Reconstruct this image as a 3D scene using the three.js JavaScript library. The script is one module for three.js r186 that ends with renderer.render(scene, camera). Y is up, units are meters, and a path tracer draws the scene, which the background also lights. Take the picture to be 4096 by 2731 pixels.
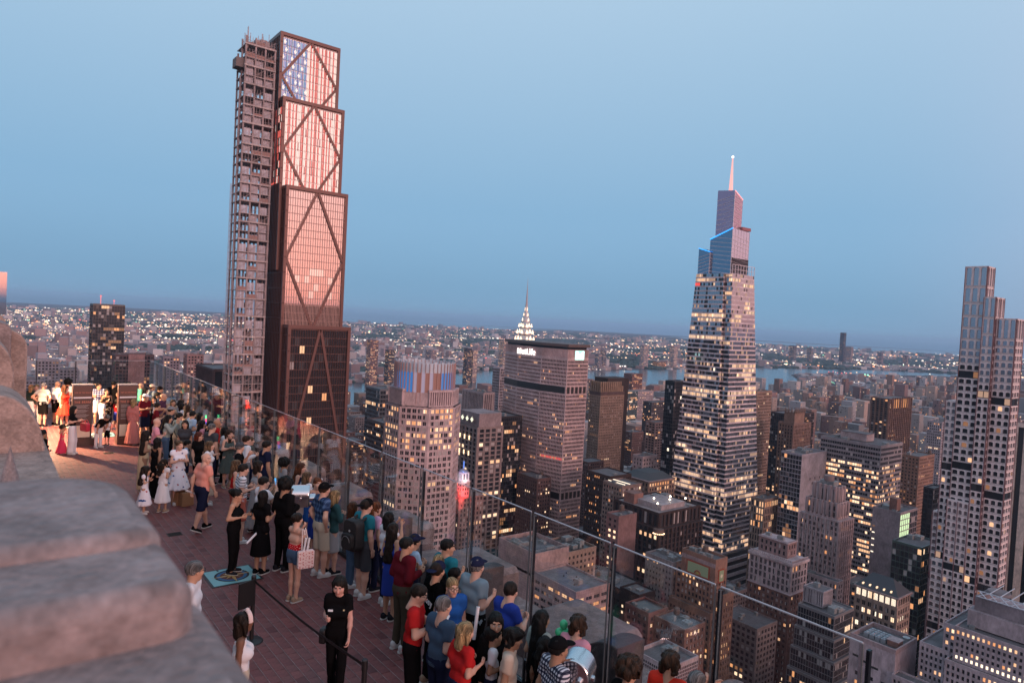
import * as THREE from 'three';
import { mergeGeometries } from 'three/addons/utils/BufferGeometryUtils.js';
import { FontLoader } from 'three/addons/loaders/FontLoader.js';
import { TextGeometry } from 'three/addons/geometries/TextGeometry.js';

// x runs along the cross-town streets (east), z along the avenues (downtown), y = 0 is the street, the deck is 256.8 m up
const EYE = 262, DECK = EYE - 5.2, R = Math.PI / 180;
const scene = new THREE.Scene();
const camera = new THREE.PerspectiveCamera(53.13, 1024 / 682, 0.1, 60000);
camera.filmGauge = 36; camera.setFocalLength(24); camera.fov = 53.13; camera.updateProjectionMatrix();
camera.position.set(0, EYE, 0);
camera.rotation.order = 'YXZ';
camera.rotation.set(-1.72 * R, -(90 + 38.0) * R, 3.0 * R);
camera.focus = 15; camera.userData.fStop = 2.1;

// dusk sky: blue in the east and south, the afterglow of a set sun low in the west (-x)
const SW = 1024, SH = 512, skyData = new Float32Array(SW * SH * 4);
const mixc = (a, b, t) => a.map((v, i) => v + (b[i] - v) * t), sm = (a, b, v) => { const t = Math.min(1, Math.max(0, (v - a) / (b - a))); return t * t * (3 - 2 * t); };
const SKY_LOW = [0.185, 0.350, 0.525], SKY_MID = [0.245, 0.440, 0.645], SKY_HIGH = [0.400, 0.570, 0.740], SKY_TOP = [0.410, 0.560, 0.720];
const GLOW_LOW = [2.1, 0.74, 0.50], GLOW_MID = [1.75, 1.12, 1.04], GLOW_HIGH = [0.80, 0.78, 0.88];
for (let j = 0; j < SH; j++) for (let i = 0; i < SW; i++) {
  const el = ((j + 0.5) / SH - 0.5) * 180, az = ((i + 0.5) / SW - 0.5) * 360;      // az measured from +x towards +z
  const e = Math.max(0, el);
  let c = e < 9 ? mixc(SKY_LOW, SKY_MID, sm(-1, 9, e)) : e < 26 ? mixc(SKY_MID, SKY_HIGH, sm(5, 27, e) * 0.98) : mixc(SKY_HIGH, SKY_TOP, sm(26, 60, e));
  if (e >= 9 && e < 26) c = mixc(SKY_MID, SKY_HIGH, (e - 9) / 17);
  const off = Math.abs(((az - 180 + 540) % 360) - 180);                           // degrees away from the west
  const g = e < 4 ? mixc(GLOW_LOW, GLOW_MID, sm(-2, 5, e) * 0.5) : e < 13 ? mixc(mixc(GLOW_LOW, GLOW_MID, 0.45), GLOW_MID, sm(3, 13, e)) : mixc(GLOW_MID, GLOW_HIGH, sm(13, 34, e));
  const w = (1 - sm(15, 118, off)) * (1 - sm(30, 68, e));
  c = mixc(c, g, w);
  if (el < 0) c = [0.13, 0.25, 0.38];                                               // air below the eye's level, seen only past the rim of the ground
  const k = (j * SW + i) * 4; skyData[k] = c[0]; skyData[k + 1] = c[1]; skyData[k + 2] = c[2]; skyData[k + 3] = 1;
}
const sky = new THREE.DataTexture(skyData, SW, SH, THREE.RGBAFormat, THREE.FloatType);
sky.mapping = THREE.EquirectangularReflectionMapping; sky.magFilter = THREE.LinearFilter; sky.colorSpace = THREE.LinearSRGBColorSpace; sky.needsUpdate = true;
scene.background = sky; scene.environment = sky;
const sun = new THREE.DirectionalLight(new THREE.Color(1, 0.60, 0.52), 1.3);
sun.position.set(-900, 430, 40); sun.target.position.set(0, 262, 0); sun.castShadow = true; sun.shadow.radius = 34;
sun.shadow.mapSize.set(4096, 4096); Object.assign(sun.shadow.camera, { left: -900, right: 900, top: 500, bottom: -500, near: 1, far: 4000 });
scene.add(sun, sun.target);
const renderer = new THREE.WebGLRenderer({ antialias: true });
renderer.setSize(1024, 682); renderer.toneMapping = THREE.LinearToneMapping; renderer.toneMappingExposure = 1.06;
renderer.shadowMap.enabled = true; renderer.shadowMap.type = THREE.PCFSoftShadowMap;
scene.fog = new THREE.FogExp2(new THREE.Color(0.42, 0.62, 0.86), 0.000032);

// ---------- helpers
let seed = 7; const rnd = () => { seed = (seed + 0x6D2B79F5) | 0; let t = Math.imul(seed ^ (seed >>> 15), 1 | seed); t = (t + Math.imul(t ^ (t >>> 7), 61 | t)) ^ t; return ((t ^ (t >>> 14)) >>> 0) / 4294967296; };
const rr = (a, b) => a + rnd() * (b - a), pick = (a) => a[Math.floor(rnd() * a.length)];
const C = (r, g, b) => new THREE.Color().setRGB(r, g, b);
const used = new Map();
const nm = (n) => { const k = used.get(n) || 0; used.set(n, k + 1); return k ? n + '_' + String(k).padStart(3, '0') : n; };
function tag(o, label, category, group, kind) { if (label) o.userData.label = label; if (category) o.userData.category = category; if (group) o.userData.group = group; if (kind) o.userData.kind = kind; return o; }
function mesh(name, geo, mat, parent) { const m = new THREE.Mesh(geo, mat); m.name = parent ? name : nm(name); m.castShadow = m.receiveShadow = true; (parent || scene).add(m); return m; }
function thing(name, label, category, pos, group) { const o = new THREE.Group(); o.name = nm(name); o.position.set(...pos); tag(o, label, category, group); scene.add(o); return o; }
function hash(x, y) { let h = Math.imul(x | 0, 374761393) + Math.imul(y | 0, 668265263) | 0; h = Math.imul(h ^ (h >>> 13), 1274126177); return ((h ^ (h >>> 16)) >>> 0) / 4294967296; }
function vnoise(x, y, per) { const xi = Math.floor(x), yi = Math.floor(y), fx = x - xi, fy = y - yi, u = fx * fx * (3 - 2 * fx), v = fy * fy * (3 - 2 * fy), w = (a) => per ? ((a % per) + per) % per : a;
  const a = hash(w(xi), w(yi)), b = hash(w(xi + 1), w(yi)), c = hash(w(xi), w(yi + 1)), d = hash(w(xi + 1), w(yi + 1)); return a + (b - a) * u + (c - a) * v + (a - b - c + d) * u * v; }
function fbm(x, y, o, per) { let s = 0, a = 0.5, n = 0; for (let i = 0; i < o; i++) { s += a * vnoise(x, y, per); n += a; x *= 2; y *= 2; if (per) per *= 2; a *= 0.5; } return s / n; }
// textures: grey noise of a given texel size in metres, used as tint and as relief
function noiseTex(n, metres, fn, srgb) { const d = new Uint8Array(n * n * 4); for (let j = 0; j < n; j++) for (let i = 0; i < n; i++) { const v = fn(i / n, j / n, i, j), a = Array.isArray(v) ? v : [v, v, v], k = (j * n + i) * 4; d[k] = Math.max(0, Math.min(255, a[0] * 255)); d[k + 1] = Math.max(0, Math.min(255, a[1] * 255)); d[k + 2] = Math.max(0, Math.min(255, a[2] * 255)); d[k + 3] = 255; }
  const t = new THREE.DataTexture(d, n, n); t.wrapS = t.wrapT = THREE.RepeatWrapping; t.magFilter = THREE.LinearFilter; t.minFilter = THREE.LinearMipmapLinearFilter; t.generateMipmaps = true; t.repeat.set(1 / metres, 1 / metres); if (srgb) t.colorSpace = THREE.SRGBColorSpace; t.needsUpdate = true; return t; }
const grime = noiseTex(512, 40, (u, v) => { const a = fbm(u * 8, v * 8, 5, 8), b = fbm(u * 64, v * 24, 3, 64); return 0.80 + 0.28 * (a - 0.5) + 0.22 * (b - 0.5) + 0.06; }, true);
const fine = noiseTex(256, 1.6, (u, v) => 0.5 + 0.9 * (fbm(u * 16, v * 16, 4, 16) - 0.5));
const std = (r, g, b, o = {}) => new THREE.MeshStandardMaterial({ color: C(r, g, b), roughness: 0.85, ...o });
const wallM = (r, g, b, o = {}) => std(r * 0.88, g * 0.79, b * 0.82, { map: grime, ...o });
const glow = (r, g, b, k = 1) => new THREE.MeshStandardMaterial({ color: C(0.05, 0.05, 0.05), emissive: C(r, g, b), emissiveIntensity: k, roughness: 0.6 });
const W = {                                                                        // what a window pane can show
  dark: std(0.022, 0.024, 0.030, { roughness: 0.12 }), dark2: std(0.045, 0.044, 0.050, { roughness: 0.2 }), blind: std(0.34, 0.31, 0.31, { roughness: 0.7 }),
  sky: std(0.38, 0.39, 0.43, { roughness: 0.1, metalness: 0.85 }),
  dim: glow(0.26, 0.11, 0.045), amber: glow(0.92, 0.38, 0.15), warm: glow(1.05, 0.58, 0.31), bright: glow(1.45, 0.98, 0.62), white: glow(1.5, 1.25, 0.95), red: glow(1.0, 0.08, 0.06), blue: glow(0.1, 0.45, 1.2), green: glow(0.3, 1.0, 0.6), rosy: glow(0.85, 0.54, 0.36), rosydim: glow(0.42, 0.25, 0.17),
};
const LITMIX = [['dim', 0.30], ['amber', 0.34], ['warm', 0.24], ['bright', 0.12]];
const litClass = (mix = LITMIX) => { let t = rnd(); for (const [k, p] of mix) { if ((t -= p) < 0) return k; } return mix[0][0]; };
// collects boxes and quads (metres, uv in metres) into one geometry
class Geo {
  constructor() { this.p = []; this.n = []; this.u = []; this.i = []; this.c = null; }
  quad(a, b, c, d, nx, ny, nz, ul, vl, col) { const k = this.p.length / 3; this.p.push(...a, ...b, ...c, ...d); for (let q = 0; q < 4; q++) this.n.push(nx, ny, nz); const u0 = (a[0] + a[2]) * 0.71, v0 = a[1]; this.u.push(u0, v0, u0 + ul, v0, u0 + ul, v0 + vl, u0, v0 + vl); this.i.push(k, k + 1, k + 2, k, k + 2, k + 3); if (col) { (this.c ||= []); for (let q = 0; q < 4; q++) this.c.push(...col); } return this; }
  // box in a frame: origin o, horizontal axis s (unit x,z), outward n (unit x,z)
  fbox(f, s0, s1, y0, y1, n0, n1, skip = '') {
    const P = (s, y, n) => [f.x + f.sx * s + f.nx * n, y, f.z + f.sz * s + f.nz * n], ds = s1 - s0, dy = y1 - y0, dn = n1 - n0;
    if (!skip.includes('f')) this.quad(P(s0, y0, n1), P(s1, y0, n1), P(s1, y1, n1), P(s0, y1, n1), f.nx, 0, f.nz, ds, dy);
    if (!skip.includes('b')) this.quad(P(s1, y0, n0), P(s0, y0, n0), P(s0, y1, n0), P(s1, y1, n0), -f.nx, 0, -f.nz, ds, dy);
    if (!skip.includes('l')) this.quad(P(s0, y0, n0), P(s0, y0, n1), P(s0, y1, n1), P(s0, y1, n0), -f.sx, 0, -f.sz, dn, dy);
    if (!skip.includes('r')) this.quad(P(s1, y0, n1), P(s1, y0, n0), P(s1, y1, n0), P(s1, y1, n1), f.sx, 0, f.sz, dn, dy);
    if (!skip.includes('t')) this.quad(P(s0, y1, n1), P(s1, y1, n1), P(s1, y1, n0), P(s0, y1, n0), 0, 1, 0, ds, dn);
    if (!skip.includes('d')) this.quad(P(s0, y0, n0), P(s1, y0, n0), P(s1, y0, n1), P(s0, y0, n1), 0, -1, 0, ds, dn);
    return this;
  }
  box(x0, x1, y0, y1, z0, z1, skip = '') { return this.fbox({ x: 0, z: 0, sx: 1, sz: 0, nx: 0, nz: 1 }, x0, x1, y0, y1, z0, z1, skip); }
  prism(poly, y0, y1, cap = true) {                                              // poly: [x,z] left to right as seen from outside
    for (let k = 0; k < poly.length; k++) { const [ax, az] = poly[k], [bx, bz] = poly[(k + 1) % poly.length], L = Math.hypot(bx - ax, bz - az); if (L < 1e-6) continue; const dx = (bx - ax) / L, dz = (bz - az) / L; this.quad([ax, y0, az], [bx, y0, bz], [bx, y1, bz], [ax, y1, az], -dz, 0, dx, L, y1 - y0); }
    if (cap) { const k = this.p.length / 3, n = poly.length; for (const [x, z] of poly) { this.p.push(x, y1, z); this.n.push(0, 1, 0); this.u.push(x, z); if (this.c) this.c.push(1, 1, 1); } for (let q = 1; q < n - 1; q++) this.i.push(k, k + q, k + q + 1); }
    return this;
  }
  // bar of square section between two points
  bar(a, b, w, h = w) { const A = new THREE.Vector3(...a), B = new THREE.Vector3(...b), d = B.clone().sub(A), L = d.length(); d.normalize(); const up = Math.abs(d.y) > 0.99 ? new THREE.Vector3(1, 0, 0) : new THREE.Vector3(0, 1, 0), s = new THREE.Vector3().crossVectors(up, d).normalize(), t = new THREE.Vector3().crossVectors(d, s);
    const P = (e, i, j) => { const v = (e ? B : A).clone().addScaledVector(s, i * w / 2).addScaledVector(t, j * h / 2); return [v.x, v.y, v.z]; };
    const q = (a2, b2, c2, d2, n, l, m) => this.quad(d2, c2, b2, a2, n.x, n.y, n.z, l, m), ns = s.clone().negate(), nt = t.clone().negate(), nd = d.clone().negate();
    q(P(0, 1, -1), P(1, 1, -1), P(1, 1, 1), P(0, 1, 1), s, L, h); q(P(1, -1, -1), P(0, -1, -1), P(0, -1, 1), P(1, -1, 1), ns, L, h); q(P(0, 1, 1), P(1, 1, 1), P(1, -1, 1), P(0, -1, 1), t, L, w); q(P(0, -1, -1), P(1, -1, -1), P(1, 1, -1), P(0, 1, -1), nt, L, w);
    q(P(1, 1, -1), P(1, -1, -1), P(1, -1, 1), P(1, 1, 1), d, w, h); q(P(0, -1, -1), P(0, 1, -1), P(0, 1, 1), P(0, -1, 1), nd, w, h); return this; }
  add(g, m) { const gg = m ? g.clone().applyMatrix4(m) : g, k = this.p.length / 3, P = gg.attributes.position.array, N = gg.attributes.normal.array, U = gg.attributes.uv?.array; for (const v of P) this.p.push(v); for (const v of N) this.n.push(v); for (let q = 0; q < P.length / 3; q++) this.u.push(U ? U[q * 2] : P[q * 3], U ? U[q * 2 + 1] : P[q * 3 + 1]); if (gg.index) for (const v of gg.index.array) this.i.push(v + k); else for (let q = 0; q < P.length / 3; q++) this.i.push(q + k); return this; }
  get empty() { return !this.i.length; }
  geo() { const g = new THREE.BufferGeometry(); g.setAttribute('position', new THREE.Float32BufferAttribute(this.p, 3)); g.setAttribute('normal', new THREE.Float32BufferAttribute(this.n, 3)); g.setAttribute('uv', new THREE.Float32BufferAttribute(this.u, 2)); if (this.c) g.setAttribute('color', new THREE.Float32BufferAttribute(this.c, 3)); g.setIndex(this.i); return g; }
}
const PANE = new THREE.PlaneGeometry(1, 1), BOX1 = new THREE.BoxGeometry(1, 1, 1);
const foot = [];                                                                   // footprints taken by the buildings below
const frame = (ax, az, bx, bz) => { const L = Math.hypot(bx - ax, bz - az), sx = (bx - ax) / L, sz = (bz - az) / L; return { x: ax, z: az, sx, sz, nx: -sz, nz: sx, L }; };
// a building: a Group at its base whose parts are given in world metres
class Bld {
  constructor(name, label, category, cx, cz, group) { this.cx = cx; this.cz = cz; this.o = thing(name, label, category, [cx, 0, cz], group); this.win = []; this.D = Math.hypot(cx, cz); }
  part(name, geo, mat) { const g = geo instanceof Geo ? geo.geo() : geo; g.translate(-this.cx, 0, -this.cz); return mesh(name, g, mat, this.o); }
  sub(name, geo, mat, parent) { const g = geo instanceof Geo ? geo.geo() : geo; g.translate(-this.cx, 0, -this.cz); return mesh(name, g, mat, parent); }
  // wall grid of piers and spandrels along A->B (left to right seen from outside), panes set back between them
  face(wall, ax, az, bx, bz, y0, y1, o = {}) {
    const f = frame(ax, az, bx, bz), { bay = 3, floor = 3.6, pier = 0.9, span = 1.4, set = 0.35, lit = 0.15, mix, ends = pier, split = 0, dark = [['dark', 0.7], ['dark2', 0.2], ['blind', 0.1]], rowLit, top = span, pierOut = 0, spanOut = 0, skipRow, cls } = o;
    const nb = Math.max(1, Math.round((f.L - ends) / bay)), bw = (f.L - ends) / nb, nf = Math.max(1, Math.round((y1 - y0 - top) / floor)), fh = (y1 - y0 - top) / nf;
    const e = ends / 2;
    for (let b = 0; b <= nb; b++) { const s = e + b * bw, half = (b === 0 || b === nb) ? ends / 2 : pier / 2; wall.fbox(f, b === 0 ? 0 : s - half, b === nb ? f.L : s + half, y0, y1, -set, pierOut, 'bd'); }
    for (let k = 0; k <= nf; k++) { const ya = y0 + k * fh, h = k === nf ? top : span; wall.fbox(f, ends * 0.4, f.L - ends * 0.4, ya + 0.002, ya + h - (k === nf ? 0.004 : 0), -set, spanOut - 0.004, 'blr'); }
    for (let k = 0; k < nf; k++) { if (skipRow?.(k, nf)) continue; const rl = rowLit ? rowLit(k, nf) : lit * (0.35 + 1.3 * rnd() * rnd() * 2); let run = rnd() < rl, runCls = litClass(mix);
      for (let b = 0; b < nb; b++) { if (rnd() < 0.45) { run = rnd() < rl; runCls = litClass(mix); } const n = split || 1, s0 = e + b * bw + pier / 2, w = (bw - pier) / n;
        for (let q = 0; q < n; q++) { let c = cls?.(k, b, nf, nb); if (!c) { if (run && rnd() < 0.86) c = rnd() < 0.6 ? runCls : litClass(mix); else { let t = rnd(); c = 'dark'; for (const [kk, p] of dark) { if ((t -= p) < 0) { c = kk; break; } } } }
          const g = n > 1 ? 0.1 : 0.02; this.win.push([f, s0 + q * w + g, s0 + (q + 1) * w - g, y0 + k * fh + span + 0.02, y0 + (k + 1) * fh - 0.02, -set + 0.04, c]); } } }
    return { nb, bw, nf, fh, f };
  }
  // panes large enough to be told apart become parts of their own (at most most), the others one part per kind
  glaze(most = 300, minPx = 9) {
    const px = 2731 / this.D, big = this.win.map((w, i) => [Math.min(w[2] - w[1], w[4] - w[3]) * px * (0.3 + 0.7 * Math.abs((w[0].nx * (this.cx) + w[0].nz * this.cz) / this.D)) + w[3] * 1e-4, i]).filter((a) => a[0] >= minPx).sort((a, b) => b[0] - a[0]).slice(0, most), own = new Set(big.map((a) => a[1])), rest = new Map();
    this.win.forEach(([f, s0, s1, y0, y1, n, c], i) => {
      if (own.has(i)) { const s = (s0 + s1) / 2; const m = mesh('window', PANE, W[c], this.o); m.position.set(f.x + f.sx * s + f.nx * n - this.cx, (y0 + y1) / 2, f.z + f.sz * s + f.nz * n - this.cz); m.rotation.y = Math.atan2(f.nx, f.nz); m.scale.set(s1 - s0, y1 - y0, 1); }
      else { if (!rest.has(c)) rest.set(c, new Geo()); const P = (s, y) => [f.x + f.sx * s + f.nx * n, y, f.z + f.sz * s + f.nz * n]; rest.get(c).quad(P(s0, y0), P(s1, y0), P(s1, y1), P(s0, y1), f.nx, 0, f.nz, s1 - s0, y1 - y0); }
    });
    const NAMES = { dark: 'dark_windows', dark2: 'dim_windows', blind: 'curtained_windows', sky: 'reflecting_windows', dim: 'faintly_lit_windows', amber: 'amber_windows', warm: 'warm_windows', bright: 'bright_windows', white: 'white_windows', red: 'red_windows', blue: 'blue_windows', green: 'green_windows', green2: 'pale_green_windows', rosy: 'rosy_lit_windows', rosydim: 'rosy_dim_windows' };
    for (const [c, g] of rest) { const m = this.part(NAMES[c], g, W[c]); m.userData.kind = 'stuff'; }
    return this;
  }
  // roof clutter: parapet, plant boxes, tank
  roof(x0, x1, y, z0, z1, o = {}) {
    const { parapet = 1.1, units = 4, tank = 0, wm, um = PLANT, rm = ROOF, t = 0.5 } = o;
    const p = new Geo(); p.box(x0, x1, y, y + parapet, z0, z0 + t); p.box(x0, x1, y, y + parapet, z1 - t, z1); p.box(x0, x0 + t, y, y + parapet, z0 + t, z1 - t); p.box(x1 - t, x1, y, y + parapet, z0 + t, z1 - t); this.part('parapet', p, wm || CONC);
    this.part('roof', new Geo().box(x0 + t, x1 - t, y - 0.3, y + 0.06, z0 + t, z1 - t, 'd'), rm);
    for (let k = 0; k < units; k++) { const w = rr(1.5, Math.max(2, Math.min(6, (x1 - x0) * 0.3))), d = rr(1.5, Math.max(2, Math.min(6, (z1 - z0) * 0.3))), h = rr(1, 3.2), x = rr(x0 + t + 0.5, Math.max(x0 + t + 0.6, x1 - t - w - 0.5)), z = rr(z0 + t + 0.5, Math.max(z0 + t + 0.6, z1 - t - d - 0.5)); const g = new Geo().box(x, x + w, y, y + h, z, z + d, 'd'); if (rnd() < 0.6) { const n = Math.max(1, Math.floor(w / 1.6)); for (let q = 0; q < n; q++) g.add(new THREE.CylinderGeometry(0.5, 0.55, 0.35, 10), new THREE.Matrix4().makeTranslation(x + (q + 0.5) * w / n, y + h + 0.17, z + d / 2)); } this.part('roof_unit', g, um); }
    for (let k = 0; k < tank; k++) { const x = rr(x0 + 2, x1 - 2), z = rr(z0 + 2, z1 - 2), g = new Geo().add(new THREE.CylinderGeometry(1.6, 1.7, 3, 14), new THREE.Matrix4().makeTranslation(x, y + 3.2, z)).add(new THREE.ConeGeometry(1.75, 1.1, 14), new THREE.Matrix4().makeTranslation(x, y + 5.25, z)); for (const [i, j] of [[1, 1], [1, -1], [-1, 1], [-1, -1]]) g.bar([x + i, y, z + j], [x + i * 0.9, y + 1.9, z + j * 0.9], 0.18); this.part('water_tank', g, TANK); }
  }
  claim(x0, x1, z0, z1) { foot.push([x0, x1, z0, z1]); return this; }
}
const CONC = wallM(0.30, 0.27, 0.265), ROOF = wallM(0.17, 0.175, 0.185), PLANT = std(0.25, 0.26, 0.27, { roughness: 0.6, map: grime }), TANK = wallM(0.20, 0.15, 0.12), STEEL = std(0.34, 0.35, 0.37, { roughness: 0.45, metalness: 0.6 });
// plain grid-aligned block: west face at x0 and north face at z0 look at the deck
function block(name, label, cat, x0, x1, z0, z1, y1, wm, o = {}) {
  const b = o.into || new Bld(name, label, cat, (x0 + x1) / 2, (z0 + z1) / 2, o.group), y0 = o.y0 || 0, set = o.set ?? 0.35, w = new Geo();
  w.box(x0 + set, x1, y0, y1 - 0.05, z0 + set, z1, 'd');
  const n = { ...o, ...(o.north || {}) }, we = { ...o, ...(o.west || {}) };
  if (n.blank) w.box(x0, x1, y0, y1, z0, z0 + set, 'd'); else b.face(w, x1, z0, x0, z0, y0, y1, n);
  if (we.blank) w.box(x0, x0 + set, y0, y1, z0 + set, z1, 'd'); else b.face(w, x0, z0 + set, x0, z1, y0, y1, we);
  b.part('wall', w, wm);
  if (o.roof !== false) b.roof(x0, x1, y1, z0, z1, { wm, ...(o.roof || {}) });
  if (!o.into) { b.claim(x0, x1, z0, z1); }
  if (!o.into && !o.open) b.glaze(o.most, o.minPx);
  return b;
}

// ---------- ground, river
const groundTex = noiseTex(1024, 9000, (u, v) => { const a = fbm(u * 24, v * 24, 5, 24), b = fbm(u * 160, v * 160, 3, 160), g = a > 0.56 ? 1 : 0, k = 0.75 + 0.5 * (b - 0.5); return g ? [0.20 * k, 0.25 * k, 0.22 * k] : [0.40 * k, 0.36 * k, 0.38 * k]; }, true);
{
  const g = new THREE.CircleGeometry(29000, 128); g.rotateX(-Math.PI / 2); const uv = g.attributes.uv, ps = g.attributes.position; for (let i = 0; i < uv.count; i++) uv.setXY(i, ps.getX(i), ps.getZ(i));
  const m = mesh('ground', g, new THREE.MeshStandardMaterial({ color: C(0.62, 0.56, 0.60), map: groundTex, roughness: 1 })); m.userData.kind = 'structure';
}
const shore = [[1950, -3000], [2050, -500], [2240, 900], [2560, 1500], [2860, 2100], [2830, 3100], [2960, 4800], [2700, 6200], [1700, 7600], [600, 8800]], near = [[1500, -3000], [1500, 2900], [2450, 4300], [2250, 6000], [1300, 7200], [300, 8400]];
const waterM = std(0.030, 0.060, 0.080, { roughness: 0.16, bumpMap: noiseTex(256, 60, (u, v) => fbm(u * 12, v * 12, 4, 12)), bumpScale: 0.25 });
const lerpX = (line, z) => { for (let i = 1; i < line.length; i++) if (z <= line[i][1]) { const [xa, za] = line[i - 1], [xb, zb] = line[i]; return xa + (xb - xa) * (z - za) / (zb - za); } return line[line.length - 1][0]; };
const inRiver = (x, z) => x > lerpX(near, z) - 15 && x < lerpX(shore, z) + 15;
{
  const s = new THREE.Shape(); [...near, ...[...shore].reverse()].forEach(([x, z], i) => i ? s.lineTo(x, -z) : s.moveTo(x, -z));
  const g = new THREE.ShapeGeometry(s); g.rotateX(-Math.PI / 2); const uv = g.attributes.uv, ps = g.attributes.position; for (let i = 0; i < uv.count; i++) uv.setXY(i, ps.getX(i), ps.getZ(i)); const m = mesh('river_water', g, waterM); m.position.y = 0.5; tag(m, null, null, null, 'structure');
  // far bays and creeks between the boroughs
  for (const [pts, n] of [[[[4300, 560], [4900, 640], [5200, 820], [4900, 900], [4500, 780], [4250, 700]], 'creek_water'], [[[15500, 9000], [20500, 7000], [27000, 9000], [26000, 16000], [19000, 17000], [16000, 12000]], 'bay_water'], [[[3500, 1120], [4200, 1180], [4300, 1290], [3500, 1220]], 'creek_water'], [[[7000, 14500], [9000, 13500], [16000, 19500], [9000, 26500], [4000, 26000], [5000, 18500]], 'bay_water']]) {
    const q = new THREE.Shape(); pts.forEach(([x, z], i) => i ? q.lineTo(x, -z) : q.moveTo(x, -z)); const g2 = new THREE.ShapeGeometry(q); g2.rotateX(-Math.PI / 2); const m2 = mesh(n, g2, waterM); m2.position.y = 0.5; m2.userData.kind = 'structure'; }
}
// ---------- far boroughs: a carpet nobody could count, the towers that stand out are built one by one
const inView = (x, z, pad = 3) => { const a = Math.atan2(z, x) / R - 38; return a > -40 - pad && a < 41 + pad; };
{
  const N = 21000, im = new THREE.InstancedMesh(BOX1, std(1, 1, 1), N), m4 = new THREE.Matrix4(), q = new THREE.Quaternion(), e = new THREE.Euler(); im.name = 'distant_low_rise_blocks';
  let k = 0; const pal = [[0.36, 0.25, 0.25], [0.42, 0.34, 0.34], [0.50, 0.45, 0.46], [0.28, 0.20, 0.21], [0.60, 0.55, 0.56], [0.32, 0.28, 0.31], [0.22, 0.22, 0.26]];
  while (k < N) { const r = 1650 * Math.pow(11, Math.pow(rnd(), 0.92)), a = rr(-4, 82) * R, x = r * Math.cos(a), z = r * Math.sin(a); if (inRiver(x, z) || x < Math.min(1495, lerpX(near, z)) || (x < 1495 && z < 4600) || (fbm(x / 420 + 9, z / 420, 3) > 0.565 && r > 3000)) continue;
    const s = 0.7 + r / 6500, w = rr(10, 34) * s, d = rr(10, 40) * s, h = (rnd() < 0.05 ? rr(25, 60) : rr(7, 18)) * (r > 9000 ? 1.4 : 1); q.setFromEuler(e.set(0, (z > 2500 ? 0.35 : -0.3) + (rnd() < 0.3 ? 0.4 : 0), 0)); m4.compose(new THREE.Vector3(x, h / 2, z), q, new THREE.Vector3(w, h, d)); im.setMatrixAt(k, m4); const c = pick(pal), v = rr(0.5, 1.05); im.setColorAt(k, C(c[0] * v, c[1] * v, c[2] * v)); k++; }
  tag(im, 'mass of low rooftops across the river reaching to the horizon', 'rooftops', null, 'stuff'); scene.add(im);
  // trees between them
  const tg = new THREE.IcosahedronGeometry(1, 1), NT = 13000, tm = new THREE.InstancedMesh(tg, std(0.035, 0.055, 0.05), NT); tm.name = 'distant_trees'; k = 0;
  while (k < NT) { const r = 1700 * Math.pow(10, Math.pow(rnd(), 0.9)), a = rr(-4, 82) * R, x = r * Math.cos(a), z = r * Math.sin(a); if (inRiver(x, z) || x < lerpX(near, z) || fbm(x / 420 + 9, z / 420, 3) < 0.50) continue; const s = rr(6, 13) * (0.6 + r / 5500); m4.compose(new THREE.Vector3(x, s * 0.35, z), q.identity(), new THREE.Vector3(s * rr(0.8, 1.6), s * 0.7, s * rr(0.8, 1.6))); tm.setMatrixAt(k, m4); k++; }
  tag(tm, 'dark tree cover between the far rooftops', 'trees', null, 'stuff'); scene.add(tm);
  // street and yard lights
  const kinds = [['warm', C(1.6, 1.05, 0.66), 3300], ['white', C(1.8, 1.6, 1.35), 1900], ['orange', C(1.5, 0.6, 0.28), 1500], ['red', C(1.4, 0.12, 0.1), 300], ['green', C(0.5, 1.4, 0.9), 160]];
  for (const [n, c, num] of kinds) { const lm = new THREE.InstancedMesh(BOX1, new THREE.MeshStandardMaterial({ color: C(0.1, 0.1, 0.1), emissive: c, emissiveIntensity: 1.3 }), num); lm.name = 'distant_' + n + '_street_lights'; k = 0;
    while (k < num) { let x, z; const r0 = 1700 * Math.pow(10.5, Math.pow(rnd(), 0.85)), a0 = (rnd() < 0.34 ? rr(-4, 20) : rr(-4, 82)) * R; x = r0 * Math.cos(a0); z = r0 * Math.sin(a0);
      if (inRiver(x, z) || (x < lerpX(near, z) && x < 1495) || fbm(x / 420 + 9, z / 420, 3) > 0.58) continue; const row = rnd() < 0.22 ? 2 + Math.floor(rnd() * 7) : 1, dir = rr(0, 3.14);
      for (let i = 0; i < row && k < num; i++) { const xx = x + Math.cos(dir) * i * r0 * 0.006, zz = z + Math.sin(dir) * i * r0 * 0.006, r = Math.hypot(xx, zz), s = r * 0.00095 * (rnd() < 0.10 ? 1.8 : rr(0.55, 1.15)); m4.makeScale(s, s * 0.8, s).setPosition(xx, rr(9, 16) + s / 2 + (r > 5000 ? 6 : 0), zz); lm.setMatrixAt(k, m4); k++; } }
    tag(lm, 'countless ' + n + ' lamps twinkling over the far boroughs', 'lights', null, 'stuff'); scene.add(lm); }
}

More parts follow.
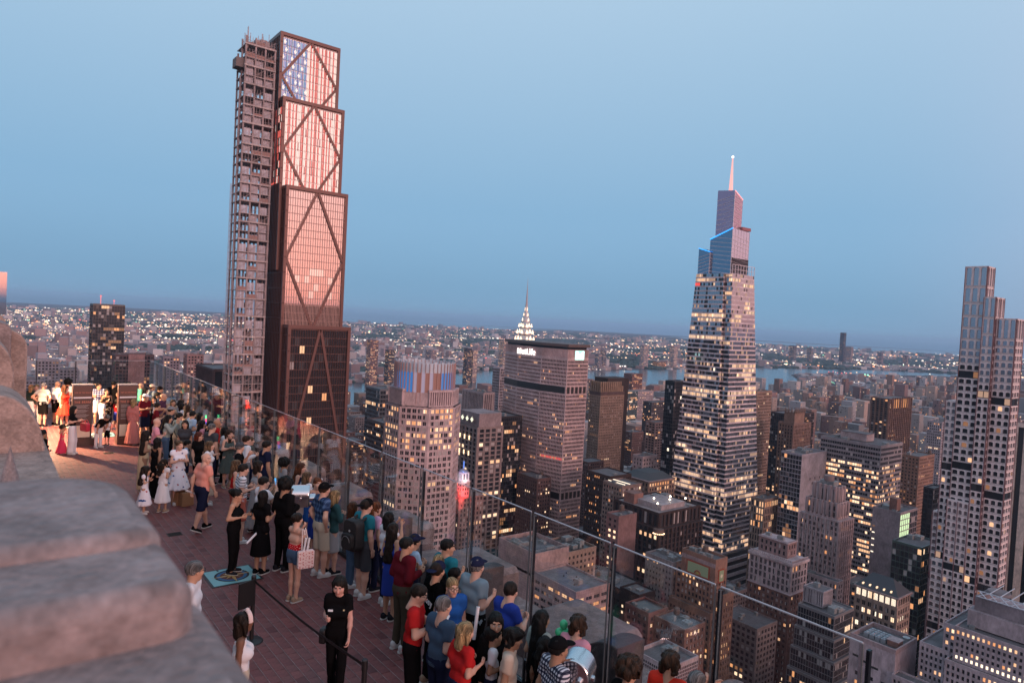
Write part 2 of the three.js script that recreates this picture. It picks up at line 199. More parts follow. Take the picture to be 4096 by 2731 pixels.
// ---------- towers of midtown, near to far
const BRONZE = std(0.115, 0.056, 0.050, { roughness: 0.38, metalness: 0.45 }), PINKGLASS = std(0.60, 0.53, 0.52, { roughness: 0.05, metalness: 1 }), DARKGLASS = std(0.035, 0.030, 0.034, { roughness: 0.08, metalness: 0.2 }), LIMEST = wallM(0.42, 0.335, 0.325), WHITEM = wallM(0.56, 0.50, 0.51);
{ // bronze braced skyscraper whose upper panes carry a lit flag
  const b = new Bld('braced_skyscraper', 'tall stepped bronze skyscraper with diagonal braces and a glowing flag on its upper panes', 'skyscraper', 410, 152); b.claim(362, 452, 128, 176);
  const st = [{ x: 372.6, z0: 134.2, z1: 171.2, y0: 0, y1: 253.4 }, { x: 381.5, z0: 133.0, z1: 169.8, y0: 245, y1: 331.4 }, { x: 388.4, z0: 131.4, z1: 168.3, y0: 324, y1: 381.6 }, { x: 394.9, z0: 130.8, z1: 166.7, y0: 374, y1: 419.4 }];
  const ledW = glow(1.15, 0.88, 0.78), ledR = glow(0.85, 0.13, 0.10), ledB = glow(0.10, 0.26, 0.62), ledC = glow(0.12, 0.42, 0.66);
  const Lw = new Geo(), Lr = new Geo(), Lb = new Geo(), Lc = new Geo();
  st.forEach((t, i) => {
    const F = frame(t.x, t.z0, t.x, t.z1), L = F.L, H = t.y1 - t.y0, x1 = 432 - i * 4, N = frame(x1, t.z0, t.x, t.z0);
    const vis = i === 0 ? 140 : t.y0;
    const body = new Geo().box(t.x + 1.2, x1, t.y0, t.y1 - 1, t.z0 + 1.2, t.z1, 'd'); b.part('core', body, std(0.05, 0.035, 0.035, { roughness: 0.5 }));
    // panes between mullions, west face
    const cols = 12, cw = (L - 3) / cols, fh = i === 0 ? 4.5 : 4.3; const mull = new Geo();
    for (let c = 0; c <= cols * 2; c++) { const s = 1.5 + c * cw / 2; mull.fbox(F, s - 0.06, s + 0.06, vis, t.y1 - 2.4, -1.0, -0.62, 'bd'); }
    for (let y = t.y1 - 2.4; y > vis; y -= fh) mull.fbox(F, 1.5, L - 1.5, y - 0.16, y + 0.16, -1.0, -0.66, 'blr');
    b.part('mullion_grid', mull, i === 0 ? BRONZE : std(0.30, 0.20, 0.19, { roughness: 0.5, metalness: 0.4 }));
    for (let y = t.y1 - 2.4, k = 0; y - fh > vis; y -= fh, k++) for (let c = 0; c < cols; c++) { if (i === 0 && k > 22) continue;
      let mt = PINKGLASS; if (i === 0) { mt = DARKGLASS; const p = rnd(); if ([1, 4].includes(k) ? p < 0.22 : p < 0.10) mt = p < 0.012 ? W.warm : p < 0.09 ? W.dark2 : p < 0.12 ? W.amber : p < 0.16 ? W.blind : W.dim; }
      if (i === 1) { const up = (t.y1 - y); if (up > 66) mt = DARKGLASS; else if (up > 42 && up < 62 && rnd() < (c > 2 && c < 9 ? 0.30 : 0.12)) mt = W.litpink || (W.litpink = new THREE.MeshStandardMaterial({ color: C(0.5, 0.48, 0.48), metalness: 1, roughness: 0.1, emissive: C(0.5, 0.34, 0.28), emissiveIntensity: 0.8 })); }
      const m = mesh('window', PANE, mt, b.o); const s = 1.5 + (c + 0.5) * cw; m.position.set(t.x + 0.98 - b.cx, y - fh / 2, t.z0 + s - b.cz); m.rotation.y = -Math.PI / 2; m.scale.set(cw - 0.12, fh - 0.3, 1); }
    if (i === 1) { const fin = new Geo(); for (let s = 1.8; s < L - 1.8; s += 0.82) fin.fbox(F, s - 0.14, s + 0.14, t.y1 - 84, t.y1 - 66, -0.9, -0.4, 'b'); b.part('louvre_fins', fin, std(0.36, 0.24, 0.22, { metalness: 0.5, roughness: 0.4 })); }
    // perimeter frame and diagonals
    const fr = (nme, g) => b.part(nme, g, BRONZE); const cwid = 1.7;
    fr('frame_column', new Geo().fbox(F, 0, cwid, vis - 40, t.y1 - 1.9, -1.3, 0)); fr('frame_column', new Geo().fbox(F, L - cwid, L, vis - 40, t.y1 - 1.9, -1.3, 0)); fr('top_beam', new Geo().fbox(F, 0, L, t.y1 - 1.9, t.y1, -1.5, 0.05));
    const D = (sa, ya, sb, yb) => fr('brace', new Geo().bar([t.x + 0.62, ya, t.z0 + sa], [t.x + 0.62, yb, t.z0 + sb], 0.95, 1.5));
    if (i === 0) { D(L / 2, t.y1 - 2, 2.2, t.y1 - 78); D(L / 2 + 0.4, t.y1 - 2, L - 2.2, t.y1 - 78); }
    else { const vb = [0, t.y1 - 79, t.y1 - 56, t.y1 - 47][i], ym = (t.y1 - 2 + vb) / 2; D(L / 2 - 0.4, t.y1 - 2, 1.4, ym); D(1.4, ym, L / 2 - 0.4, vb); D(L / 2 + 0.4, t.y1 - 2, L - 1.4, ym); D(L - 1.4, ym, L / 2 + 0.4, vb); }
    // north flank: bronze ribs over dark glass
    const ribs = new Geo(); for (let s = 0; s < N.L; s += 2.6) ribs.fbox(N, s, s + 0.5, vis - 40, t.y1 - 1, -1.2, 0, 'b'); ribs.fbox(N, 0, N.L, t.y1 - 1.9, t.y1, -1.2, 0.04, 'b'); for (let y = t.y1 - 6; y > vis; y -= 8.6) ribs.fbox(N, 0, N.L, y, y + 0.4, -1.2, -0.2, 'b'); b.part('flank_ribs', ribs, BRONZE);
    b.part('roof', new Geo().box(t.x + 1.5, x1, t.y1 - 1.02, t.y1 - 0.8, t.z0 + 0.6, t.z1 - 0.2, 'd'), std(0.10, 0.07, 0.07));
    // light strips of the flag: blue field with white stars, red and white stripes
    if (i >= 2) { const pitch = 0.86, yb = i === 3 ? 372 : 320; let s = 2.0, c = 0; while (s < L - 2) { const field = i === 3 && s < L * 0.455, band = Math.floor((s - (i === 3 ? L * 0.455 : 0)) / 3.45);
        for (let y = t.y1 - 3.2; y > yb; y -= fh) { const y0 = y - fh + 0.42, G = field ? (c % 3 ? Lb : Lc) : (band % 2 === 0 ? (c % 4 === 3 ? Lr : Lw) : (c % 3 === 1 ? Lw : Lr)); const low = i === 2 && rnd() < 0.06; if (!low) G.fbox(F, s - 0.12, s + 0.12 + (G === Lw ? 0.08 : 0), y0, y, -0.9, -0.5, 'b');
          if (field) { const row = Math.round((t.y1 - y) / fh), col = Math.round(s / pitch / 2.6); if ((row + col) % 2 === 0 && c % 3 === (row % 3)) { const ym = (y + y0) / 2; Lw.fbox(F, s - 0.28, s + 0.28, ym - 1.1, ym + 1.1, -0.86, -0.42, 'b'); Lw.fbox(F, s - 0.7, s + 0.7, ym - 0.35, ym + 0.35, -0.86, -0.44, 'b'); } } }
        s += pitch; c++; }
      if (i === 2) for (let s2 = N.L - 14; s2 < N.L - 1; s2 += 0.9) for (let y = t.y1 - 6; y > 335; y -= fh) { if (rnd() < 0.7) (rnd() < 0.25 ? Lw : Lr).fbox(N, s2 - 0.14, s2 + 0.14, y - fh + 0.5, y, 0.0, 0.12, 'b'); } }
  });
  b.part('white_light_strips', Lw, ledW).userData.kind = 'stuff'; b.part('red_light_strips', Lr, ledR).userData.kind = 'stuff'; b.part('blue_light_strips', Lb, ledB).userData.kind = 'stuff'; b.part('cyan_light_strips', Lc, ledC).userData.kind = 'stuff';
}
{ // bare frame standing against it, still under construction
  const x0 = 394.4, x1 = 409, z0 = 112, z1 = 128, top = 411, b = new Bld('construction_tower', 'unclad lattice tower of steel columns and floor decks against the braced skyscraper', 'tower', 402, 120); b.claim(388, 412, 108, 130);
  const colM = std(0.42, 0.33, 0.34, { roughness: 0.7, map: grime }), deckM = std(0.55, 0.46, 0.46, { map: grime }), sheetM = new THREE.MeshStandardMaterial({ color: C(0.68, 0.66, 0.76), roughness: 0.4, transparent: true, opacity: 0.55 }), meshM = std(0.34, 0.20, 0.18);
  const xs = [x0, x0 + 7, x1], zs = [z0, z0 + 5.3, z0 + 10.6, z1];
  for (const x of xs) for (const z of zs) b.part('column', new Geo().box(x - 0.42, x + 0.42, 120, top - (x === x1 ? 6 : z === z1 ? 4 : 0), z - 0.42, z + 0.42), colM);
  let k = 0; for (let y = 128; y < top; y += 4.9 + (k % 4 === 3 ? 1.8 : 0), k++) {
    const d = new Geo(); d.box(x0 - 0.6, x1 + 0.4, y, y + 0.35, z0 - 0.6, z1 + 0.4); if (k % 2 === 0) d.box(x0 - 0.9, x0 - 0.6, y + 0.1, y + 0.9, z0 - 0.7, z1 + 0.4); b.part('floor_deck', d, deckM);
    const g = new Geo(); for (const z of [z0 - 0.55, z1]) { g.bar([x0, y + 0.5, z], [x0 + 7, y + 4.6, z], 0.18); } for (let j = 0; j < 3; j++) if ((k + j) % 3 !== 1) g.bar([x0 - 0.5, y + 0.5, zs[j]], [x0 - 0.5, y + 4.7, zs[j + 1]], 0.22); g.bar([x0 - 0.55, y + 1.5, z0 - 0.5], [x0 - 0.55, y + 1.5, z1], 0.12); g.bar([x0 - 0.55, y + 2.5, z0 - 0.5], [x0 - 0.55, y + 2.5, z1], 0.1); for (let j = 0; j < 10; j++) g.bar([x0 - 0.55, y + 0.3, z0 + j * 1.7], [x0 - 0.55, y + 4.8, z0 + j * 1.7], 0.16); b.part('bracing', g, colM);
    for (let j = 0; j < 3; j++) { const t = rnd(); if (t < 0.62 && y < top - 14) b.part('wind_sheet', new Geo().box(x0 + 1.5, x0 + 1.56, y + 0.4, y + 4.7, zs[j] + 0.5, zs[j + 1] - 0.5), sheetM); else if (t < 0.8) b.part('mesh_panel', new Geo().box(x0 - 0.3, x0 - 0.2, y + 0.4, y + rr(1.4, 3.2), zs[j] + 0.5, zs[j + 1] - 0.5), meshM); }
    if (k % 3 === 1) b.part('hoist_cabin', new Geo().box(x0 + 2, x0 + 6.2, y + 0.4, y + 3.2, z0 + 6, z0 + 9.4), std(0.10, 0.07, 0.07));
  }
  const rail = new Geo(); for (const dx of [-3.2, -1.8]) rail.bar([x0 + 4 + dx, 100, z0 - 2.2], [x0 + 4 + dx, top - 22, z0 - 2.2], 0.28); for (let y = 110; y < top - 22; y += 2.4) { rail.bar([x0 + 0.8, y, z0 - 2.2], [x0 + 2.2, y + 1.2, z0 - 2.2], 0.12); } for (let y = 110; y < top - 22; y += 9) rail.bar([x0 + 1.5, y, z0 - 2.2], [x0 + 1.5, y, z0], 0.16); b.part('hoist_mast', rail, colM);
  const r2 = new Geo(); for (const dz of [-8.6, -8.0]) r2.bar([x0 + 5, 60, z0 + dz + 4.6], [x0 + 5, 330, z0 + dz + 4.6], 0.2); for (let y = 60; y < 330; y += 3) r2.bar([x0 + 5, y, z0 - 4], [x0 + 5, y + 1.5, z0 - 3.4], 0.1); for (let y = 70; y < 330; y += 20) r2.bar([x0 + 5, y, z0 - 3.6], [x0 + 5, y, z0], 0.14); b.part('hoist_mast', r2, colM);
  const cap = new Geo(); cap.box(x0 + 2, x0 + 9, top - 17, top - 12, z0 - 4.4, z0 + 1.5); b.part('cantilever_cabin', cap, std(0.16, 0.13, 0.13)); const po = new Geo(); for (let j = 0; j < 14; j++) { const x = rr(x0, x1), z = rr(z0, z1); po.bar([x, top - 6, z], [x, top + rr(2, 6), z], 0.22); } for (let j = 0; j < 6; j++) { const x = rr(x0, x1 - 4), z = rr(z0, z1 - 4); po.box(x, x + rr(2, 4), top - 4, top + rr(-1, 2), z, z + rr(2, 4)); } b.part('top_steelwork', po, colM);
}
{ // octagonal tower with a lantern crown
  const cx = 403, cz = 241, b = new Bld('octagonal_tower', 'pale octagonal office tower crowned by a ribbed lantern glowing blue and red', 'skyscraper', cx, cz); b.claim(374, 432, 213, 271);
  const oct = (h, c) => [[cx + h, cz - h + c], [cx + h - c, cz - h], [cx - h + c, cz - h], [cx - h, cz - h + c], [cx - h, cz + h - c], [cx - h + c, cz + h], [cx + h - c, cz + h], [cx + h, cz + h - c]];
  const w = new Geo(), P = oct(24, 14), yb = 90, yt = 203; w.prism(oct(23.6, 13.8), yb - 90, yt);
  const lit = (k, nf) => { const d = nf - k; return d === 1 ? 0.7 : d < 8 ? 0.55 : d < 11 ? 0.14 : 0.06; };
  for (const [i, j] of [[1, 2], [2, 3], [3, 4], [4, 5], [0, 1]]) b.face(w, ...P[i], ...P[j], yb, yt, { bay: 3.4, floor: 3.95, pier: 1.0, span: 1.45, set: 0.4, rowLit: lit, split: 2, ends: 1.6, mix: [['amber', 0.34], ['warm', 0.5], ['bright', 0.16]], dark: [['dark', 0.5], ['dark2', 0.2], ['blind', 0.3]] });
  const P2 = oct(22, 12.5); for (const [i, j] of [[1, 2], [3, 4], [0, 1], [4, 5]]) { const F = frame(...P2[i], ...P2[j]); for (let s = 0.4; s < F.L; s += 1.7) w.fbox(F, s, s + 0.9, yt, yt + 10.5, -2, 0, 'b'); w.fbox(F, 0, F.L, yt + 9.6, yt + 11, -2, 0.1, 'b'); w.fbox(F, 0, F.L, yt, yt + 0.8, -2, 0.1, 'b'); }
  w.prism(oct(20.4, 11.6), yt, yt + 9); w.prism(oct(24, 14), yt - 0.4, yt); b.part('wall', w, wallM(0.66, 0.555, 0.55));
  // lantern: glass fins over lit drum
  const blue = glow(0.02, 0.15, 0.42), red = glow(0.20, 0.065, 0.05), pale = glow(0.30, 0.23, 0.31), fin = new THREE.MeshPhysicalMaterial({ color: C(0.62, 0.70, 0.78), roughness: 0.35, transmission: 0.45, thickness: 0 });
  const rad = 20, n = 48; for (let k = 0; k < n; k++) { const a = k / n * 6.2832, a2 = (k + 1) / n * 6.2832, p = (q, r) => [cx + Math.cos(q) * r, cz + Math.sin(q) * r]; const F = frame(...p(a2, rad), ...p(a, rad)); const va = Math.atan2(-(Math.sin((a + a2) / 2)), -Math.cos((a + a2) / 2)), rel = (va / R - 29.6 + 540) % 360 - 180;
    const front = Math.abs(rel) < 26, kk = Math.floor((rel + 26) / 8.7), mt = front ? (kk % 2 ? pale : red) : Math.abs(rel) < 95 ? blue : red; const y0 = yt + (front ? 1 : 9), y1 = yt + 23;
    b.part('lantern_panel', new Geo().fbox(F, 0.1, F.L - 0.1, y0, y1, -0.3, 0), mt); b.part('lantern_fin', new Geo().fbox(F, F.L - 0.16, F.L + 0.16, y0, y1 + 5, -0.2, 0.9), std(0.40, 0.24, 0.22)); b.part('crown_pane', new Geo().fbox(F, 0.2, F.L - 0.2, y1 - 1, y1 + 5.4 + (k % 2) * 0.8, 0.1, 0.22), fin); }
  b.part('lantern_roof', new Geo().prism(Array.from({ length: 24 }, (_, k) => [cx + Math.cos(-k / 24 * 6.2832) * 19, cz + Math.sin(-k / 24 * 6.2832) * 19]), yt + 20, yt + 22), ROOF);
  b.part('drum', new Geo().prism(Array.from({ length: 24 }, (_, k) => [cx + Math.cos(-k / 24 * 6.2832) * 19.4, cz + Math.sin(-k / 24 * 6.2832) * 19.4]), yt, yt + 20, false), std(0.12, 0.12, 0.14)); b.glaze(300, 6);
}
const font = await new FontLoader().loadAsync('fonts/droid/droid_sans_bold.typeface.json');
function text(str, size, depth) { const g = new TextGeometry(str, { font, size, depth, curveSegments: 4 }); g.computeBoundingBox(); const bb = g.boundingBox; g.translate(-(bb.min.x + bb.max.x) / 2, -(bb.min.y + bb.max.y) / 2, 0); return g; }
const onFace = (g, f, s, y, n) => g.applyMatrix4(new THREE.Matrix4().makeBasis(new THREE.Vector3(f.sx, 0, f.sz), new THREE.Vector3(0, 1, 0), new THREE.Vector3(f.nx, 0, f.nz)).setPosition(f.x + f.sx * s + f.nx * n, y, f.z + f.sz * s + f.nz * n));
const BLACKM0 = std(0.02, 0.018, 0.02, { roughness: 0.4 });
{ // broad eight-sided slab with lit lettering
  const cx = 516, cz = 446, b = new Bld('slab_tower', 'broad eight-sided tan slab tower with white lettering lit below its roof', 'skyscraper', cx, cz); b.claim(462, 570, 422, 470);
  const a = 48, bb = 13.5, c = 18, d = 20, P = [[a, -bb], [c, -d], [-c, -d], [-a, -bb], [-a, bb], [-c, d], [c, d], [a, bb]].map(([x, z]) => [cx + x, cz + z]), Q = P.map(([x, z]) => [cx + (x - cx) * 0.985, cz + (z - cz) * 0.975]);
  const w = new Geo(); w.prism(Q, 0, 238); const wm = wallM(0.72, 0.58, 0.56), secs = [[40, 96.5], [103, 196.5], [203, 229]];
  const red = (k, bq, nf) => null; let o = { bay: 1.72, floor: 3.75, pier: 0.52, span: 1.45, set: 0.45, ends: 0.9, dark: [['dark', 0.82], ['dark2', 0.18]], mix: [['dim', 0.3], ['amber', 0.35], ['warm', 0.35]] };
  for (const [i, j] of [[0, 1], [1, 2], [2, 3], [3, 4]]) for (const [y0, y1] of secs) b.face(w, ...P[i], ...P[j], y0, y1, { ...o, lit: 0.075, cls: (k, bq, nf, nb) => (i === 2 && y0 === 103 && k === 8 && bq > 1) ? (rnd() < 0.75 ? 'red' : 'amber') : null });
  for (const [y0, y1] of [[96.5, 103], [196.5, 203]]) for (const [i, j] of [[0, 1], [1, 2], [2, 3], [3, 4]]) { const F = frame(...P[i], ...P[j]); for (let s = 0; s < F.L; s += 5.2) w.fbox(F, s, Math.min(s + 1.6, F.L), y0, y1, -2.6, -0.5, 'b'); }
  for (const [i, j] of [[0, 1], [1, 2], [2, 3], [3, 4]]) { const F = frame(...P[i], ...P[j]); for (let s = 0.3; s < F.L - 0.5; s += 1.72) w.fbox(F, s, s + 0.62, 229, 238, -1, 0, 'b'); w.fbox(F, 0, F.L, 229, 230.4, -1, 0.02, 'b'); }
  b.part('wall', w, wm); b.part('roof_slab', new Geo().prism(P.map(([x, z]) => [cx + (x - cx) * 1.02, cz + (z - cz) * 1.04]), 240.4, 243), std(0.10, 0.07, 0.07, { roughness: 0.6 })); b.part('roof_neck', new Geo().prism(Q.map(([x, z]) => [cx + (x - cx) * 0.97, cz + (z - cz) * 0.95]), 238, 240.4, false), W.dark); for (const [ya, yb] of [[96.6, 102.9], [196.6, 202.9]]) b.part('recess_wall', new Geo().prism(P.map(([x, z]) => [cx + (x - cx) * 0.9895, cz + (z - cz) * 0.983]), ya, yb, false), BLACKM0); 
  const F = frame(...P[1], ...P[2]); const signM = glow(2.0, 1.8, 1.7); b.part('lit_lettering', onFace(text('MetLife', 5.6, 0.5), F, F.L * 0.36, 232.8, 0.35), signM);
  const F2 = frame(...P[3], ...P[4]); const lg = new Geo(); lg.fbox(F2, 9.2, 14.6, 228.6, 237.2, 0.1, 0.5); lg.fbox(F2, 14.6, 20.4, 228.6, 237.2, 0.1, 0.45); b.part('logo_panel', lg, glow(0.55, 1.25, 1.0)); const s = new THREE.Shape(); s.moveTo(0, 0); s.lineTo(0, 8); s.lineTo(2.6, 8); s.lineTo(5.6, 4.6); s.lineTo(8.6, 8); s.lineTo(11, 8); s.lineTo(11, 0); s.lineTo(0, 0); b.part('lit_logo', onFace(new THREE.ExtrudeGeometry(s, { depth: 0.3, bevelEnabled: false }), F2, 9.3, 228.9, 0.52), glow(1.2, 1.9, 1.8));
  b.glaze(300, 3.4);
}
{ // tapering spire with lit triangular windows
  const cx = 690, cz = 560, b = new Bld('art_deco_spire', 'tiered art deco spire with glowing triangular windows behind the slab tower', 'skyscraper', cx, cz); b.claim(670, 712, 540, 582);
  const steel = std(0.50, 0.46, 0.46, { roughness: 0.35, metalness: 0.6 }), lit = glow(2.6, 1.9, 1.25); const tiers = [[225, 13.5, 11], [236, 12, 9.5], [245.5, 10.3, 8.5], [254, 8.4, 7.5], [261.5, 6.2, 6.5], [268, 4.2, 6.5], [274.5, 2.5, 7]];
  block('', '', '', cx - 14, cx + 14, cz - 14, cz + 14, 226, wallM(0.42, 0.38, 0.37), { into: b, bay: 3, roof: false });
  tiers.forEach(([y, r, h], i) => { const g = new THREE.LatheGeometry([0, 0.25, 0.5, 0.75, 1].map((t) => new THREE.Vector2(r * (1 - 0.22 * t * t * 1.4), y + h * t)), 8, Math.PI / 8); g.translate(cx, 0, cz); b.part('crown_tier', g, steel);
    for (const [nx, nz] of [[-1, 0], [0, -1]]) for (let k = -1; k <= 1; k++) { if (i > 4 && k) continue; if (i > 2 && Math.abs(k) > 0 && i === 4) continue; const q = new THREE.Shape(), ww = r * 0.20, hh = h * 0.62; q.moveTo(-ww, 0); q.lineTo(ww, 0); q.lineTo(0, hh); q.lineTo(-ww, 0); const e = new THREE.ExtrudeGeometry(q, { depth: 0.3, bevelEnabled: false }); const fr = { x: cx, z: cz, sx: nx ? 0 : -1, sz: nx ? 1 : 0, nx, nz }; b.part('triangular_window', onFace(e, fr, k * r * 0.46, y + h * (0.14 + 0.1 * (1 - Math.abs(k))), r * (0.94 - 0.02 * i)), lit); } });
  const sp = new THREE.LatheGeometry([[2.0, 278], [1.1, 288], [0.6, 300], [0.25, 311], [0.06, 319]].map((v) => new THREE.Vector2(...v)), 8); sp.translate(cx, 0, cz); b.part('needle', sp, std(0.45, 0.36, 0.36, { metalness: 0.4, roughness: 0.5 })); b.glaze();
}
{ // tapering glass supertall with a spire
  const b = new Bld('glass_supertall', 'tapering glass skyscraper banded in white with lit floors and a pink lit spire', 'skyscraper', 392, 560); b.claim(352, 425, 522, 600);
  const base = { x0: 357.5, z0: 528.5, x1: 420, z1: 590, y: 62 }, top = { x0: 372.3, z0: 540.5, x1: 410.4, z1: 578.3, y: 316 };
  const at = (y) => { const t = (y - base.y) / (top.y - base.y); const L = (k) => base[k] + (top[k] - base[k]) * t; return { x0: L('x0'), x1: L('x1'), z0: L('z0'), z1: L('z1') }; };
  const nF = 61, bandM = wallM(0.85, 0.78, 0.80, { roughness: 0.5 }), core = new Geo();
  const litF = (k) => { const d = nF - k; if (d <= 3) return 0.6; if ([10, 11].includes(d)) return 0.55; if (d < 10) return 0.14; if (d < 22) return 0.2; if ([24, 27, 33, 29].includes(d)) return 0.5; if (d > 45 && d < 52) return 0.62; if (d > 58) return 0.5; return 0.13; };
  for (let k = 0; k < nF; k++) {
    const y = base.y + (top.y - base.y) * k / nF, h = (top.y - base.y) / nF, q = at(y), nt = q.x0 + 7.5, bh = 1.3;   // re-entrant notch at the near corner
    const out = [[q.x1, q.z0], [nt + 16, q.z0], [nt + 16, q.z0 - 0.0], [nt, q.z0], [nt, q.z0 + 2.6], [q.x0, q.z0 + 2.6], [q.x0, q.z1], [q.x1, q.z1]].filter((p, i, a) => i === 0 || Math.hypot(p[0] - a[i - 1][0], p[1] - a[i - 1][1]) > 0.01);
    const sp = new Geo(); sp.prism(out, y, y + bh); sp.prism([...out].map(([x, z]) => [x + (x < 400 ? 0.5 : -0.5), z + (z < 560 ? 0.5 : -0.5)]), y, y + 0.01); b.part('floor_band', sp, bandM);
    core.prism([[q.x1 - 0.6, q.z0 + 0.6], [nt + 0.6, q.z0 + 0.6], [nt + 0.6, q.z0 + 3.2], [q.x0 + 0.6, q.z0 + 3.2], [q.x0 + 0.6, q.z1 - 0.6], [q.x1 - 0.6, q.z1 - 0.6]], y + bh - 0.1, y + h, false);
    const l = litF(k); for (const [ax, az, bx, bz, m, gl] of [[q.x1, q.z0, nt, q.z0, 1, 'dark'], [nt, q.z0, nt, q.z0 + 2.6, 0.5, 'dark'], [nt, q.z0 + 2.6, q.x0, q.z0 + 2.6, 1.2, 'dark2'], [q.x0, q.z0 + 2.6, q.x0, q.z1, 0.75, 'sky']]) {
      const F = frame(ax, az, bx, bz), n = Math.max(1, Math.round(F.L / 1.9)); let run = rnd() < l * 0.62; for (let j = 0; j < n; j++) { if (rnd() < 0.16) run = rnd() < l * m * 0.75; let c = run ? litClass([['rosy', 0.42], ['warm', 0.16], ['bright', 0.06], ['rosydim', 0.36]]) : (rnd() < 0.8 ? (gl === 'sky' || rnd() < 0.4 ? 'sky' : 'dark') : rnd() < 0.6 ? 'dark2' : 'rosydim'); if (!run && gl !== 'sky' && k > nF - 16 && rnd() < 0.5) c = 'sky'; if (k === nF - 3 && j < 3 && m === 1) c = 'red'; if (k === nF - 22 && m === 1 && j === n - 4) c = 'white'; b.win.push([F, F.L * j / n + 0.08, F.L * (j + 1) / n - 0.08, y + bh, y + h, -0.35, c]); } }
  }
  b.part('core', core, W.dark);
  // base podium under the lowest bands
  const pod = new Geo(); pod.box(355, 424, 0, 62, 526.4, 594); b.part('podium', pod, W.dark2); for (let y = 20; y < 62; y += 7) b.part('podium_band', new Geo().box(353.6, 425, y, y + 2.6, 525, 595), bandM);
  // crown blocks: sheets of glass with sloping tops and diagonal lines
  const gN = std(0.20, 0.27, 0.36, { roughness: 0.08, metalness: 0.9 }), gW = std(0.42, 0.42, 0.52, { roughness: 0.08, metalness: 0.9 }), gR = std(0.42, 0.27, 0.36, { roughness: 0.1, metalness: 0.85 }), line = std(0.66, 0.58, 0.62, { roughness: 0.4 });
  function crown(x0, x1, z0, z1, y0, yNW, ySW, yNE, mN, mW, n, dir, extra) {
    const N = new Geo(), We = new Geo(), Ln = new Geo();
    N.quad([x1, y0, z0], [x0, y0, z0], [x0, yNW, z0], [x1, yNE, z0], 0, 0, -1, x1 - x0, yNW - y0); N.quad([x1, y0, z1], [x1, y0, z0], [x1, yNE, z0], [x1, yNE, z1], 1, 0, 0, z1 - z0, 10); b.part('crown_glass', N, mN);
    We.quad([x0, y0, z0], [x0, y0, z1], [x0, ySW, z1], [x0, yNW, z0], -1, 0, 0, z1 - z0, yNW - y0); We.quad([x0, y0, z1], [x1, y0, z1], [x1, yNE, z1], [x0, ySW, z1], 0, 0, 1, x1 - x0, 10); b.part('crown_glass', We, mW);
    for (let k = 0; k <= n; k++) { const t = k / n, y = y0 + (Math.min(yNW, ySW, yNE) - 1 - y0) * t; Ln.bar([x1, y + (dir > 0 ? 0 : 3.2), z0 - 0.12], [x0, y + (dir > 0 ? 3.2 : 0), z0 - 0.12], 0.35); Ln.bar([x0 - 0.12, y + (dir > 0 ? 3.2 : 3.6), z0], [x0 - 0.12, y + (dir > 0 ? 0 : 0), z1], 0.35); if (extra) { Ln.bar([x1, y, z0 - 0.1], [x0, y, z0 - 0.1], 0.25); Ln.bar([x0 - 0.1, y, z0], [x0 - 0.1, y, z1], 0.25); } }
    for (let s = 0; s <= 6; s++) { Ln.bar([x0 - 0.1, y0, z0 + (z1 - z0) * s / 6], [x0 - 0.1, yNW + (ySW - yNW) * s / 6, z0 + (z1 - z0) * s / 6], 0.16); } Ln.bar([x0, y0, z0 - 0.05], [x0, yNW, z0 - 0.05], 0.4); b.part('crown_tracery', Ln, line); return { x0, x1, z0, z1 }; }
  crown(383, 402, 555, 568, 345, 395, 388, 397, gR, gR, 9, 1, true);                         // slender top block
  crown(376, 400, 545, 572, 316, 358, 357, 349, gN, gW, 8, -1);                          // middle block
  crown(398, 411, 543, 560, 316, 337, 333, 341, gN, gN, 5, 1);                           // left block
  b.part('louvres', (() => { const g = new Geo(), F = frame(376, 545, 376, 572); for (let s = 0.6; s < 27; s += 0.9) g.fbox(F, s, s + 0.42, 317, 331, 0.15, 0.4, 'b'); return g; })(), std(0.07, 0.06, 0.07));
  b.part('edge_light', new Geo().bar([375.8, 358.2, 545], [400, 349.2, 544.8], 0.7), glow(0.05, 0.75, 2.2)); b.part('edge_light', new Geo().bar([398, 337.1, 542.8], [411, 341, 542.8], 0.6), glow(0.05, 0.75, 2.2)); b.part('edge_light', new Geo().bar([382.8, 395, 554.8], [382.8, 388, 568], 0.5), glow(1.6, 0.6, 0.6));
  const ter = new Geo(), Fw = frame(372.3, 543, 372.3, 578.3); for (let s = 0; s <= Fw.L; s += 4.4) ter.bar([372.5, 316, 543 + s], [372.5, 324.5, 543 + s], 0.4); ter.bar([372.5, 324.5, 543], [372.5, 324.5, 578.3], 0.4); ter.bar([372.5, 320, 543], [372.5, 320, 578.3], 0.25); b.part('terrace_frame', ter, line); b.part('terrace_floor', new Geo().box(372.6, 410, 315.4, 316.1, 540.8, 578), bandM);
  const cab = new Geo().box(380, 388, 359, 362, 566, 580); b.part('maintenance_rig', cab, std(0.30, 0.12, 0.13));
  const sp = new THREE.CylinderGeometry(0.5, 2.1, 33, 8); sp.translate(392, 411, 561); b.part('spire', sp, glow(1.15, 0.50, 0.46)); for (let k = 0; k < 12; k++) { const rg = new THREE.CylinderGeometry(1.2 - k * 0.07, 1.25 - k * 0.07, 0.4, 8); rg.translate(392, 396.5 + k * 2.5, 561); b.part('spire_ring', rg, line); } const tip = new THREE.SphereGeometry(1.1, 10, 8); tip.translate(392, 428.5, 561); b.part('beacon_light', tip, glow(3, 2.8, 2.7));
  b.glaze(300, 6);
}
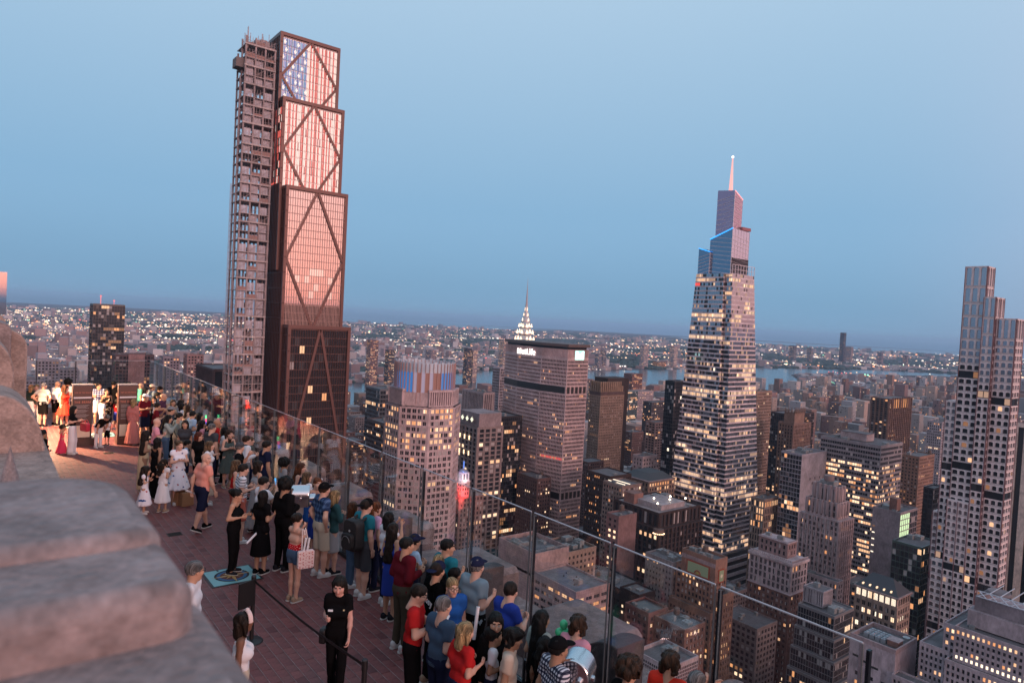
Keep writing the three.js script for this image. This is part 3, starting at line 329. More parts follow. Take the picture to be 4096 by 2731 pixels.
const TAN = wallM(0.40, 0.30, 0.24), BRICK = wallM(0.27, 0.155, 0.125), BRICKT = wallM(0.36, 0.225, 0.165), DKBROWN = wallM(0.05, 0.032, 0.031), GREYW = wallM(0.34, 0.33, 0.345), BLACKM = std(0.028, 0.026, 0.03, { roughness: 0.3 }), PALE = wallM(0.50, 0.44, 0.44), BLUEGREY = wallM(0.33, 0.36, 0.42);
{ // white tower of arched windows, stepping down
  const b = new Bld('arched_tower', 'tall slim white stepped tower covered in rows of arched windows', 'skyscraper', 145, 465); b.claim(115, 172, 446, 486);
  const wm = wallM(0.96, 0.90, 0.88, { roughness: 0.7 }), fh = 4.15, bw = 2.95;
  const bay = (w, h) => { const s = new THREE.Shape(); s.moveTo(-w / 2, 0); s.lineTo(w / 2, 0); s.lineTo(w / 2, h); s.lineTo(-w / 2, h); s.lineTo(-w / 2, 0); const p = new THREE.Path(), a = w / 2 - 0.52, y0 = 0.85, y1 = h - 1.45, rise = 0.78; p.moveTo(-a, y0); p.lineTo(a, y0); p.lineTo(a, y1); for (let k = 1; k <= 7; k++) { const t = k / 8 * Math.PI; p.lineTo(Math.cos(t) * a, y1 + Math.pow(Math.sin(t), 0.62) * rise); } p.lineTo(-a, y1); p.lineTo(-a, y0); s.holes.push(p); const g = new THREE.ExtrudeGeometry(s, { depth: 0.6, bevelEnabled: false }); g.translate(0, 0, -0.6); return g; };
  const cache = new Map(), bayG = (w, h) => { const k = w.toFixed(2) + h.toFixed(2); if (!cache.has(k)) cache.set(k, bay(w, h)); return cache.get(k); };
  let own = 0; const restP = new Geo(), core = new Geo(), ribs = new Geo(); const pxOf = 2731 / 480;
  function side(ax, az, bx, bz, y0, y1, n, big, split) { const F = frame(ax, az, bx, bz), w = F.L / n; let y = y1, k = 0; const rows = []; while (y - 4 > y0) { const h = k < big ? (k === 0 ? 12 : k === 1 ? 9.5 : 7.6 - (k - 2) * 0.5) : fh; y -= Math.max(fh, h); if (y < y0) break; rows.push([y, Math.max(fh, h)]); k++; }
    rows.forEach(([yy, h], r) => { const void_ = r > 4 && r % 13 === 9; for (let j = 0; j < n; j++) { const s = (j + 0.5) * w, m4 = new THREE.Matrix4().makeBasis(new THREE.Vector3(F.sx, 0, F.sz), new THREE.Vector3(0, 1, 0), new THREE.Vector3(F.nx, 0, F.nz)).setPosition(F.x + F.sx * s, yy, F.z + F.sz * s);
        if (!void_) { const g = bayG(w, h); if (own < 420 && yy > 70) { const m = mesh('arched_panel', g, wm, b.o); m.applyMatrix4(m4); m.position.x -= b.cx; m.position.z -= b.cz; own++; } else restP.add(g, m4); }
        let c = 'dark'; const t = rnd(); if (k > 0) { if (r < 8) c = 'sky'; else if (t < 0.012) c = 'warm'; else if (t < 0.07) c = 'dim'; else if (t < 0.16) c = 'dark2'; else if (t < 0.175) c = 'rosydim'; } if (!split) b.win.push([F, s - w / 2 + 0.2, s + w / 2 - 0.2, yy + 0.4, yy + h - 0.25, -0.55, c]); } 
      for (let j = 0; j <= n; j += 1) if (j % (n > 3 ? 2 : n) === 0) ribs.fbox(F, j * w - 0.18, j * w + 0.18, yy, yy + h, -0.1, 0.28, 'bdt'); });
  }
  function vol(x0, x1, z0, z1, y0, y1, nN, nW, big = 0) { core.box(x0 + 0.62, x1, y0, y1 - 0.3, z0 + 0.62, z1, 'd'); const lo = Math.max(y0, 40); side(x1, z0, x0, z0, lo, y1, nN, big); side(x0, z0 + 0.6, x0, z1, lo, y1, nW, big); b.part('roof', new Geo().box(x0 + 0.1, x1, y1 - 0.3, y1 + 0.1, z0 + 0.1, z1), wm); }
  vol(144, 155.2, 458, 470, 0, 308, 3, 3, 6); vol(138.1, 143.98, 455.5, 470, 0, 290, 2, 4, 3); vol(128.4, 138.0, 458.5, 472, 0, 278, 3, 3, 1); vol(155.3, 161.2, 459.5, 472, 0, 228, 2, 2); vol(161.3, 164.5, 461, 473, 0, 160, 1, 2); vol(144, 155.2, 455.2, 457.9, 0, 170, 4, 1); vol(155.4, 162, 456.0, 459.4, 0, 132, 2, 1);
  b.part('core', core, W.dark); b.part('arched_panels_rest', restP, wm).userData.kind = 'stuff'; b.part('rib', ribs, wallM(0.30, 0.17, 0.18)); b.glaze(300, 12);
}
{ // tan tower with dark vertical slots at the picture's edge
  const b = block('slotted_tower', 'tan tower with tall black vertical slots behind the arched white tower', 'skyscraper', 141, 161, 580, 606, 208, wallM(0.95, 0.82, 0.70), { bay: 6.4, floor: 200, pier: 4.3, span: 2, set: 1.2, lit: 0, roof: { units: 0 }, open: true }); const t = new Geo(); for (let k = 0; k < 7; k++) t.box(142 + k * 2.8, 143.6 + k * 2.8, 208, 211 + (k % 2) * 1.6, 580.2, 581.6); b.part('crenel', t, LIMEST); b.glaze();
}
// striped office block with many lit floors
block('striped_office_block', 'wide flat-roofed office block striped in grey bands with rows of lit floors', 'office block', 251.6, 303, 588.5, 630, 174.5, GREYW, { bay: 2.0, floor: 3.95, pier: 0.18, span: 1.75, set: 0.3, ends: 0.5, top: 1.9, rowLit: (k, nf) => { const d = nf - k; return d < 5 ? 0 : d < 14 ? 0.6 : 0.34; }, mix: [['amber', 0.22], ['warm', 0.4], ['bright', 0.3], ['dim', 0.08]], minPx: 8, roof: { units: 5, parapet: 0.8 } });
{ const b = new Bld('roof_penthouse', 'low white plant house on the roof of the striped office block', 'plant house', 280, 606); b.part('wall', new Geo().box(268, 290, 175, 181, 598, 612), PALE); b.part('roof', new Geo().box(267.6, 290.4, 181.002, 181.4, 597.6, 612.4), ROOF); }
// stepped pale tower with octagonal crown piers
{
  const b = block('stepped_tower', 'pale stepped tower with fluted piers and a battlemented crown of small octagonal blocks', 'skyscraper', 224.2, 253.5, 469.2, 489, 136, wallM(0.47, 0.40, 0.40), { bay: 3.25, floor: 3.55, pier: 1.15, span: 1.2, set: 0.5, pierOut: 0.5, lit: 0.16, split: 2, roof: false, open: true, dark: [['dark', 0.45], ['dark2', 0.2], ['blind', 0.35]], mix: [['amber', 0.5], ['warm', 0.4], ['dim', 0.1]] });
  const W2 = wallM(0.52, 0.45, 0.45); block('', '', '', 227.5, 250.5, 472, 487, 146, W2, { into: b, y0: 136, bay: 3.2, floor: 4.5, pier: 1.6, span: 1, pierOut: 0.5, roof: { units: 0, parapet: 1.6 } }); block('', '', '', 230, 247.5, 474.5, 486, 156, W2, { into: b, y0: 146, bay: 2.9, floor: 9, pier: 1.5, span: 0.8, pierOut: 0.7, roof: { units: 1, parapet: 2 } });
  const oc = (x, z, y, h, r) => { const g = new THREE.CylinderGeometry(r, r, h, 8); g.translate(x, y + h / 2, z); b.part('crown_block', g, W2); }; for (let k = 0; k < 7; k++) oc(228 + k * 3.6, 471.6, 138, 9.5, 1.15); for (let k = 0; k < 5; k++) oc(231 + k * 3.8, 474.2, 148, 10.5, 1.2); for (let k = 0; k < 4; k++) oc(227.2, 473 + k * 4.4, 138, 9, 1.1); for (let k = 0; k < 3; k++) oc(229.6, 475.5 + k * 4.2, 148, 10, 1.1);
  b.part('penthouse', new Geo().box(234, 244, 156, 160.5, 477, 484), PLANT); const drum = new THREE.CylinderGeometry(3.4, 3.4, 3.6, 20); drum.translate(239, 162.2, 480); b.part('tank_drum', drum, wallM(0.36, 0.30, 0.29));
  block('', '', '', 219, 252, 461.5, 469.1, 96, W2, { into: b, bay: 3.2, floor: 3.6, pier: 1.2, span: 1.2, split: 2, lit: 0.2, roof: { units: 2, parapet: 1.2 } }); b.claim(215, 254, 458, 489); b.glaze(300, 8);
}
// bluish glass office block with a blank flank
{ const b = block('glass_office_block', 'dark green glass office block with one blank pale flank and a few amber floors', 'office block', 295.5, 314.2, 545.1, 586, 162, wallM(0.42, 0.42, 0.46), { set: 0.3, bay: 2.6, floor: 3.9, pier: 0.2, span: 0.7, rowLit: (k, nf) => { const d = nf - k; return d > 9 && d < 13 ? 0.75 : 0.08; }, west: { blank: true }, dark: [['dark', 0.5], ['sky', 0.15], ['dark2', 0.35]], roof: { units: 4 }, minPx: 8 }); const w = new Geo(); for (let k = 0; k < 5; k++) w.box(295.38, 295.5, 140 - (k % 2) * 4, 142 - (k % 2) * 4, 560 + k * 4, 561 + k * 4); b.part('slit_window', w, W.dark); b.part('roof_crane', new Geo().bar([300, 163, 560], [300, 168, 560], 0.5).bar([300, 168, 556], [300, 168.6, 566], 0.4), STEEL); }
// grey slab with the pale green lit corner
{ const b = block('grey_slab_block', 'grey blank-walled slab with a pale green lit corner at its top', 'office block', 198.9, 217.5, 502, 530, 143, wallM(0.36, 0.335, 0.355), { set: 0.3, north: { blank: true }, west: { bay: 3, floor: 4, pier: 0.3, span: 0.5, cls: (k, bq, nf) => (k > nf - 5 && bq < 5) ? 'green2' : null, lit: 0.12 }, roof: { units: 5, parapet: 1.4 }, open: true }); W.green2 = glow(0.75, 1.0, 0.55); const m = new Geo(); for (let y = 100; y < 142; y += 3.9) m.box(207, 217.4, y, y + 0.08, 501.9, 501.996); b.part('joint', m, std(0.22, 0.2, 0.22)); for (let k = 0; k < 5; k++) { const q = mesh('window', PANE, k ? W.white : W.dim, b.o); q.position.set(216 - b.cx, 131 - k * 4.6, 501.94 - b.cz); q.rotation.y = Math.PI; q.scale.set(1.8, 0.8, 1); } b.part('penthouse', new Geo().box(204, 209, 143.1, 152, 508, 514), BRICK); b.glaze(200, 8); }
block('green_glass_block', 'dark green glass block below the grey slab, stepping down to the avenue', 'office block', 168.7, 186, 460.1, 486, 135, std(0.06, 0.085, 0.08, { roughness: 0.3 }), { bay: 2.4, floor: 3.8, pier: 0.2, span: 0.5, lit: 0.14, minPx: 9, roof: { units: 2 } });
// mansard library-like block
{ const x0 = 160.6, x1 = 184.5, z0 = 409.6, z1 = 427, b = block('mansard_block', 'buff stone block under a dark hipped roof with five small lit dormers', 'building', x0, x1, z0, z1, 112, wallM(0.40, 0.315, 0.255), { bay: 3.4, floor: 4.3, pier: 1.3, span: 1.5, set: 0.5, split: 2, roof: false, open: true, rowLit: (k, nf) => { const d = nf - k; return d === 2 ? 0.5 : d === 4 ? 0.8 : 0.15; }, mix: [['white', 0.5], ['bright', 0.5]] });
  block('', '', '', x0 + 0.3, x1, z0 + 0.3, z1, 117.3, wallM(0.46, 0.37, 0.30), { into: b, y0: 112.05, bay: 3.4, floor: 4.2, pier: 0.9, span: 0.7, split: 4, cls: () => rnd() < 0.8 ? 'white' : 'bright', west: { cls: null, lit: 0.05 }, roof: false, top: 0.6 }); b.part('cornice', new Geo().box(x0 - 0.7, x1 + 0.3, 117.3, 118.1, z0 - 0.7, z1 + 0.3), LIMEST);
  const r = new THREE.BufferGeometry(), A = [x1, 118.1, z0], Bq = [x0, 118.1, z0], Cq = [x0, 118.1, z1], Dq = [x1, 118.1, z1], E = [x1 - 6, 125.5, (z0 + z1) / 2], F = [x0 + 6.5, 125.5, (z0 + z1) / 2], tri = [A, Bq, F, A, F, E, Bq, Cq, F, Cq, Dq, E, Cq, E, F, Dq, A, E].flat(); r.setAttribute('position', new THREE.Float32BufferAttribute(tri, 3)); r.setAttribute('uv', new THREE.Float32BufferAttribute(new Float32Array(tri.length / 3 * 2), 2)); r.computeVertexNormals(); b.part('hipped_roof', r, std(0.035, 0.038, 0.048, { roughness: 0.6 }));
  for (let k = 0; k < 5; k++) { const x = x0 + 4 + k * 3.9; b.part('dormer_light', new Geo().box(x, x + 0.7, 119.4, 120.3, z0 + 0.9, z0 + 2.4), W.bright); } b.glaze(300, 8); }
// brick hotel with white cornice
{ const b = block('brick_hotel', 'brown brick tower with a white stone cornice band and a brick penthouse', 'building', 225.6, 256, 412.3, 432, 96, wallM(0.25, 0.145, 0.12), { bay: 3.3, floor: 3.5, pier: 1.55, span: 1.5, set: 0.35, split: 2, lit: 0.26, roof: false, open: true, dark: [['dark', 0.4], ['dark2', 0.2], ['blind', 0.4]], mix: [['warm', 0.5], ['bright', 0.3], ['amber', 0.2]] });
  const wt = wallM(0.55, 0.49, 0.50); block('', '', '', 225.6, 256, 412.3, 432, 115, wt, { into: b, y0: 96.4, bay: 3.3, floor: 4.3, pier: 1.4, span: 1.1, split: 2, lit: 0.1, roof: { units: 1, parapet: 1 } }); b.part('cornice', new Geo().box(224.4, 256.4, 115.002, 116.7, 411.2, 432.4), wallM(0.62, 0.57, 0.58)); b.part('string_course', new Geo().box(225.0, 256.2, 95.9, 96.5, 411.7, 432.2), wt); const bal = new Geo(); for (let s = 0; s < 30; s += 1.4) bal.box(225 + s, 225.5 + s, 116.7, 118, 411.8, 412.2); for (let s = 0; s < 19; s += 1.4) bal.box(225.0, 225.4, 116.7, 118, 412.4 + s, 412.9 + s); bal.box(224.9, 256, 118, 118.3, 411.7, 412.3); bal.box(224.9, 225.4, 118, 118.3, 412.4, 432); b.part('balustrade', bal, wt);
  block('', '', '', 232.2, 253, 417.8, 429, 126.5, wallM(0.34, 0.25, 0.24), { into: b, y0: 116.8, bay: 3.1, floor: 4.4, pier: 1.7, span: 1.5, lit: 0.05, roof: { units: 2, parapet: 0.8 } }); b.part('penthouse_cornice', new Geo().box(231.6, 253.2, 126.502, 127.1, 417.2, 429.2), wt);
  block('', '', '', 218, 225.5, 414, 430, 62, wallM(0.27, 0.16, 0.13), { into: b, bay: 3.2, floor: 3.5, pier: 1.5, span: 1.5, split: 2, lit: 0.3, roof: { units: 2 } }); b.glaze(300, 9); }
// black glass stepped block
{ const b = new Bld('dark_glass_setbacks', 'dark glass block of stacked setbacks gridded with pale mullions', 'office block', 182, 372); b.claim(160, 200, 345, 385);
  const gm = std(0.15, 0.14, 0.15, { roughness: 0.5 }); let x0 = 172, z0 = 361.1; const ys = [[102.5, 113.7], [92, 102.3], [81, 91.8], [66, 80.8], [0, 65.8]]; ys.forEach(([ya, yb], i) => { block('', '', '', x0 - i * 1.9, 192.5, z0 - i * 2.6, 383, yb, gm, { into: b, y0: ya, bay: 1.5, floor: 3.4, pier: 0.14, span: 0.3, set: 0.25, ends: 0.3, top: 0.9, lit: i > 2 ? 0.16 : 0.04, west: { lit: i > 2 ? 0.55 : 0.03 }, roof: i ? { units: 0, parapet: 0.5 } : { units: 4, parapet: 0.7 } }); });
  block('', '', '', 181, 192.6, 366, 376, 123, wallM(0.40, 0.39, 0.41), { into: b, y0: 114.5, bay: 1.2, floor: 8, pier: 0.7, span: 0.5, lit: 0, roof: { units: 1, parapet: 0.4 } }); b.glaze(300, 9); }
// white concrete block in the corner
{ const x0 = 119.9, x1 = 139, z0 = 307.4, z1 = 329, b = block('concrete_block', 'stained pale concrete block with sunken roof plant and few windows', 'building', x0, x1, z0, z1, 130, wallM(0.50, 0.45, 0.47), { north: { bay: 4.8, floor: 4.0, pier: 3.0, span: 2.2, top: 13.5, lit: 0.3, split: 1 }, west: { bay: 6.6, floor: 4, pier: 5.6, span: 2.2, top: 14, lit: 0.25 }, set: 0.5, roof: false, open: true });
  const par = new Geo(); par.box(x0, x1, 130.0, 132, z0, z0 + 0.7); par.box(x0, x0 + 0.7, 130, 132, z0 + 0.7, z1); par.box(x0 + 0.7, x1, 130, 132, z1 - 0.7, z1); par.box(x1 - 0.7, x1, 130, 132, z0 + 0.7, z1 - 0.7); b.part('parapet', par, wallM(0.44, 0.36, 0.36)); b.part('roof', new Geo().box(x0 + 0.7, x1 - 0.7, 129.9, 130.1, z0 + 0.7, z1 - 0.7), ROOF);
  for (let k = 0; k < 4; k++) { const g = new Geo().box(127 + k * 2.4, 129 + k * 2.4, 130.1, 131.9, 314, 322); for (let q = 0; q < 3; q++) g.add(new THREE.CylinderGeometry(0.7, 0.8, 0.4, 12), new THREE.Matrix4().makeTranslation(128 + k * 2.4, 132.1, 315.4 + q * 2.6)); b.part('cooling_unit', g, std(0.28, 0.30, 0.33, { roughness: 0.5, metalness: 0.4 })); } b.part('stair_hut', new Geo().box(121.8, 126.2, 130.1, 132.6, 314, 319), BRICK); b.part('hut_roof', new Geo().box(121.5, 126.5, 132.602, 132.9, 313.7, 319.3), PALE); b.part('tank', new Geo().add(new THREE.CylinderGeometry(1.5, 1.5, 1.8, 16), new THREE.Matrix4().makeTranslation(123, 131, 325.5)), STEEL); const sl = new Geo(); for (const [xa, xb, y] of [[135, 137.4, 122.6], [131, 133.6, 121.4], [126.4, 130, 120.4]]) sl.box(xa, xb, y, y + 1.0, z0 - 0.03, z0 + 0.02); b.part('louvre_slot', sl, std(0.02, 0.02, 0.02)); const pil = new Geo(); pil.box(133.6, 134.6, 40, 129.9, z0 - 0.5, z0 - 0.01); b.part('duct', pil, wallM(0.30, 0.26, 0.28)); b.glaze(300, 9); }
// white office block in the lower corner, windows in a regular grid
{ const b = new Bld('punched_office_block', 'pale stone office block with square punched windows and a glowing white row', 'office block', 80, 330); b.claim(30, 128, 305, 360); const pm = wallM(0.52, 0.47, 0.49), o = { bay: 1.78, floor: 2.75, pier: 0.85, span: 1.1, set: 0.4, split: 1, lit: 0.22, dark: [['dark', 0.75], ['dark2', 0.25]], mix: [['amber', 0.4], ['warm', 0.3], ['bright', 0.3]], roof: { units: 0, parapet: 0.7 } };
  block('', '', '', 40, 101.2, 314.1, 350, 147.9, pm, { into: b, y0: 134.2, ...o, rowLit: (k, nf) => k === nf - 1 ? 0.7 : k === 0 ? 0 : 0.12, cls: (k) => k === 0 ? 'white' : null, roof: { units: 1, parapet: 0.5 } }); block('', '', '', 36, 103, 311.6, 350, 134, pm, { into: b, ...o, y0: 0 }); block('', '', '', 101.3, 106, 317, 350, 146.5, pm, { into: b, ...o, y0: 100 }); block('', '', '', 103.1, 114.4, 316.5, 350, 135.4, pm, { into: b, ...o, y0: 0 });  block('', '', '', 100, 120, 305, 311.4, 122, pm, { into: b, ...o, y0: 0 });
  const q = new Geo(); q.box(50, 98.5, 148.5, 155, 319, 346); b.part('plant_storey', q, wallM(0.46, 0.42, 0.44)); const scr = new Geo(); scr.box(50, 97, 155.1, 160.5, 321, 321.5); scr.box(96.5, 97, 155.1, 160.5, 321.5, 344); b.part('screen_wall', scr, wallM(0.27, 0.255, 0.275)); const tr = new Geo(); for (let k = 0; k < 12; k++) { const x = 52 + k * 3.7; tr.bar([x, 160.6, 320.6], [x + 3.7, 162.4, 323], 0.28); tr.bar([x, 162.4, 323], [x + 3.7, 160.6, 320.6], 0.24); tr.bar([x, 162.4, 323], [x + 3.7, 162.4, 323], 0.3); tr.bar([x, 160.8, 320.6], [x + 3.7, 160.8, 320.6], 0.3); tr.bar([x, 162.4, 323], [x, 162.4, 340], 0.24); } b.part('roof_truss', tr, std(0.42, 0.46, 0.52, { roughness: 0.5 })); b.part('roof_dish', new Geo().add(new THREE.CylinderGeometry(4, 4.4, 1.2, 24), new THREE.Matrix4().makeTranslation(92, 161.2, 332)), wallM(0.36, 0.33, 0.34)); b.glaze(300, 9); }
// brick tower with tiled panels at its head
{ const x0 = 231.2, x1 = 255.4, z0 = 338.6, z1 = 350, wm = wallM(0.33, 0.20, 0.145), b = block('tiled_brick_tower', 'orange brick tower with green and red tile panels set high on its walls', 'skyscraper', x0, x1, z0, z1, 128.8, wm, { y0: 0, bay: 2.5, floor: 3.45, pier: 1.15, span: 1.3, set: 0.4, top: 12.5, lit: 0.2, dark: [['dark', 0.45], ['dark2', 0.2], ['blind', 0.35]], mix: [['warm', 0.55], ['bright', 0.25], ['amber', 0.2]], roof: { units: 6, tank: 1, parapet: 1.5 }, open: true });
  const F = frame(x1, z0, x0, z0), Fw = frame(x0, z0, x0, z1), redt = std(0.28, 0.06, 0.035, { roughness: 0.4 }), grn = std(0.26, 0.33, 0.20, { roughness: 0.5 }), gold = std(0.45, 0.30, 0.08, { roughness: 0.4 }); b.part('panel_border', new Geo().fbox(F, 4.2, 20.4, 117.2, 125.0, 0.02, 0.25), redt); b.part('tile_panel', new Geo().fbox(F, 5.0, 19.6, 118, 124.2, 0.25, 0.4), grn); b.part('sun_emblem', onFace(new THREE.TorusGeometry(1.9, 0.4, 6, 16, Math.PI), F, 12.3, 118.4, 0.45), redt); b.part('sun_emblem', onFace(new THREE.CircleGeometry(1.2, 16, 0, Math.PI), F, 12.3, 118.4, 0.44), gold); b.part('panel_border', new Geo().fbox(Fw, 3.0, 8.6, 116, 124, 0.02, 0.25), redt); b.part('tile_panel', new Geo().fbox(Fw, 3.7, 7.9, 116.8, 123.2, 0.25, 0.4), grn); b.part('emblem', onFace(new THREE.CircleGeometry(1.1, 14), Fw, 5.8, 120, 0.45), std(0.6, 0.55, 0.4)); b.part('stone_band', new Geo().fbox(F, 0, F.L, 125.3, 127.6, 0.02, 0.14), LIMEST); b.part('stone_band', new Geo().fbox(F, 0.5, F.L - 0.5, 98, 99.2, 0.42, 0.6), LIMEST);
  block('', '', '', x1 + 0.1, x1 + 4.6, z0 + 1.5, z1, 119, wm, { into: b, bay: 2.2, floor: 3.4, pier: 1.2, span: 1.5, lit: 0.15, roof: { units: 0, parapet: 1 } }); block('', '', '', x0 - 5.6, x0 - 0.1, z0 + 0.6, z1, 110.5, wm, { into: b, bay: 2.6, floor: 3.45, pier: 1.2, span: 1.3, split: 2, lit: 0.24, top: 4, roof: { units: 1, parapet: 1.2 } }); block('', '', '', x0 - 1, x1 + 5, z0 - 3.6, z0 - 0.1, 99, wm, { into: b, bay: 2.5, floor: 3.45, pier: 1.15, span: 1.35, lit: 0.25, top: 3.2, roof: { units: 0, parapet: 1 } }); block('', '', '', x1 + 4.7, x1 + 16, z0, z1 + 4, 88, wallM(0.26, 0.14, 0.12), { into: b, bay: 2.8, floor: 3.45, pier: 1.6, span: 1.5, lit: 0.12, roof: { units: 1 } }); b.claim(x0 - 6, x1 + 17, z0 - 4, z1 + 5); b.glaze(300, 9); }
block('brick_lofts', 'reddish brick block with a flat grey roof and several bright windows below the tiled tower', 'building', 213, 233, 288.6, 306, 107.6, BRICK, { bay: 3.0, floor: 3.5, pier: 1.5, span: 1.5, split: 2, lit: 0.22, dark: [['dark', 0.35], ['dark2', 0.25], ['blind', 0.4]], mix: [['warm', 0.4], ['bright', 0.4], ['amber', 0.2]], roof: { units: 3, tank: 1 } });
block('red_brick_block', 'darker red brick block with black roof panels beside the brick lofts', 'building', 233.2, 250, 284, 300, 109.5, wallM(0.22, 0.11, 0.10), { bay: 3.4, floor: 3.6, pier: 1.7, span: 1.6, split: 2, lit: 0.3, mix: [['warm', 0.5], ['bright', 0.4], ['amber', 0.1]], roof: { units: 2, rm: BLACKM } });
block('grey_stone_block', 'grey stone block with small dark windows and cooling towers on its roof', 'building', 262, 284, 339.3, 356, 118, wallM(0.36, 0.345, 0.34), { bay: 2.6, floor: 3.5, pier: 1.5, span: 1.9, lit: 0.06, roof: { units: 5 } });
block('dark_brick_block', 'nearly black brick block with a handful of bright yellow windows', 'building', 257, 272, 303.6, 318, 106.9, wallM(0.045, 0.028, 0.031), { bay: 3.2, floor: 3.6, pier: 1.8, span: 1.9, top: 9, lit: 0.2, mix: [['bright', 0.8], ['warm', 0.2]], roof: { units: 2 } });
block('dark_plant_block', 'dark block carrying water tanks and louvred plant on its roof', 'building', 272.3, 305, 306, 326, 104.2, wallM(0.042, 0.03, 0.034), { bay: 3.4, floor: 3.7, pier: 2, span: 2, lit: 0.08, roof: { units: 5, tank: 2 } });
// tan rounded office block nearest to the deck
{ const tanw = wallM(0.44, 0.335, 0.315), b = new Bld('banded_office_block', 'pinkish stone office block with broken window bands and a broad empty grey roof', 'office block', 240, 222); b.claim(212, 274, 208, 250);
  block('', '', '', 213.9, 243.2, 210.4, 231.5, 142.9, tanw, { into: b, y0: 60, bay: 4.6, floor: 3.5, pier: 1.1, span: 1.9, set: 0.45, split: 2, top: 2.6, lit: 0.34, mix: [['dim', 0.4], ['amber', 0.35], ['warm', 0.25]], roof: { units: 1, parapet: 1.0, rm: wallM(0.24, 0.25, 0.265) } }); block('', '', '', 243.5, 272, 210.7, 233, 149.7, tanw, { into: b, y0: 60, north: { bay: 24, floor: 30, pier: 1, span: 28, top: 9, lit: 0 }, bay: 12, floor: 9, pier: 3, span: 8.5, lit: 0, top: 8, roof: { units: 7, parapet: 2.2 } });
  const jt = new Geo(); for (let y = 64; y < 150; y += 1.2) { jt.box(213.86, 213.9, y, y + 0.05, 210.5, 231.5); jt.box(214, 272, y, y + 0.05, 210.34, 210.39); } b.part('stone_joints', jt, wallM(0.22, 0.15, 0.15)).userData.kind = 'stuff'; const vents = new Geo(); for (let k = 0; k < 5; k++) vents.add(new THREE.CylinderGeometry(0.32, 0.4, 0.7, 10), new THREE.Matrix4().makeTranslation(222 + k * 3.2 + (k % 2), 143.3, 217 + (k * 3.7) % 8)); b.part('roof_vents', vents, std(0.05, 0.05, 0.05)); const rl = new Geo(); for (const [a, c] of [[[244.5, 211.5], [271, 211.5]], [[244.5, 211.5], [244.5, 232]]]) { rl.bar([a[0], 153, a[1]], [c[0], 153, c[1]], 0.14); rl.bar([a[0], 152.5, a[1]], [c[0], 152.5, c[1]], 0.1); } b.part('roof_rail', rl, STEEL); b.glaze(300, 9); }
block('tan_brick_hotel', 'tan brick block with roof terraces behind the pinkish banded office block', 'building', 280, 304, 266, 290, 131, wallM(0.37, 0.28, 0.22), { bay: 3.2, floor: 3.4, pier: 1.7, span: 1.7, lit: 0.12, roof: { units: 6, rm: BLACKM } });
{ const b = block('brown_party_wall_block', 'tall brown block with a blank flank lit by one column of windows', 'building', 298, 309, 306.8 + 21, 345, 138.8, wallM(0.27, 0.17, 0.16), { north: { bay: 3.6, floor: 3.6, pier: 2.2, span: 1.8, lit: 0.35, mix: [['bright', 0.6], ['warm', 0.4]] }, west: { blank: true }, roof: { units: 2, tank: 1 } }); }
block('white_grid_annex', 'low pale block with a fine grid facade at the lower edge', 'building', 168, 186, 219, 238, 126.1, wallM(0.46, 0.41, 0.42), { bay: 1.1, floor: 1.5, pier: 0.25, span: 0.35, set: 0.2, lit: 0, dark: [['dark2', 1]], roof: { units: 3, parapet: 1.6 }, minPx: 99 });
// dark brown block with lamps on its roof
{ const x0 = 300, x1 = 345.5, z0 = 371, z1 = 420, b = block('dark_brown_block', 'dark brown office block with a chamfered corner and bright lamps on its cluttered roof', 'office block', x0, x1, z0, z1, 124, DKBROWN, { bay: 4.4, floor: 3.75, pier: 1.7, span: 0.9, set: 0.5, pierOut: 0.3, rowLit: (k, nf) => nf - k === 2 ? 0.6 : nf - k === 6 ? 0.3 : nf - k === 14 ? 0.6 : 0.06, mix: [['amber', 0.35], ['warm', 0.45], ['bright', 0.2]], roof: false, open: true });
  block('', '', '', x0 + 2.5, x1, z0 + 2.5, z1, 133.5, DKBROWN, { into: b, y0: 124.05, bay: 4.4, floor: 8.4, pier: 1.8, span: 0.6, set: 0.6, pierOut: 0.3, lit: 0, roof: { units: 9, parapet: 1.2, rm: wallM(0.36, 0.34, 0.34) } }); b.part('penthouse', new Geo().box(330, 340, 133.6, 141, 378, 388), BRICK); b.part('roof_deck', new Geo().box(308, 330, 133.7, 137.5, 382, 408), wallM(0.42, 0.40, 0.40));
  const bay2 = new THREE.CylinderGeometry(3.6, 3.6, 2.2, 8); bay2.translate(x0 + 1.6, 123, z0 + 1.6); b.part('corner_bay', bay2, std(0.12, 0.08, 0.07)); for (let k = 0; k < 9; k++) { const a = (150 + k * 18) * R, m = new THREE.SphereGeometry(0.42, 8, 6); m.translate(x0 + 1.6 + Math.cos(a) * 3.9, 121.4, z0 + 1.6 + Math.sin(a) * 3.9); b.part('corner_lamp', m, glow(3, 2, 1.2)); }
  for (const [x, z] of [[309, 379], [320, 388], [312, 396], [318, 404], [309, 410]]) { const m = new THREE.SphereGeometry(0.6, 10, 8); m.translate(x, 139.2, z); b.part('roof_lamp', m, glow(9, 7.5, 5.5)); b.part('lamp_post', new Geo().bar([x, 133.6, z], [x, 138.7, z], 0.16), STEEL); const l = new THREE.PointLight(C(1, 0.82, 0.6), 420, 60, 2); l.position.set(x, 139.2, z); l.castShadow = true; scene.add(l); } b.glaze(300, 9); }
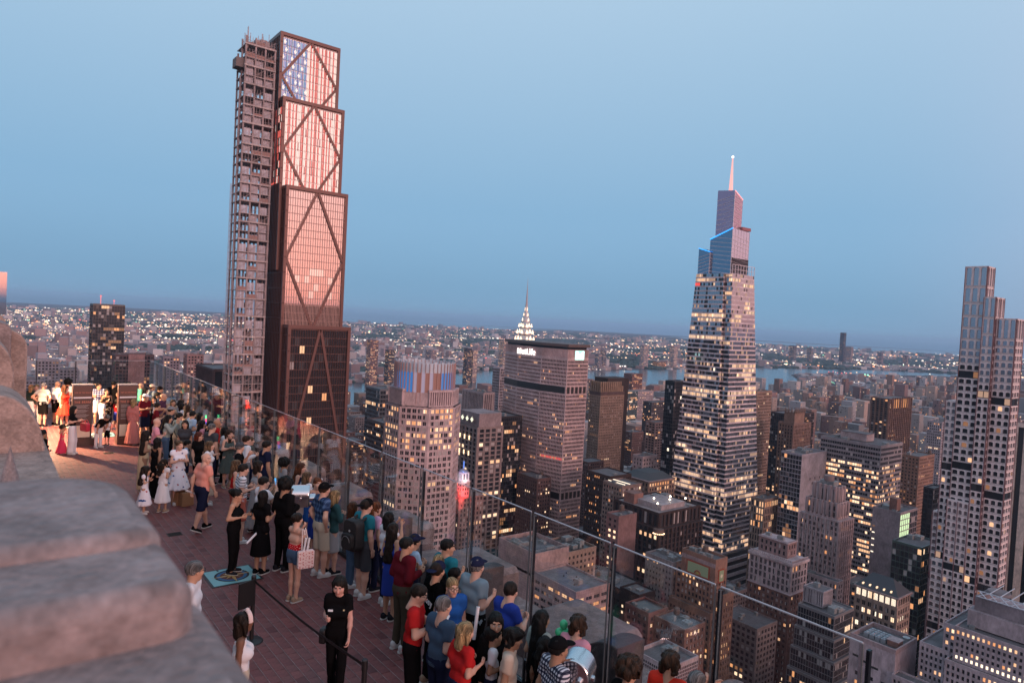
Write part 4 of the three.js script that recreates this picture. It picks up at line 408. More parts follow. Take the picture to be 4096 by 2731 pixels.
// mansion-roofed club block
{ const x0 = 411.4, x1 = 445, z0 = 490, z1 = 528, b = block('club_block', 'buff stone block with arched upper windows under a dark tiled roof', 'building', x0, x1, z0, z1, 120, wallM(0.36, 0.27, 0.21), { bay: 3.6, floor: 4.4, pier: 1.7, span: 1.7, lit: 0.4, mix: [['amber', 0.7], ['warm', 0.3]], roof: false, minPx: 7 }); b.part('tiled_roof', (() => { const g = new THREE.CylinderGeometry(13, 24, 6, 4, 1); g.rotateY(Math.PI / 4); g.scale(1, 1, 1.1); g.translate((x0 + x1) / 2, 123.1, (z0 + z1) / 2); return g; })(), std(0.05, 0.06, 0.07)); b.part('cornice', new Geo().box(x0 - 0.8, x1, 119.9, 120.7, z0 - 0.8, z1), LIMEST); }
block('white_plant_block', 'small white roof block behind the dark tiled club roof', 'building', 449, 462, 523.6, 546, 133, PALE, { bay: 4, floor: 4, pier: 2, span: 2, lit: 0.15, roof: { units: 3 } });
block('brown_corner_block', 'dark brown block with dim amber windows below the buttressed tan tower', 'building', 408, 438, 435, 462, 130.6, wallM(0.07, 0.042, 0.036), { bay: 2.4, floor: 3.6, pier: 1.2, span: 1.6, lit: 0.14, mix: [['amber', 0.8], ['dim', 0.2]], roof: { units: 1 } });
block('tan_loft_block', 'tan low block with two strips of white roof lights', 'building', 380, 402, 420, 444, 130, wallM(0.33, 0.25, 0.21), { bay: 3, floor: 3.8, pier: 1.2, span: 1.6, lit: 0.2, roof: { units: 1 } }).part('roof_light_strip', new Geo().box(381, 400, 131.2, 131.7, 424, 424.6).box(381, 400, 131.2, 131.7, 430, 430.6), W.white);
// buttressed tan tower
{ const x0 = 614, x1 = 634, z0 = 628, z1 = 672, wm = wallM(0.36, 0.265, 0.20), b = block('buttressed_tower', 'tan tower with a buttressed crown beside the glass supertall', 'skyscraper', x0, x1, z0, z1, 172, wm, { bay: 3.1, floor: 3.5, pier: 1.6, span: 1.7, set: 0.5, lit: 0.05, roof: { units: 0 }, open: true }); const bt = new Geo(); for (let k = 0; k < 12; k++) { const z = z0 + 1 + k * 3.6; bt.box(x0 + 1.2, x0 + 3.4, 173.2, 190 - (k === 0 || k === 11 ? 6 : 0), z, z + 2.2); } for (let k = 0; k < 5; k++) { const x = x0 + 2 + k * 4; bt.box(x, x + 2.2, 173.2, 190, z0 + 1.2, z0 + 3.2); } bt.box(x0 + 3.5, x1 - 1, 173.2, 188, z0 + 3.3, z1 - 3); b.part('crown_buttress', bt, wallM(0.40, 0.29, 0.20)); b.part('crown_band', new Geo().box(x0 - 0.4, x1, 172.8, 177, z0 - 0.4, z1), wallM(0.13, 0.085, 0.08)); b.part('back_slab', new Geo().box(x0 + 8, x1 + 12, 0, 194, z0 + 20, z1 + 16), DKBROWN); b.glaze(0); }
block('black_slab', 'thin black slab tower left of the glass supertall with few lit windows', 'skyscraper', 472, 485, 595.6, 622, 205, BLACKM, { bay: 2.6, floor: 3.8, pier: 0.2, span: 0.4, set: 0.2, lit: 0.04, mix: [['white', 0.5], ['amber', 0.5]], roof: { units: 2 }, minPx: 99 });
block('tan_slim_tower', 'slim tan stone tower rising behind the right flank of the glass supertall', 'skyscraper', 434.7, 448, 695.3, 726, 196, wallM(0.38, 0.28, 0.22), { bay: 2.6, floor: 3.5, pier: 1.3, span: 1.5, lit: 0.09, mix: [['bright', 0.5], ['warm', 0.5]], roof: { units: 1 }, minPx: 99 });
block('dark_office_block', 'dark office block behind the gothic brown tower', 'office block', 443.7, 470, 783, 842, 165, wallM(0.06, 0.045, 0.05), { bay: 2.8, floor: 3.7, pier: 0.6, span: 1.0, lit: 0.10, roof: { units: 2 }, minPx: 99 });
{ const b = block('gothic_tower', 'brown gothic tower with a pinnacled crown', 'skyscraper', 380.5, 398, 680.9, 716, 168, wallM(0.27, 0.185, 0.15), { bay: 3, floor: 3.6, pier: 1.6, span: 1.4, pierOut: 0.3, lit: 0.1, roof: { units: 0 }, minPx: 99 }), g = new Geo(); g.box(384, 396, 168, 180, 688, 708); for (let k = 0; k < 7; k++) { g.add(new THREE.ConeGeometry(1.1, 7, 4), new THREE.Matrix4().makeTranslation(384, 183, 688 + k * 3.3)); if (k < 4) g.add(new THREE.ConeGeometry(1.1, 7, 4), new THREE.Matrix4().makeTranslation(384 + k * 3.6, 183, 688)); } b.part('pinnacled_crown', g, wallM(0.32, 0.22, 0.17)); }
block('classical_block', 'small buff classical block with a colonnade of tall windows', 'building', 318.9, 332, 531.7, 556, 120, wallM(0.40, 0.31, 0.25), { bay: 2.6, floor: 6, pier: 1.1, span: 1.5, lit: 0.35, mix: [['warm', 0.6], ['amber', 0.4]], roof: { units: 1, tank: 1 }, minPx: 99 });
// corner lit brown tower
{ const b = block('ribbed_brown_tower', 'brown ribbed tower with an orange glow behind its top louvres', 'skyscraper', 543, 575, 1290, 1386, 157, wallM(0.19, 0.115, 0.085), { bay: 8, floor: 4, pier: 2.6, span: 1, set: 1, pierOut: 0.8, lit: 0.08, roof: { units: 0 }, minPx: 99 }); const g = new Geo(), F = frame(543, 1290, 543, 1386); g.fbox(F, 14, 86, 140, 156, 0.1, 0.3); b.part('lit_louvres', g, glow(0.75, 0.30, 0.09)); const p = new Geo(); for (let s = 12; s < 90; s += 10) p.fbox(F, s, s + 3, 138, 160, 0.3, 1.2); b.part('rib', p, BRONZE); }
// left of the braced skyscraper
block('black_residential_slab', 'tall black glass residential slab with scattered amber windows on the far left', 'skyscraper', 1162.8, 1200, 129.8, 171, 253.4, BLACKM, { bay: 3.4, floor: 4.6, pier: 0.3, span: 0.5, set: 0.25, lit: 0.13, mix: [['dim', 0.5], ['amber', 0.4], ['warm', 0.1]], roof: { units: 3, parapet: 2 }, minPx: 8 }).part('antenna_beacon', new Geo().bar([1170, 255, 140], [1170, 266, 140], 0.8).box(1169, 1171, 266, 268, 139, 141).bar([1176, 255, 158], [1176, 260, 158], 0.6).box(1175, 1177, 260, 262, 157, 159), glow(1.2, 0.25, 0.25));
{ const b = block('brown_apartment_block', 'brown block with a pinkish blank centre panel beside the black residential slab', 'building', 792.5, 815, 109.1, 145, 206, wallM(0.16, 0.11, 0.115), { bay: 3.3, floor: 3.6, pier: 0.7, span: 1.2, lit: 0.12, roof: { units: 2 }, minPx: 99 }); b.part('blank_panel', new Geo().box(791.6, 792.4, 40, 207.5, 121, 136), wallM(0.40, 0.255, 0.245)); }
block('striped_brown_box', 'dark box with closely set pale vertical ribs beside the lattice tower', 'building', 542.4, 593, 139.4, 180, 213, wallM(0.10, 0.075, 0.08), { north: { bay: 1.9, pier: 0.35, floor: 200, span: 1, top: 1 }, west: { bay: 9, pier: 0.7, floor: 200, span: 1, top: 1 }, set: 0.8, pierOut: 0.3, lit: 0, roof: { units: 5 }, minPx: 999 });
// behind and beside the octagonal tower
{ const b = block('diamond_crown_tower', 'dark glass tower with stone piers and three white diamond gables', 'skyscraper', 456, 486, 325, 352, 172, wallM(0.33, 0.28, 0.265), { bay: 5.6, floor: 3.8, pier: 1.8, span: 1.0, set: 0.8, lit: 0.12, mix: [['warm', 0.5], ['bright', 0.5]], roof: { units: 1 }, minPx: 99, open: true }); const F = frame(486, 325, 456, 325), dm = glow(1.1, 1.1, 0.8); for (let k = 0; k < 3; k++) { const g = new THREE.BoxGeometry(4.6, 4.6, 0.4); g.rotateZ(Math.PI / 4); b.part('diamond_gable', onFace(g.clone(), F, 8 + k * 7, 178.5, 0.2), wallM(0.5, 0.45, 0.45)); const g2 = new THREE.BoxGeometry(2.9, 2.9, 0.4); g2.rotateZ(Math.PI / 4); b.part('diamond_light', onFace(g2, F, 8 + k * 7, 178.5, 0.5), dm); for (const yy of [163, 150]) b.part('pier_light', onFace(new THREE.BoxGeometry(0.9, 3.6, 0.5), F, 6 + k * 7, yy, 0.9), glow(2.4, 1.7, 1.0)); } b.part('gable_wall', new Geo().box(457, 485, 173, 184, 327, 350), wallM(0.38, 0.33, 0.33)); b.glaze(0); }
block('dark_glass_block', 'black glass block with a few lit floors between the octagonal tower and the slab', 'office block', 505, 541, 386, 412, 171, BLACKM, { bay: 2.4, floor: 3.8, pier: 0.2, span: 0.5, lit: 0.14, roof: { units: 2 }, minPx: 99 });
block('white_ribbed_block', 'white vertically ribbed tower with roof dishes behind the octagonal tower', 'building', 551, 589, 398, 412, 188, PALE, { bay: 2.6, floor: 60, pier: 1.3, span: 1, set: 0.6, lit: 0, roof: { units: 4 }, minPx: 999 });
block('balcony_tower', 'very slim white tower of stacked balconies just left of the slab tower', 'building', 638, 652, 482.7, 493, 206, wallM(0.55, 0.53, 0.56), { bay: 2.4, floor: 3.3, pier: 0.5, span: 1.1, set: 1.0, spanOut: 0.4, lit: 0.05, roof: { units: 0 }, minPx: 99 });
block('blue_glass_block', 'blue-grey glass block with a lit upper floor left of the octagonal tower', 'office block', 567, 596, 292, 312, 192, std(0.09, 0.10, 0.12, { roughness: 0.4 }), { bay: 2.6, floor: 3.9, pier: 0.2, span: 0.9, rowLit: (k, nf) => nf - k === 4 ? 0.6 : 0.12, roof: { units: 2 }, minPx: 99 });
block('curved_band_block', 'dark banded office block tucked against the left side of the octagonal tower', 'office block', 500, 530, 262, 285, 172, wallM(0.15, 0.12, 0.12), { bay: 2.4, floor: 3.7, pier: 0.2, span: 1.5, lit: 0.16, roof: { units: 1 }, minPx: 99 });
block('dull_red_block', 'dull red brick block near the river left of the octagonal tower', 'building', 640, 668, 262, 286, 132, wallM(0.22, 0.11, 0.115), { bay: 3, floor: 3.3, pier: 1.4, span: 1.6, lit: 0.08, roof: { units: 1 }, minPx: 99 });
{ const b = block('lit_cupola_block', 'ornate stone tower top floodlit white and red with a blue lit spire', 'building', 408.5, 430, 278, 300, 131.5, wallM(0.36, 0.28, 0.25), { bay: 2.8, floor: 3.6, pier: 1.4, span: 1.4, lit: 0.15, roof: false, minPx: 99, open: true }); block('', '', '', 409.6, 417, 280.2, 287.6, 142.2, wallM(0.55, 0.48, 0.46), { into: b, y0: 131.55, bay: 1.9, floor: 3.3, pier: 0.8, span: 1.2, set: 0.3, lit: 0.3, roof: false }); b.part('cornice', new Geo().box(409, 417.6, 142.25, 143, 279.6, 288.2), wallM(0.5, 0.45, 0.45)); block('', '', '', 410.2, 416.4, 280.8, 287, 149, wallM(0.62, 0.56, 0.54), { into: b, y0: 143.05, bay: 2, floor: 5, pier: 0.9, span: 0.8, set: 0.3, lit: 0.2, roof: false }); const c = new THREE.ConeGeometry(4.4, 3, 4); c.rotateY(Math.PI / 4); c.translate(413.3, 150.6, 283.9); b.part('cupola', c, wallM(0.45, 0.45, 0.5)); for (const [x, y, z, r, g, bl, I] of [[405.4, 133.4, 282, 1, 0.05, 0.05, 520], [412, 133.4, 276.2, 1, 0.05, 0.05, 520], [406.4, 144.4, 282.4, 1, 0.92, 0.95, 260], [412, 144.4, 277, 1, 0.92, 0.95, 260], [408.6, 150.6, 280.4, 0.15, 0.35, 1, 160]]) { const m = new THREE.SphereGeometry(0.16, 8, 6); m.translate(x, y, z); b.part('flood_lamp_bulb', m, glow(r * 2, g * 2, bl * 2)); b.part('lamp_arm', new Geo().bar([x, y - 0.3, z], [x + 3.4, y - 1.6, z + 3.4], 0.12), STEEL); const l = new THREE.PointLight(C(r, g, bl), I, 0, 2); l.position.set(x, y, z); l.castShadow = true; scene.add(l); } b.part('spire', new Geo().bar([413.3, 151, 283.9], [413.3, 157, 283.9], 0.6), glow(0.12, 0.3, 1.0)); b.glaze(300, 5); }
block('dark_brick_hotel', 'dark brick block with a lit top row left of the slab tower foot', 'building', 470, 500, 405, 422, 118, wallM(0.17, 0.10, 0.09), { bay: 3, floor: 3.5, pier: 1.5, span: 1.7, lit: 0.16, mix: [['bright', 0.5], ['warm', 0.5]], roof: { units: 2, tank: 1 }, minPx: 99 });
// east side, beyond the supertall
block('pale_slab_block', 'pale slab with speckled windows near the river beyond the black slab', 'building', 928, 955, 1047.9, 1104, 132, wallM(0.50, 0.46, 0.48), { bay: 2.8, floor: 3.4, pier: 1.4, span: 1.6, lit: 0.16, roof: { units: 2 }, minPx: 99 });
block('teal_glass_block', 'teal glass block left of the pale slab with lit corner windows', 'building', 905, 922, 1000, 1030, 136, std(0.12, 0.18, 0.20, { roughness: 0.3 }), { bay: 3, floor: 3.6, pier: 0.3, span: 0.8, lit: 0.3, roof: { units: 1 }, minPx: 99 });
block('dark_apartment_slab', 'dark apartment slab with dotted lights beside the black slab tower', 'building', 741, 760, 879, 917, 139, wallM(0.12, 0.11, 0.12), { bay: 2.8, floor: 3.1, pier: 1.0, span: 1.1, lit: 0.14, roof: { units: 1 }, minPx: 99 });
block('tan_balcony_block', 'narrow tan block with dark balcony slots in front of the black slab', 'building', 574, 590, 690, 712, 140, wallM(0.38, 0.27, 0.24), { bay: 5, floor: 3.4, pier: 1.4, span: 1.4, lit: 0.1, roof: { units: 1 }, minPx: 99 });
block('river_apartment_tower', 'reddish apartment tower standing against the river water', 'building', 1000, 1025, 1117, 1150, 160, wallM(0.26, 0.15, 0.14), { bay: 4, floor: 3.2, pier: 1.6, span: 1.2, lit: 0.18, roof: { units: 1 }, group: 'twin river towers', minPx: 99 });
block('river_apartment_tower', 'shorter reddish apartment tower left of its taller twin by the river', 'building', 985, 1004, 1060, 1085, 128, wallM(0.26, 0.15, 0.14), { bay: 4, floor: 3.2, pier: 1.6, span: 1.2, lit: 0.18, roof: { units: 1 }, group: 'twin river towers', minPx: 99 });
block('white_grid_tower', 'pale tower gridded with small windows between the ribbed brown tower and the arched tower', 'building', 333, 350, 942.8, 962, 164, wallM(0.46, 0.45, 0.48), { bay: 2.4, floor: 3.4, pier: 1.1, span: 1.4, lit: 0.08, roof: { units: 2 }, minPx: 99 });
block('terraced_brick_block', 'tan and red brick block with setbacks below the pale gridded tower', 'building', 282.5, 300, 748.5, 786, 146, BRICKT, { bay: 3, floor: 3.4, pier: 1.5, span: 1.6, lit: 0.12, roof: { units: 2, tank: 1 }, minPx: 99 });
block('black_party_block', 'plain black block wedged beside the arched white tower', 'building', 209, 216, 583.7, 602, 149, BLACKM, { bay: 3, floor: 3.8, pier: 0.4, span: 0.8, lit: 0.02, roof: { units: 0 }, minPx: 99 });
// ---------- the other buildings of the island: the largest 300 one by one, the rest as a mass
{
  const pal = [[0.30, 0.19, 0.165], [0.36, 0.26, 0.22], [0.40, 0.35, 0.34], [0.24, 0.14, 0.13], [0.46, 0.42, 0.42], [0.33, 0.31, 0.33], [0.20, 0.15, 0.15], [0.28, 0.17, 0.15], [0.42, 0.33, 0.28]].map((c) => wallM(...c.map((v) => v * 0.76)));
  const cand = []; const free = (x0, x1, z0, z1) => !foot.some((f) => x0 < f[1] + 2 && x1 > f[0] - 2 && z0 < f[3] + 2 && z1 > f[2] - 2);
  const av = [15, 120, 215, 345, 470, 620, 780, 960, 1160, 1340, 1490];
  for (let a = 0; a < av.length - 1; a++) for (let z = -60; z < 4600; z += 80) for (let row = 0; row < 2; row++) { let x = av[a] + 13; while (x < av[a + 1] - 22) { const w = rr(13, 34), d = rr(22, 29), z0 = z + 9 + row * 32, x1 = Math.min(x + w, av[a + 1] - 12), cxx = (x + x1) / 2, D = Math.hypot(cxx, z0);
    if (inView(cxx, z0) && D > 150 && !(Math.atan2(z0, cxx) < 0.36 && D < 620) && free(x, x1, z0, z0 + d)) { const t = rnd(); let h = t < 0.55 ? rr(16, 34) : t < 0.9 ? rr(32, 60) : rr(60, 110); if (D < 260) h = rr(40, 62); else if (D < 520) h = rr(46, 84); else if (D < 700) h = rr(30, 72); else if (cxx > 820 && z0 > 250 && z0 < 2000) h = rnd() < 0.45 ? rr(55, 105) : h; cand.push([x, x1, z0, z0 + d, h, D]); }
    x = x1 + rr(0.3, 2); } }
  cand.sort((p, q) => (q[4] * (q[1] - q[0]) / (q[5] * q[5])) - (p[4] * (p[1] - p[0]) / (p[5] * p[5])));
  const near3 = cand.filter((c) => c[5] < 1500).slice(0, 300), set = new Set(near3), marks = [[410, 152, 'braced bronze skyscraper'], [403, 241, 'octagonal tower'], [516, 446, 'broad slab tower'], [392, 560, 'glass supertall'], [145, 465, 'arched white tower'], [280, 606, 'striped office block'], [238, 478, 'stepped pale tower'], [242, 345, 'tiled brick tower'], [320, 395, 'dark brown block'], [624, 650, 'buttressed tan tower'], [558, 1338, 'ribbed brown tower'], [340, 950, 'pale gridded tower'], [941, 1076, 'pale river slab'], [478, 608, 'thin black slab'], [130, 318, 'stained concrete block'], [1180, 150, 'black residential slab'], [570, 400, 'white ribbed tower'], [240, 422, 'brick hotel'], [240, 222, 'pinkish banded block'], [390, 698, 'gothic brown tower'], [740, 890, 'dark apartment slab'], [800, 127, 'pinkish panel block'], [690, 560, 'art deco spire'], [1010, 1130, 'river apartment towers']], nearMark = (x, z) => marks.reduce((b, m) => { const d = Math.hypot(m[0] - x, m[1] - z); return d < b[0] ? [d, m[2]] : b; }, [1e9, ''])[1];
  const desc = [['brick_block', 'brown brick block'], ['tan_block', 'tan masonry block'], ['grey_block', 'grey flat-roofed block']];
  const tint = [0, 1, 2, 0, 2, 2, 0, 0, 1];
  for (const [x0, x1, z0, z1, h, D] of near3) { const k = Math.floor(rnd() * pal.length), [n, l] = desc[tint[k]]; const strip = rnd() < 0.25; const mk = nearMark((x0 + x1) / 2, (z0 + z1) / 2); block(n, (h > 70 ? 'tall ' : h > 42 ? 'middling ' : 'low ') + l + ' in the streets round the ' + mk, 'building', x0, x1, z0, z1, h, pal[k], { group: (h > 70 ? 'tall ' : h > 42 ? 'middling ' : 'low ') + n.replace('_', ' ') + 's round the ' + mk, bay: strip ? 2.6 : rr(2.7, 3.6), floor: rr(3.3, 3.8), pier: strip ? 0.25 : rr(1.2, 1.8), span: rr(1.2, 1.7), set: 0.3, lit: rnd() < 0.12 ? 0.3 : rr(0.04, 0.13), roof: { units: Math.floor(rr(1, 4)), tank: D < 900 && rnd() < 0.35 ? 1 : 0, parapet: 0.9 }, minPx: 99 }); }
  const rest = cand.filter((c) => !set.has(c)), im = new THREE.InstancedMesh(BOX1, std(1, 1, 1), rest.length), m4 = new THREE.Matrix4(), cols = [[0.30, 0.19, 0.165], [0.36, 0.27, 0.24], [0.42, 0.38, 0.38], [0.24, 0.15, 0.15], [0.33, 0.31, 0.33]]; im.name = 'mid_distance_blocks';
  const lit = { amber: new Geo(), warm: new Geo(), bright: new Geo(), dark: new Geo() };
  rest.forEach(([x0, x1, z0, z1, h, D], i) => { m4.makeScale(x1 - x0, h, z1 - z0).setPosition((x0 + x1) / 2, h / 2, (z0 + z1) / 2); im.setMatrixAt(i, m4); const c = pick(cols), v = rr(0.5, 1.0); im.setColorAt(i, C(c[0] * v, c[1] * v, c[2] * v));
    const n = D < 1500 ? 70 : D < 2600 ? 26 : 9, ws = Math.max(1.1, D * 0.0009); for (let q = 0; q < n; q++) { const west = rnd() < (z0 > x0 ? 0.45 : 0.6), y = rr(h * 0.25, h - 3), t = rnd(), g = t < 0.14 ? lit.amber : t < 0.26 ? lit.warm : t < 0.31 ? lit.bright : lit.dark; if (west) { const z = rr(z0 + 1, z1 - ws - 1); g.quad([x0 - 0.05, y, z], [x0 - 0.05, y, z + ws], [x0 - 0.05, y + ws * 1.2, z + ws], [x0 - 0.05, y + ws * 1.2, z], -1, 0, 0, 1, 1); } else { const x = rr(x0 + 1, x1 - ws - 1); g.quad([x + ws, y, z0 - 0.05], [x, y, z0 - 0.05], [x, y + ws * 1.2, z0 - 0.05], [x + ws, y + ws * 1.2, z0 - 0.05], 0, 0, -1, 1, 1); } } });
  tag(im, 'dense mass of mid-distance island blocks running down to the river', 'buildings', null, 'stuff'); scene.add(im);
  for (const k in lit) tag(mesh(k === 'dark' ? 'far_dark_windows' : 'far_' + k + '_windows', lit[k].geo(), W[k]), (k === 'dark' ? 'dark' : k + ' lit') + ' window specks over the mid-distance blocks', 'windows', null, 'stuff');
  // streets: asphalt sheet with avenues, street lamps and cars' lights as specks
  const g = new Geo(); g.box(-400, 1480, 0.1, 0.2, -400, 4600); const rd = mesh('street_asphalt', g.geo(), std(0.05, 0.047, 0.05)); rd.userData.kind = 'structure';
  const sl = new THREE.InstancedMesh(BOX1, glow(2.2, 1.1, 0.5), 1500); sl.name = 'street_glow_lamps'; for (let i = 0; i < 1500; i++) { const a = pick(av), zz = rr(300, 3800), x = a + pick([-8, 8]); const D = Math.hypot(x, zz), s = Math.max(0.8, D * 0.0008); m4.makeScale(s, s, s).setPosition(x, rr(1, 9), zz); sl.setMatrixAt(i, m4); } tag(sl, 'lamps and headlights strung along the avenues below', 'lights', null, 'stuff'); scene.add(sl);
}
// ---------- towers that stand out across the river
{
  const far = [ // x, z, width, depth, height, tint, lit, label
    [2280, 1127, 32, 32, 165, [0.26, 0.17, 0.17], 0.5, 'slender brown riverside tower dotted with lights left of the octagonal crown'], [2300, 1213, 30, 26, 128, [0.10, 0.09, 0.11], 0.4, 'dark riverside tower with a red beacon behind the octagonal crown'], [2500, 1520, 46, 26, 118, [0.40, 0.36, 0.40], 0.1, 'grey slab across the river behind the octagonal crown'], [2300, 1569, 26, 24, 140, [0.08, 0.08, 0.11], 0.3, 'black riverside tower right of the octagonal crown'], [2310, 1606, 20, 22, 132, [0.45, 0.40, 0.42], 0.5, 'white riverside tower with a bright lit edge beside the black one'], [2500, 1905, 36, 24, 170, [0.38, 0.36, 0.38], 0.55, 'pale tower speckled with lights just left of the slab tower'],
    [2960, 3405, 34, 44, 150, [0.46, 0.44, 0.47], 0.3, 'tall white riverside slab left of the glass supertall'], [2960, 3708, 40, 40, 150, [0.46, 0.42, 0.44], 0.35, 'pale riverside slab nearer the glass supertall'], [2950, 3553, 60, 60, 40, [0.30, 0.14, 0.10], 0.6, 'long brick refinery glowing orange on the far bank'], [2900, 2930, 30, 30, 90, [0.24, 0.26, 0.32], 0.2, 'blue-grey riverside tower right of the slab tower'], [2940, 3010, 26, 26, 110, [0.16, 0.18, 0.24], 0.2, 'slim dark riverside tower right of the slab tower'], [2880, 3066, 60, 30, 34, [0.6, 0.58, 0.6], 0.1, 'low white waterfront box on the far bank'],
    [4000, 6480, 42, 42, 318, [0.07, 0.07, 0.11], 0.08, 'very tall dark tower rising alone from the far skyline'], [4100, 6100, 46, 40, 150, [0.20, 0.22, 0.28], 0.2, 'blue-grey skyline tower left of the tall dark one'], [4150, 5900, 50, 44, 165, [0.14, 0.15, 0.20], 0.2, 'dark broad skyline tower left of the tall dark one'], [4050, 6700, 60, 44, 178, [0.40, 0.34, 0.36], 0.15, 'pinkish skyline slab right of the tall dark tower'], [3900, 7000, 44, 44, 140, [0.24, 0.22, 0.28], 0.2, 'grey skyline tower further right of the tall dark one'], [3800, 7300, 40, 40, 120, [0.22, 0.18, 0.22], 0.2, 'short brownish skyline tower near the arched tower'], [4300, 5400, 40, 36, 150, [0.26, 0.26, 0.32], 0.15, 'grey skyline tower at the left of the far cluster'], [4450, 5000, 36, 36, 120, [0.16, 0.16, 0.2], 0.15, 'small dark skyline tower at the left end of the far cluster'],
    [1100, 40, 26, 30, 150, [0.30, 0.33, 0.40], 0.22, 'blue-grey apartment tower at the far left behind the carved stone'], [1120, 62, 22, 26, 175, [0.33, 0.35, 0.41], 0.2, 'pale blue apartment tower left of the black residential slab'], [1150, 85, 26, 28, 160, [0.36, 0.38, 0.44], 0.22, 'grey apartment tower with white edges left of the black residential slab'], [1090, 100, 34, 30, 140, [0.12, 0.11, 0.13], 0.1, 'dark squat block just left of the black residential slab'], [1180, 20, 24, 24, 165, [0.28, 0.30, 0.36], 0.2, 'blue-grey tower peeping past the carved stone'], [1060, 205, 24, 22, 185, [0.32, 0.30, 0.35], 0.25, 'grey notched tower right of the pinkish panel block'], [1040, 232, 22, 22, 190, [0.36, 0.24, 0.23], 0.15, 'reddish tower with an orange crown left of the lattice tower'],
  ];
  for (let [x, z, w, d, h, c, lit, label] of far) { if (z > 4900) { const a = 5.6 * R; [x, z] = [x * Math.cos(a) - z * Math.sin(a), x * Math.sin(a) + z * Math.cos(a)]; } block('riverside_tower', label, 'tower', x, x + w, z, z + d, h, wallM(...c), { group: 'towers along and beyond the river', bay: 4, floor: 4.2, pier: 1.6, span: 1.9, set: 0.4, lit, roof: { units: 1 }, minPx: 99 }); }
}

// ---------- the observation deck
const stoneTex = noiseTex(512, 1.1, (u, v) => { const a = fbm(u * 10, v * 10, 5, 10), b = fbm(u * 60, v * 60, 3, 60), k = 0.80 + 0.30 * (a - 0.5) + 0.22 * (b - 0.5); return [k, k * 0.965, k * 0.95]; }, true);
const stoneBump = noiseTex(512, 1.1, (u, v) => 0.5 + 0.8 * (fbm(u * 6, v * 6, 5, 6) - 0.5) + 0.5 * (fbm(u * 48, v * 48, 3, 48) - 0.5));
const SANDSTONE = std(0.50, 0.40, 0.37, { map: stoneTex, bumpMap: stoneBump, bumpScale: 0.012, roughness: 0.95 }), SANDSTONE2 = std(0.40, 0.345, 0.355, { map: stoneTex, bumpMap: stoneBump, bumpScale: 0.01, roughness: 0.95 });
{
  const base = mesh('deck_floor', new Geo().box(3, 35.4, DECK - 0.6, DECK - 0.0045, 0.5, 6.32).geo(), std(0.42, 0.31, 0.32, { map: stoneTex })); base.userData.kind = 'structure';
  const tileG = new Geo().box(-0.1012, 0.1012, -0.03, 0, -0.0712, 0.0712, 'd').geo(), tint = [[0.27, 0.078, 0.078], [0.24, 0.068, 0.07], [0.30, 0.092, 0.09], [0.25, 0.084, 0.085], [0.17, 0.042, 0.046], [0.28, 0.098, 0.10]].map((c) => std(...c, { roughness: 0.55, bumpMap: fine, bumpScale: 0.002, map: stoneTex }));
  const spots = []; for (let r = 0; r < 37; r++) { const z = 0.58 + r * 0.1555; for (let c = 0; c < 160; c++) { const x = 3.1 + c * 0.2065 + (r % 2) * 0.103 + ((r * 7919) % 13) * 0.004; if (x > 35.2) continue; spots.push([x, z]); } }
  const order = spots.filter(([x, z]) => x > 7.5 && z > 2.2 + (x - 7.5) * -0.02).sort((a, b) => Math.hypot(a[0], a[1]) - Math.hypot(b[0], b[1])), own = new Set(order.slice(0, 300)), rest = new Map();
  const tk = () => { const t = rnd(); return t < 0.3 ? 0 : t < 0.52 ? 1 : t < 0.72 ? 2 : t < 0.9 ? 3 : t < 0.95 ? 4 : 5; };
  for (const s of spots) { const k = tk(), y = rr(-0.002, 0.001), turn = rr(-0.006, 0.006); if (own.has(s)) { const m = mesh('tile', tileG, tint[k], base); m.position.set(s[0], DECK + y, s[1]); m.rotation.y = turn; } else { if (!rest.has(k)) rest.set(k, []); rest.get(k).push([s[0], DECK + y, s[1], turn]); } }
  const m4 = new THREE.Matrix4(); for (const [k, a] of rest) { const im = new THREE.InstancedMesh(tileG, tint[k], a.length); im.name = 'floor_tiles'; a.forEach(([x, y, z, t], i) => im.setMatrixAt(i, m4.makeRotationY(t).setPosition(x, y, z))); im.userData.kind = 'stuff'; im.receiveShadow = true; base.add(im); }
}
// inner wall below the upper terrace, end wall, outer parapet
{
  const wl = mesh('terrace_wall', new Geo().box(-6, 36.4, DECK - 3, EYE - 1.35, -3.2, 0.5).geo(), SANDSTONE); wl.userData.kind = 'structure';
  const ew = mesh('end_wall', new Geo().box(35.4, 36.4, DECK - 3, DECK + 0.42, 0.5, 8).geo(), SANDSTONE); ew.userData.kind = 'structure';
  const tower = mesh('tower_wall', new Geo().box(-6, 36.2, 0, DECK - 0.62, -12, 8.3).geo(), wallM(0.42, 0.34, 0.31)); tower.userData.kind = 'structure';
}
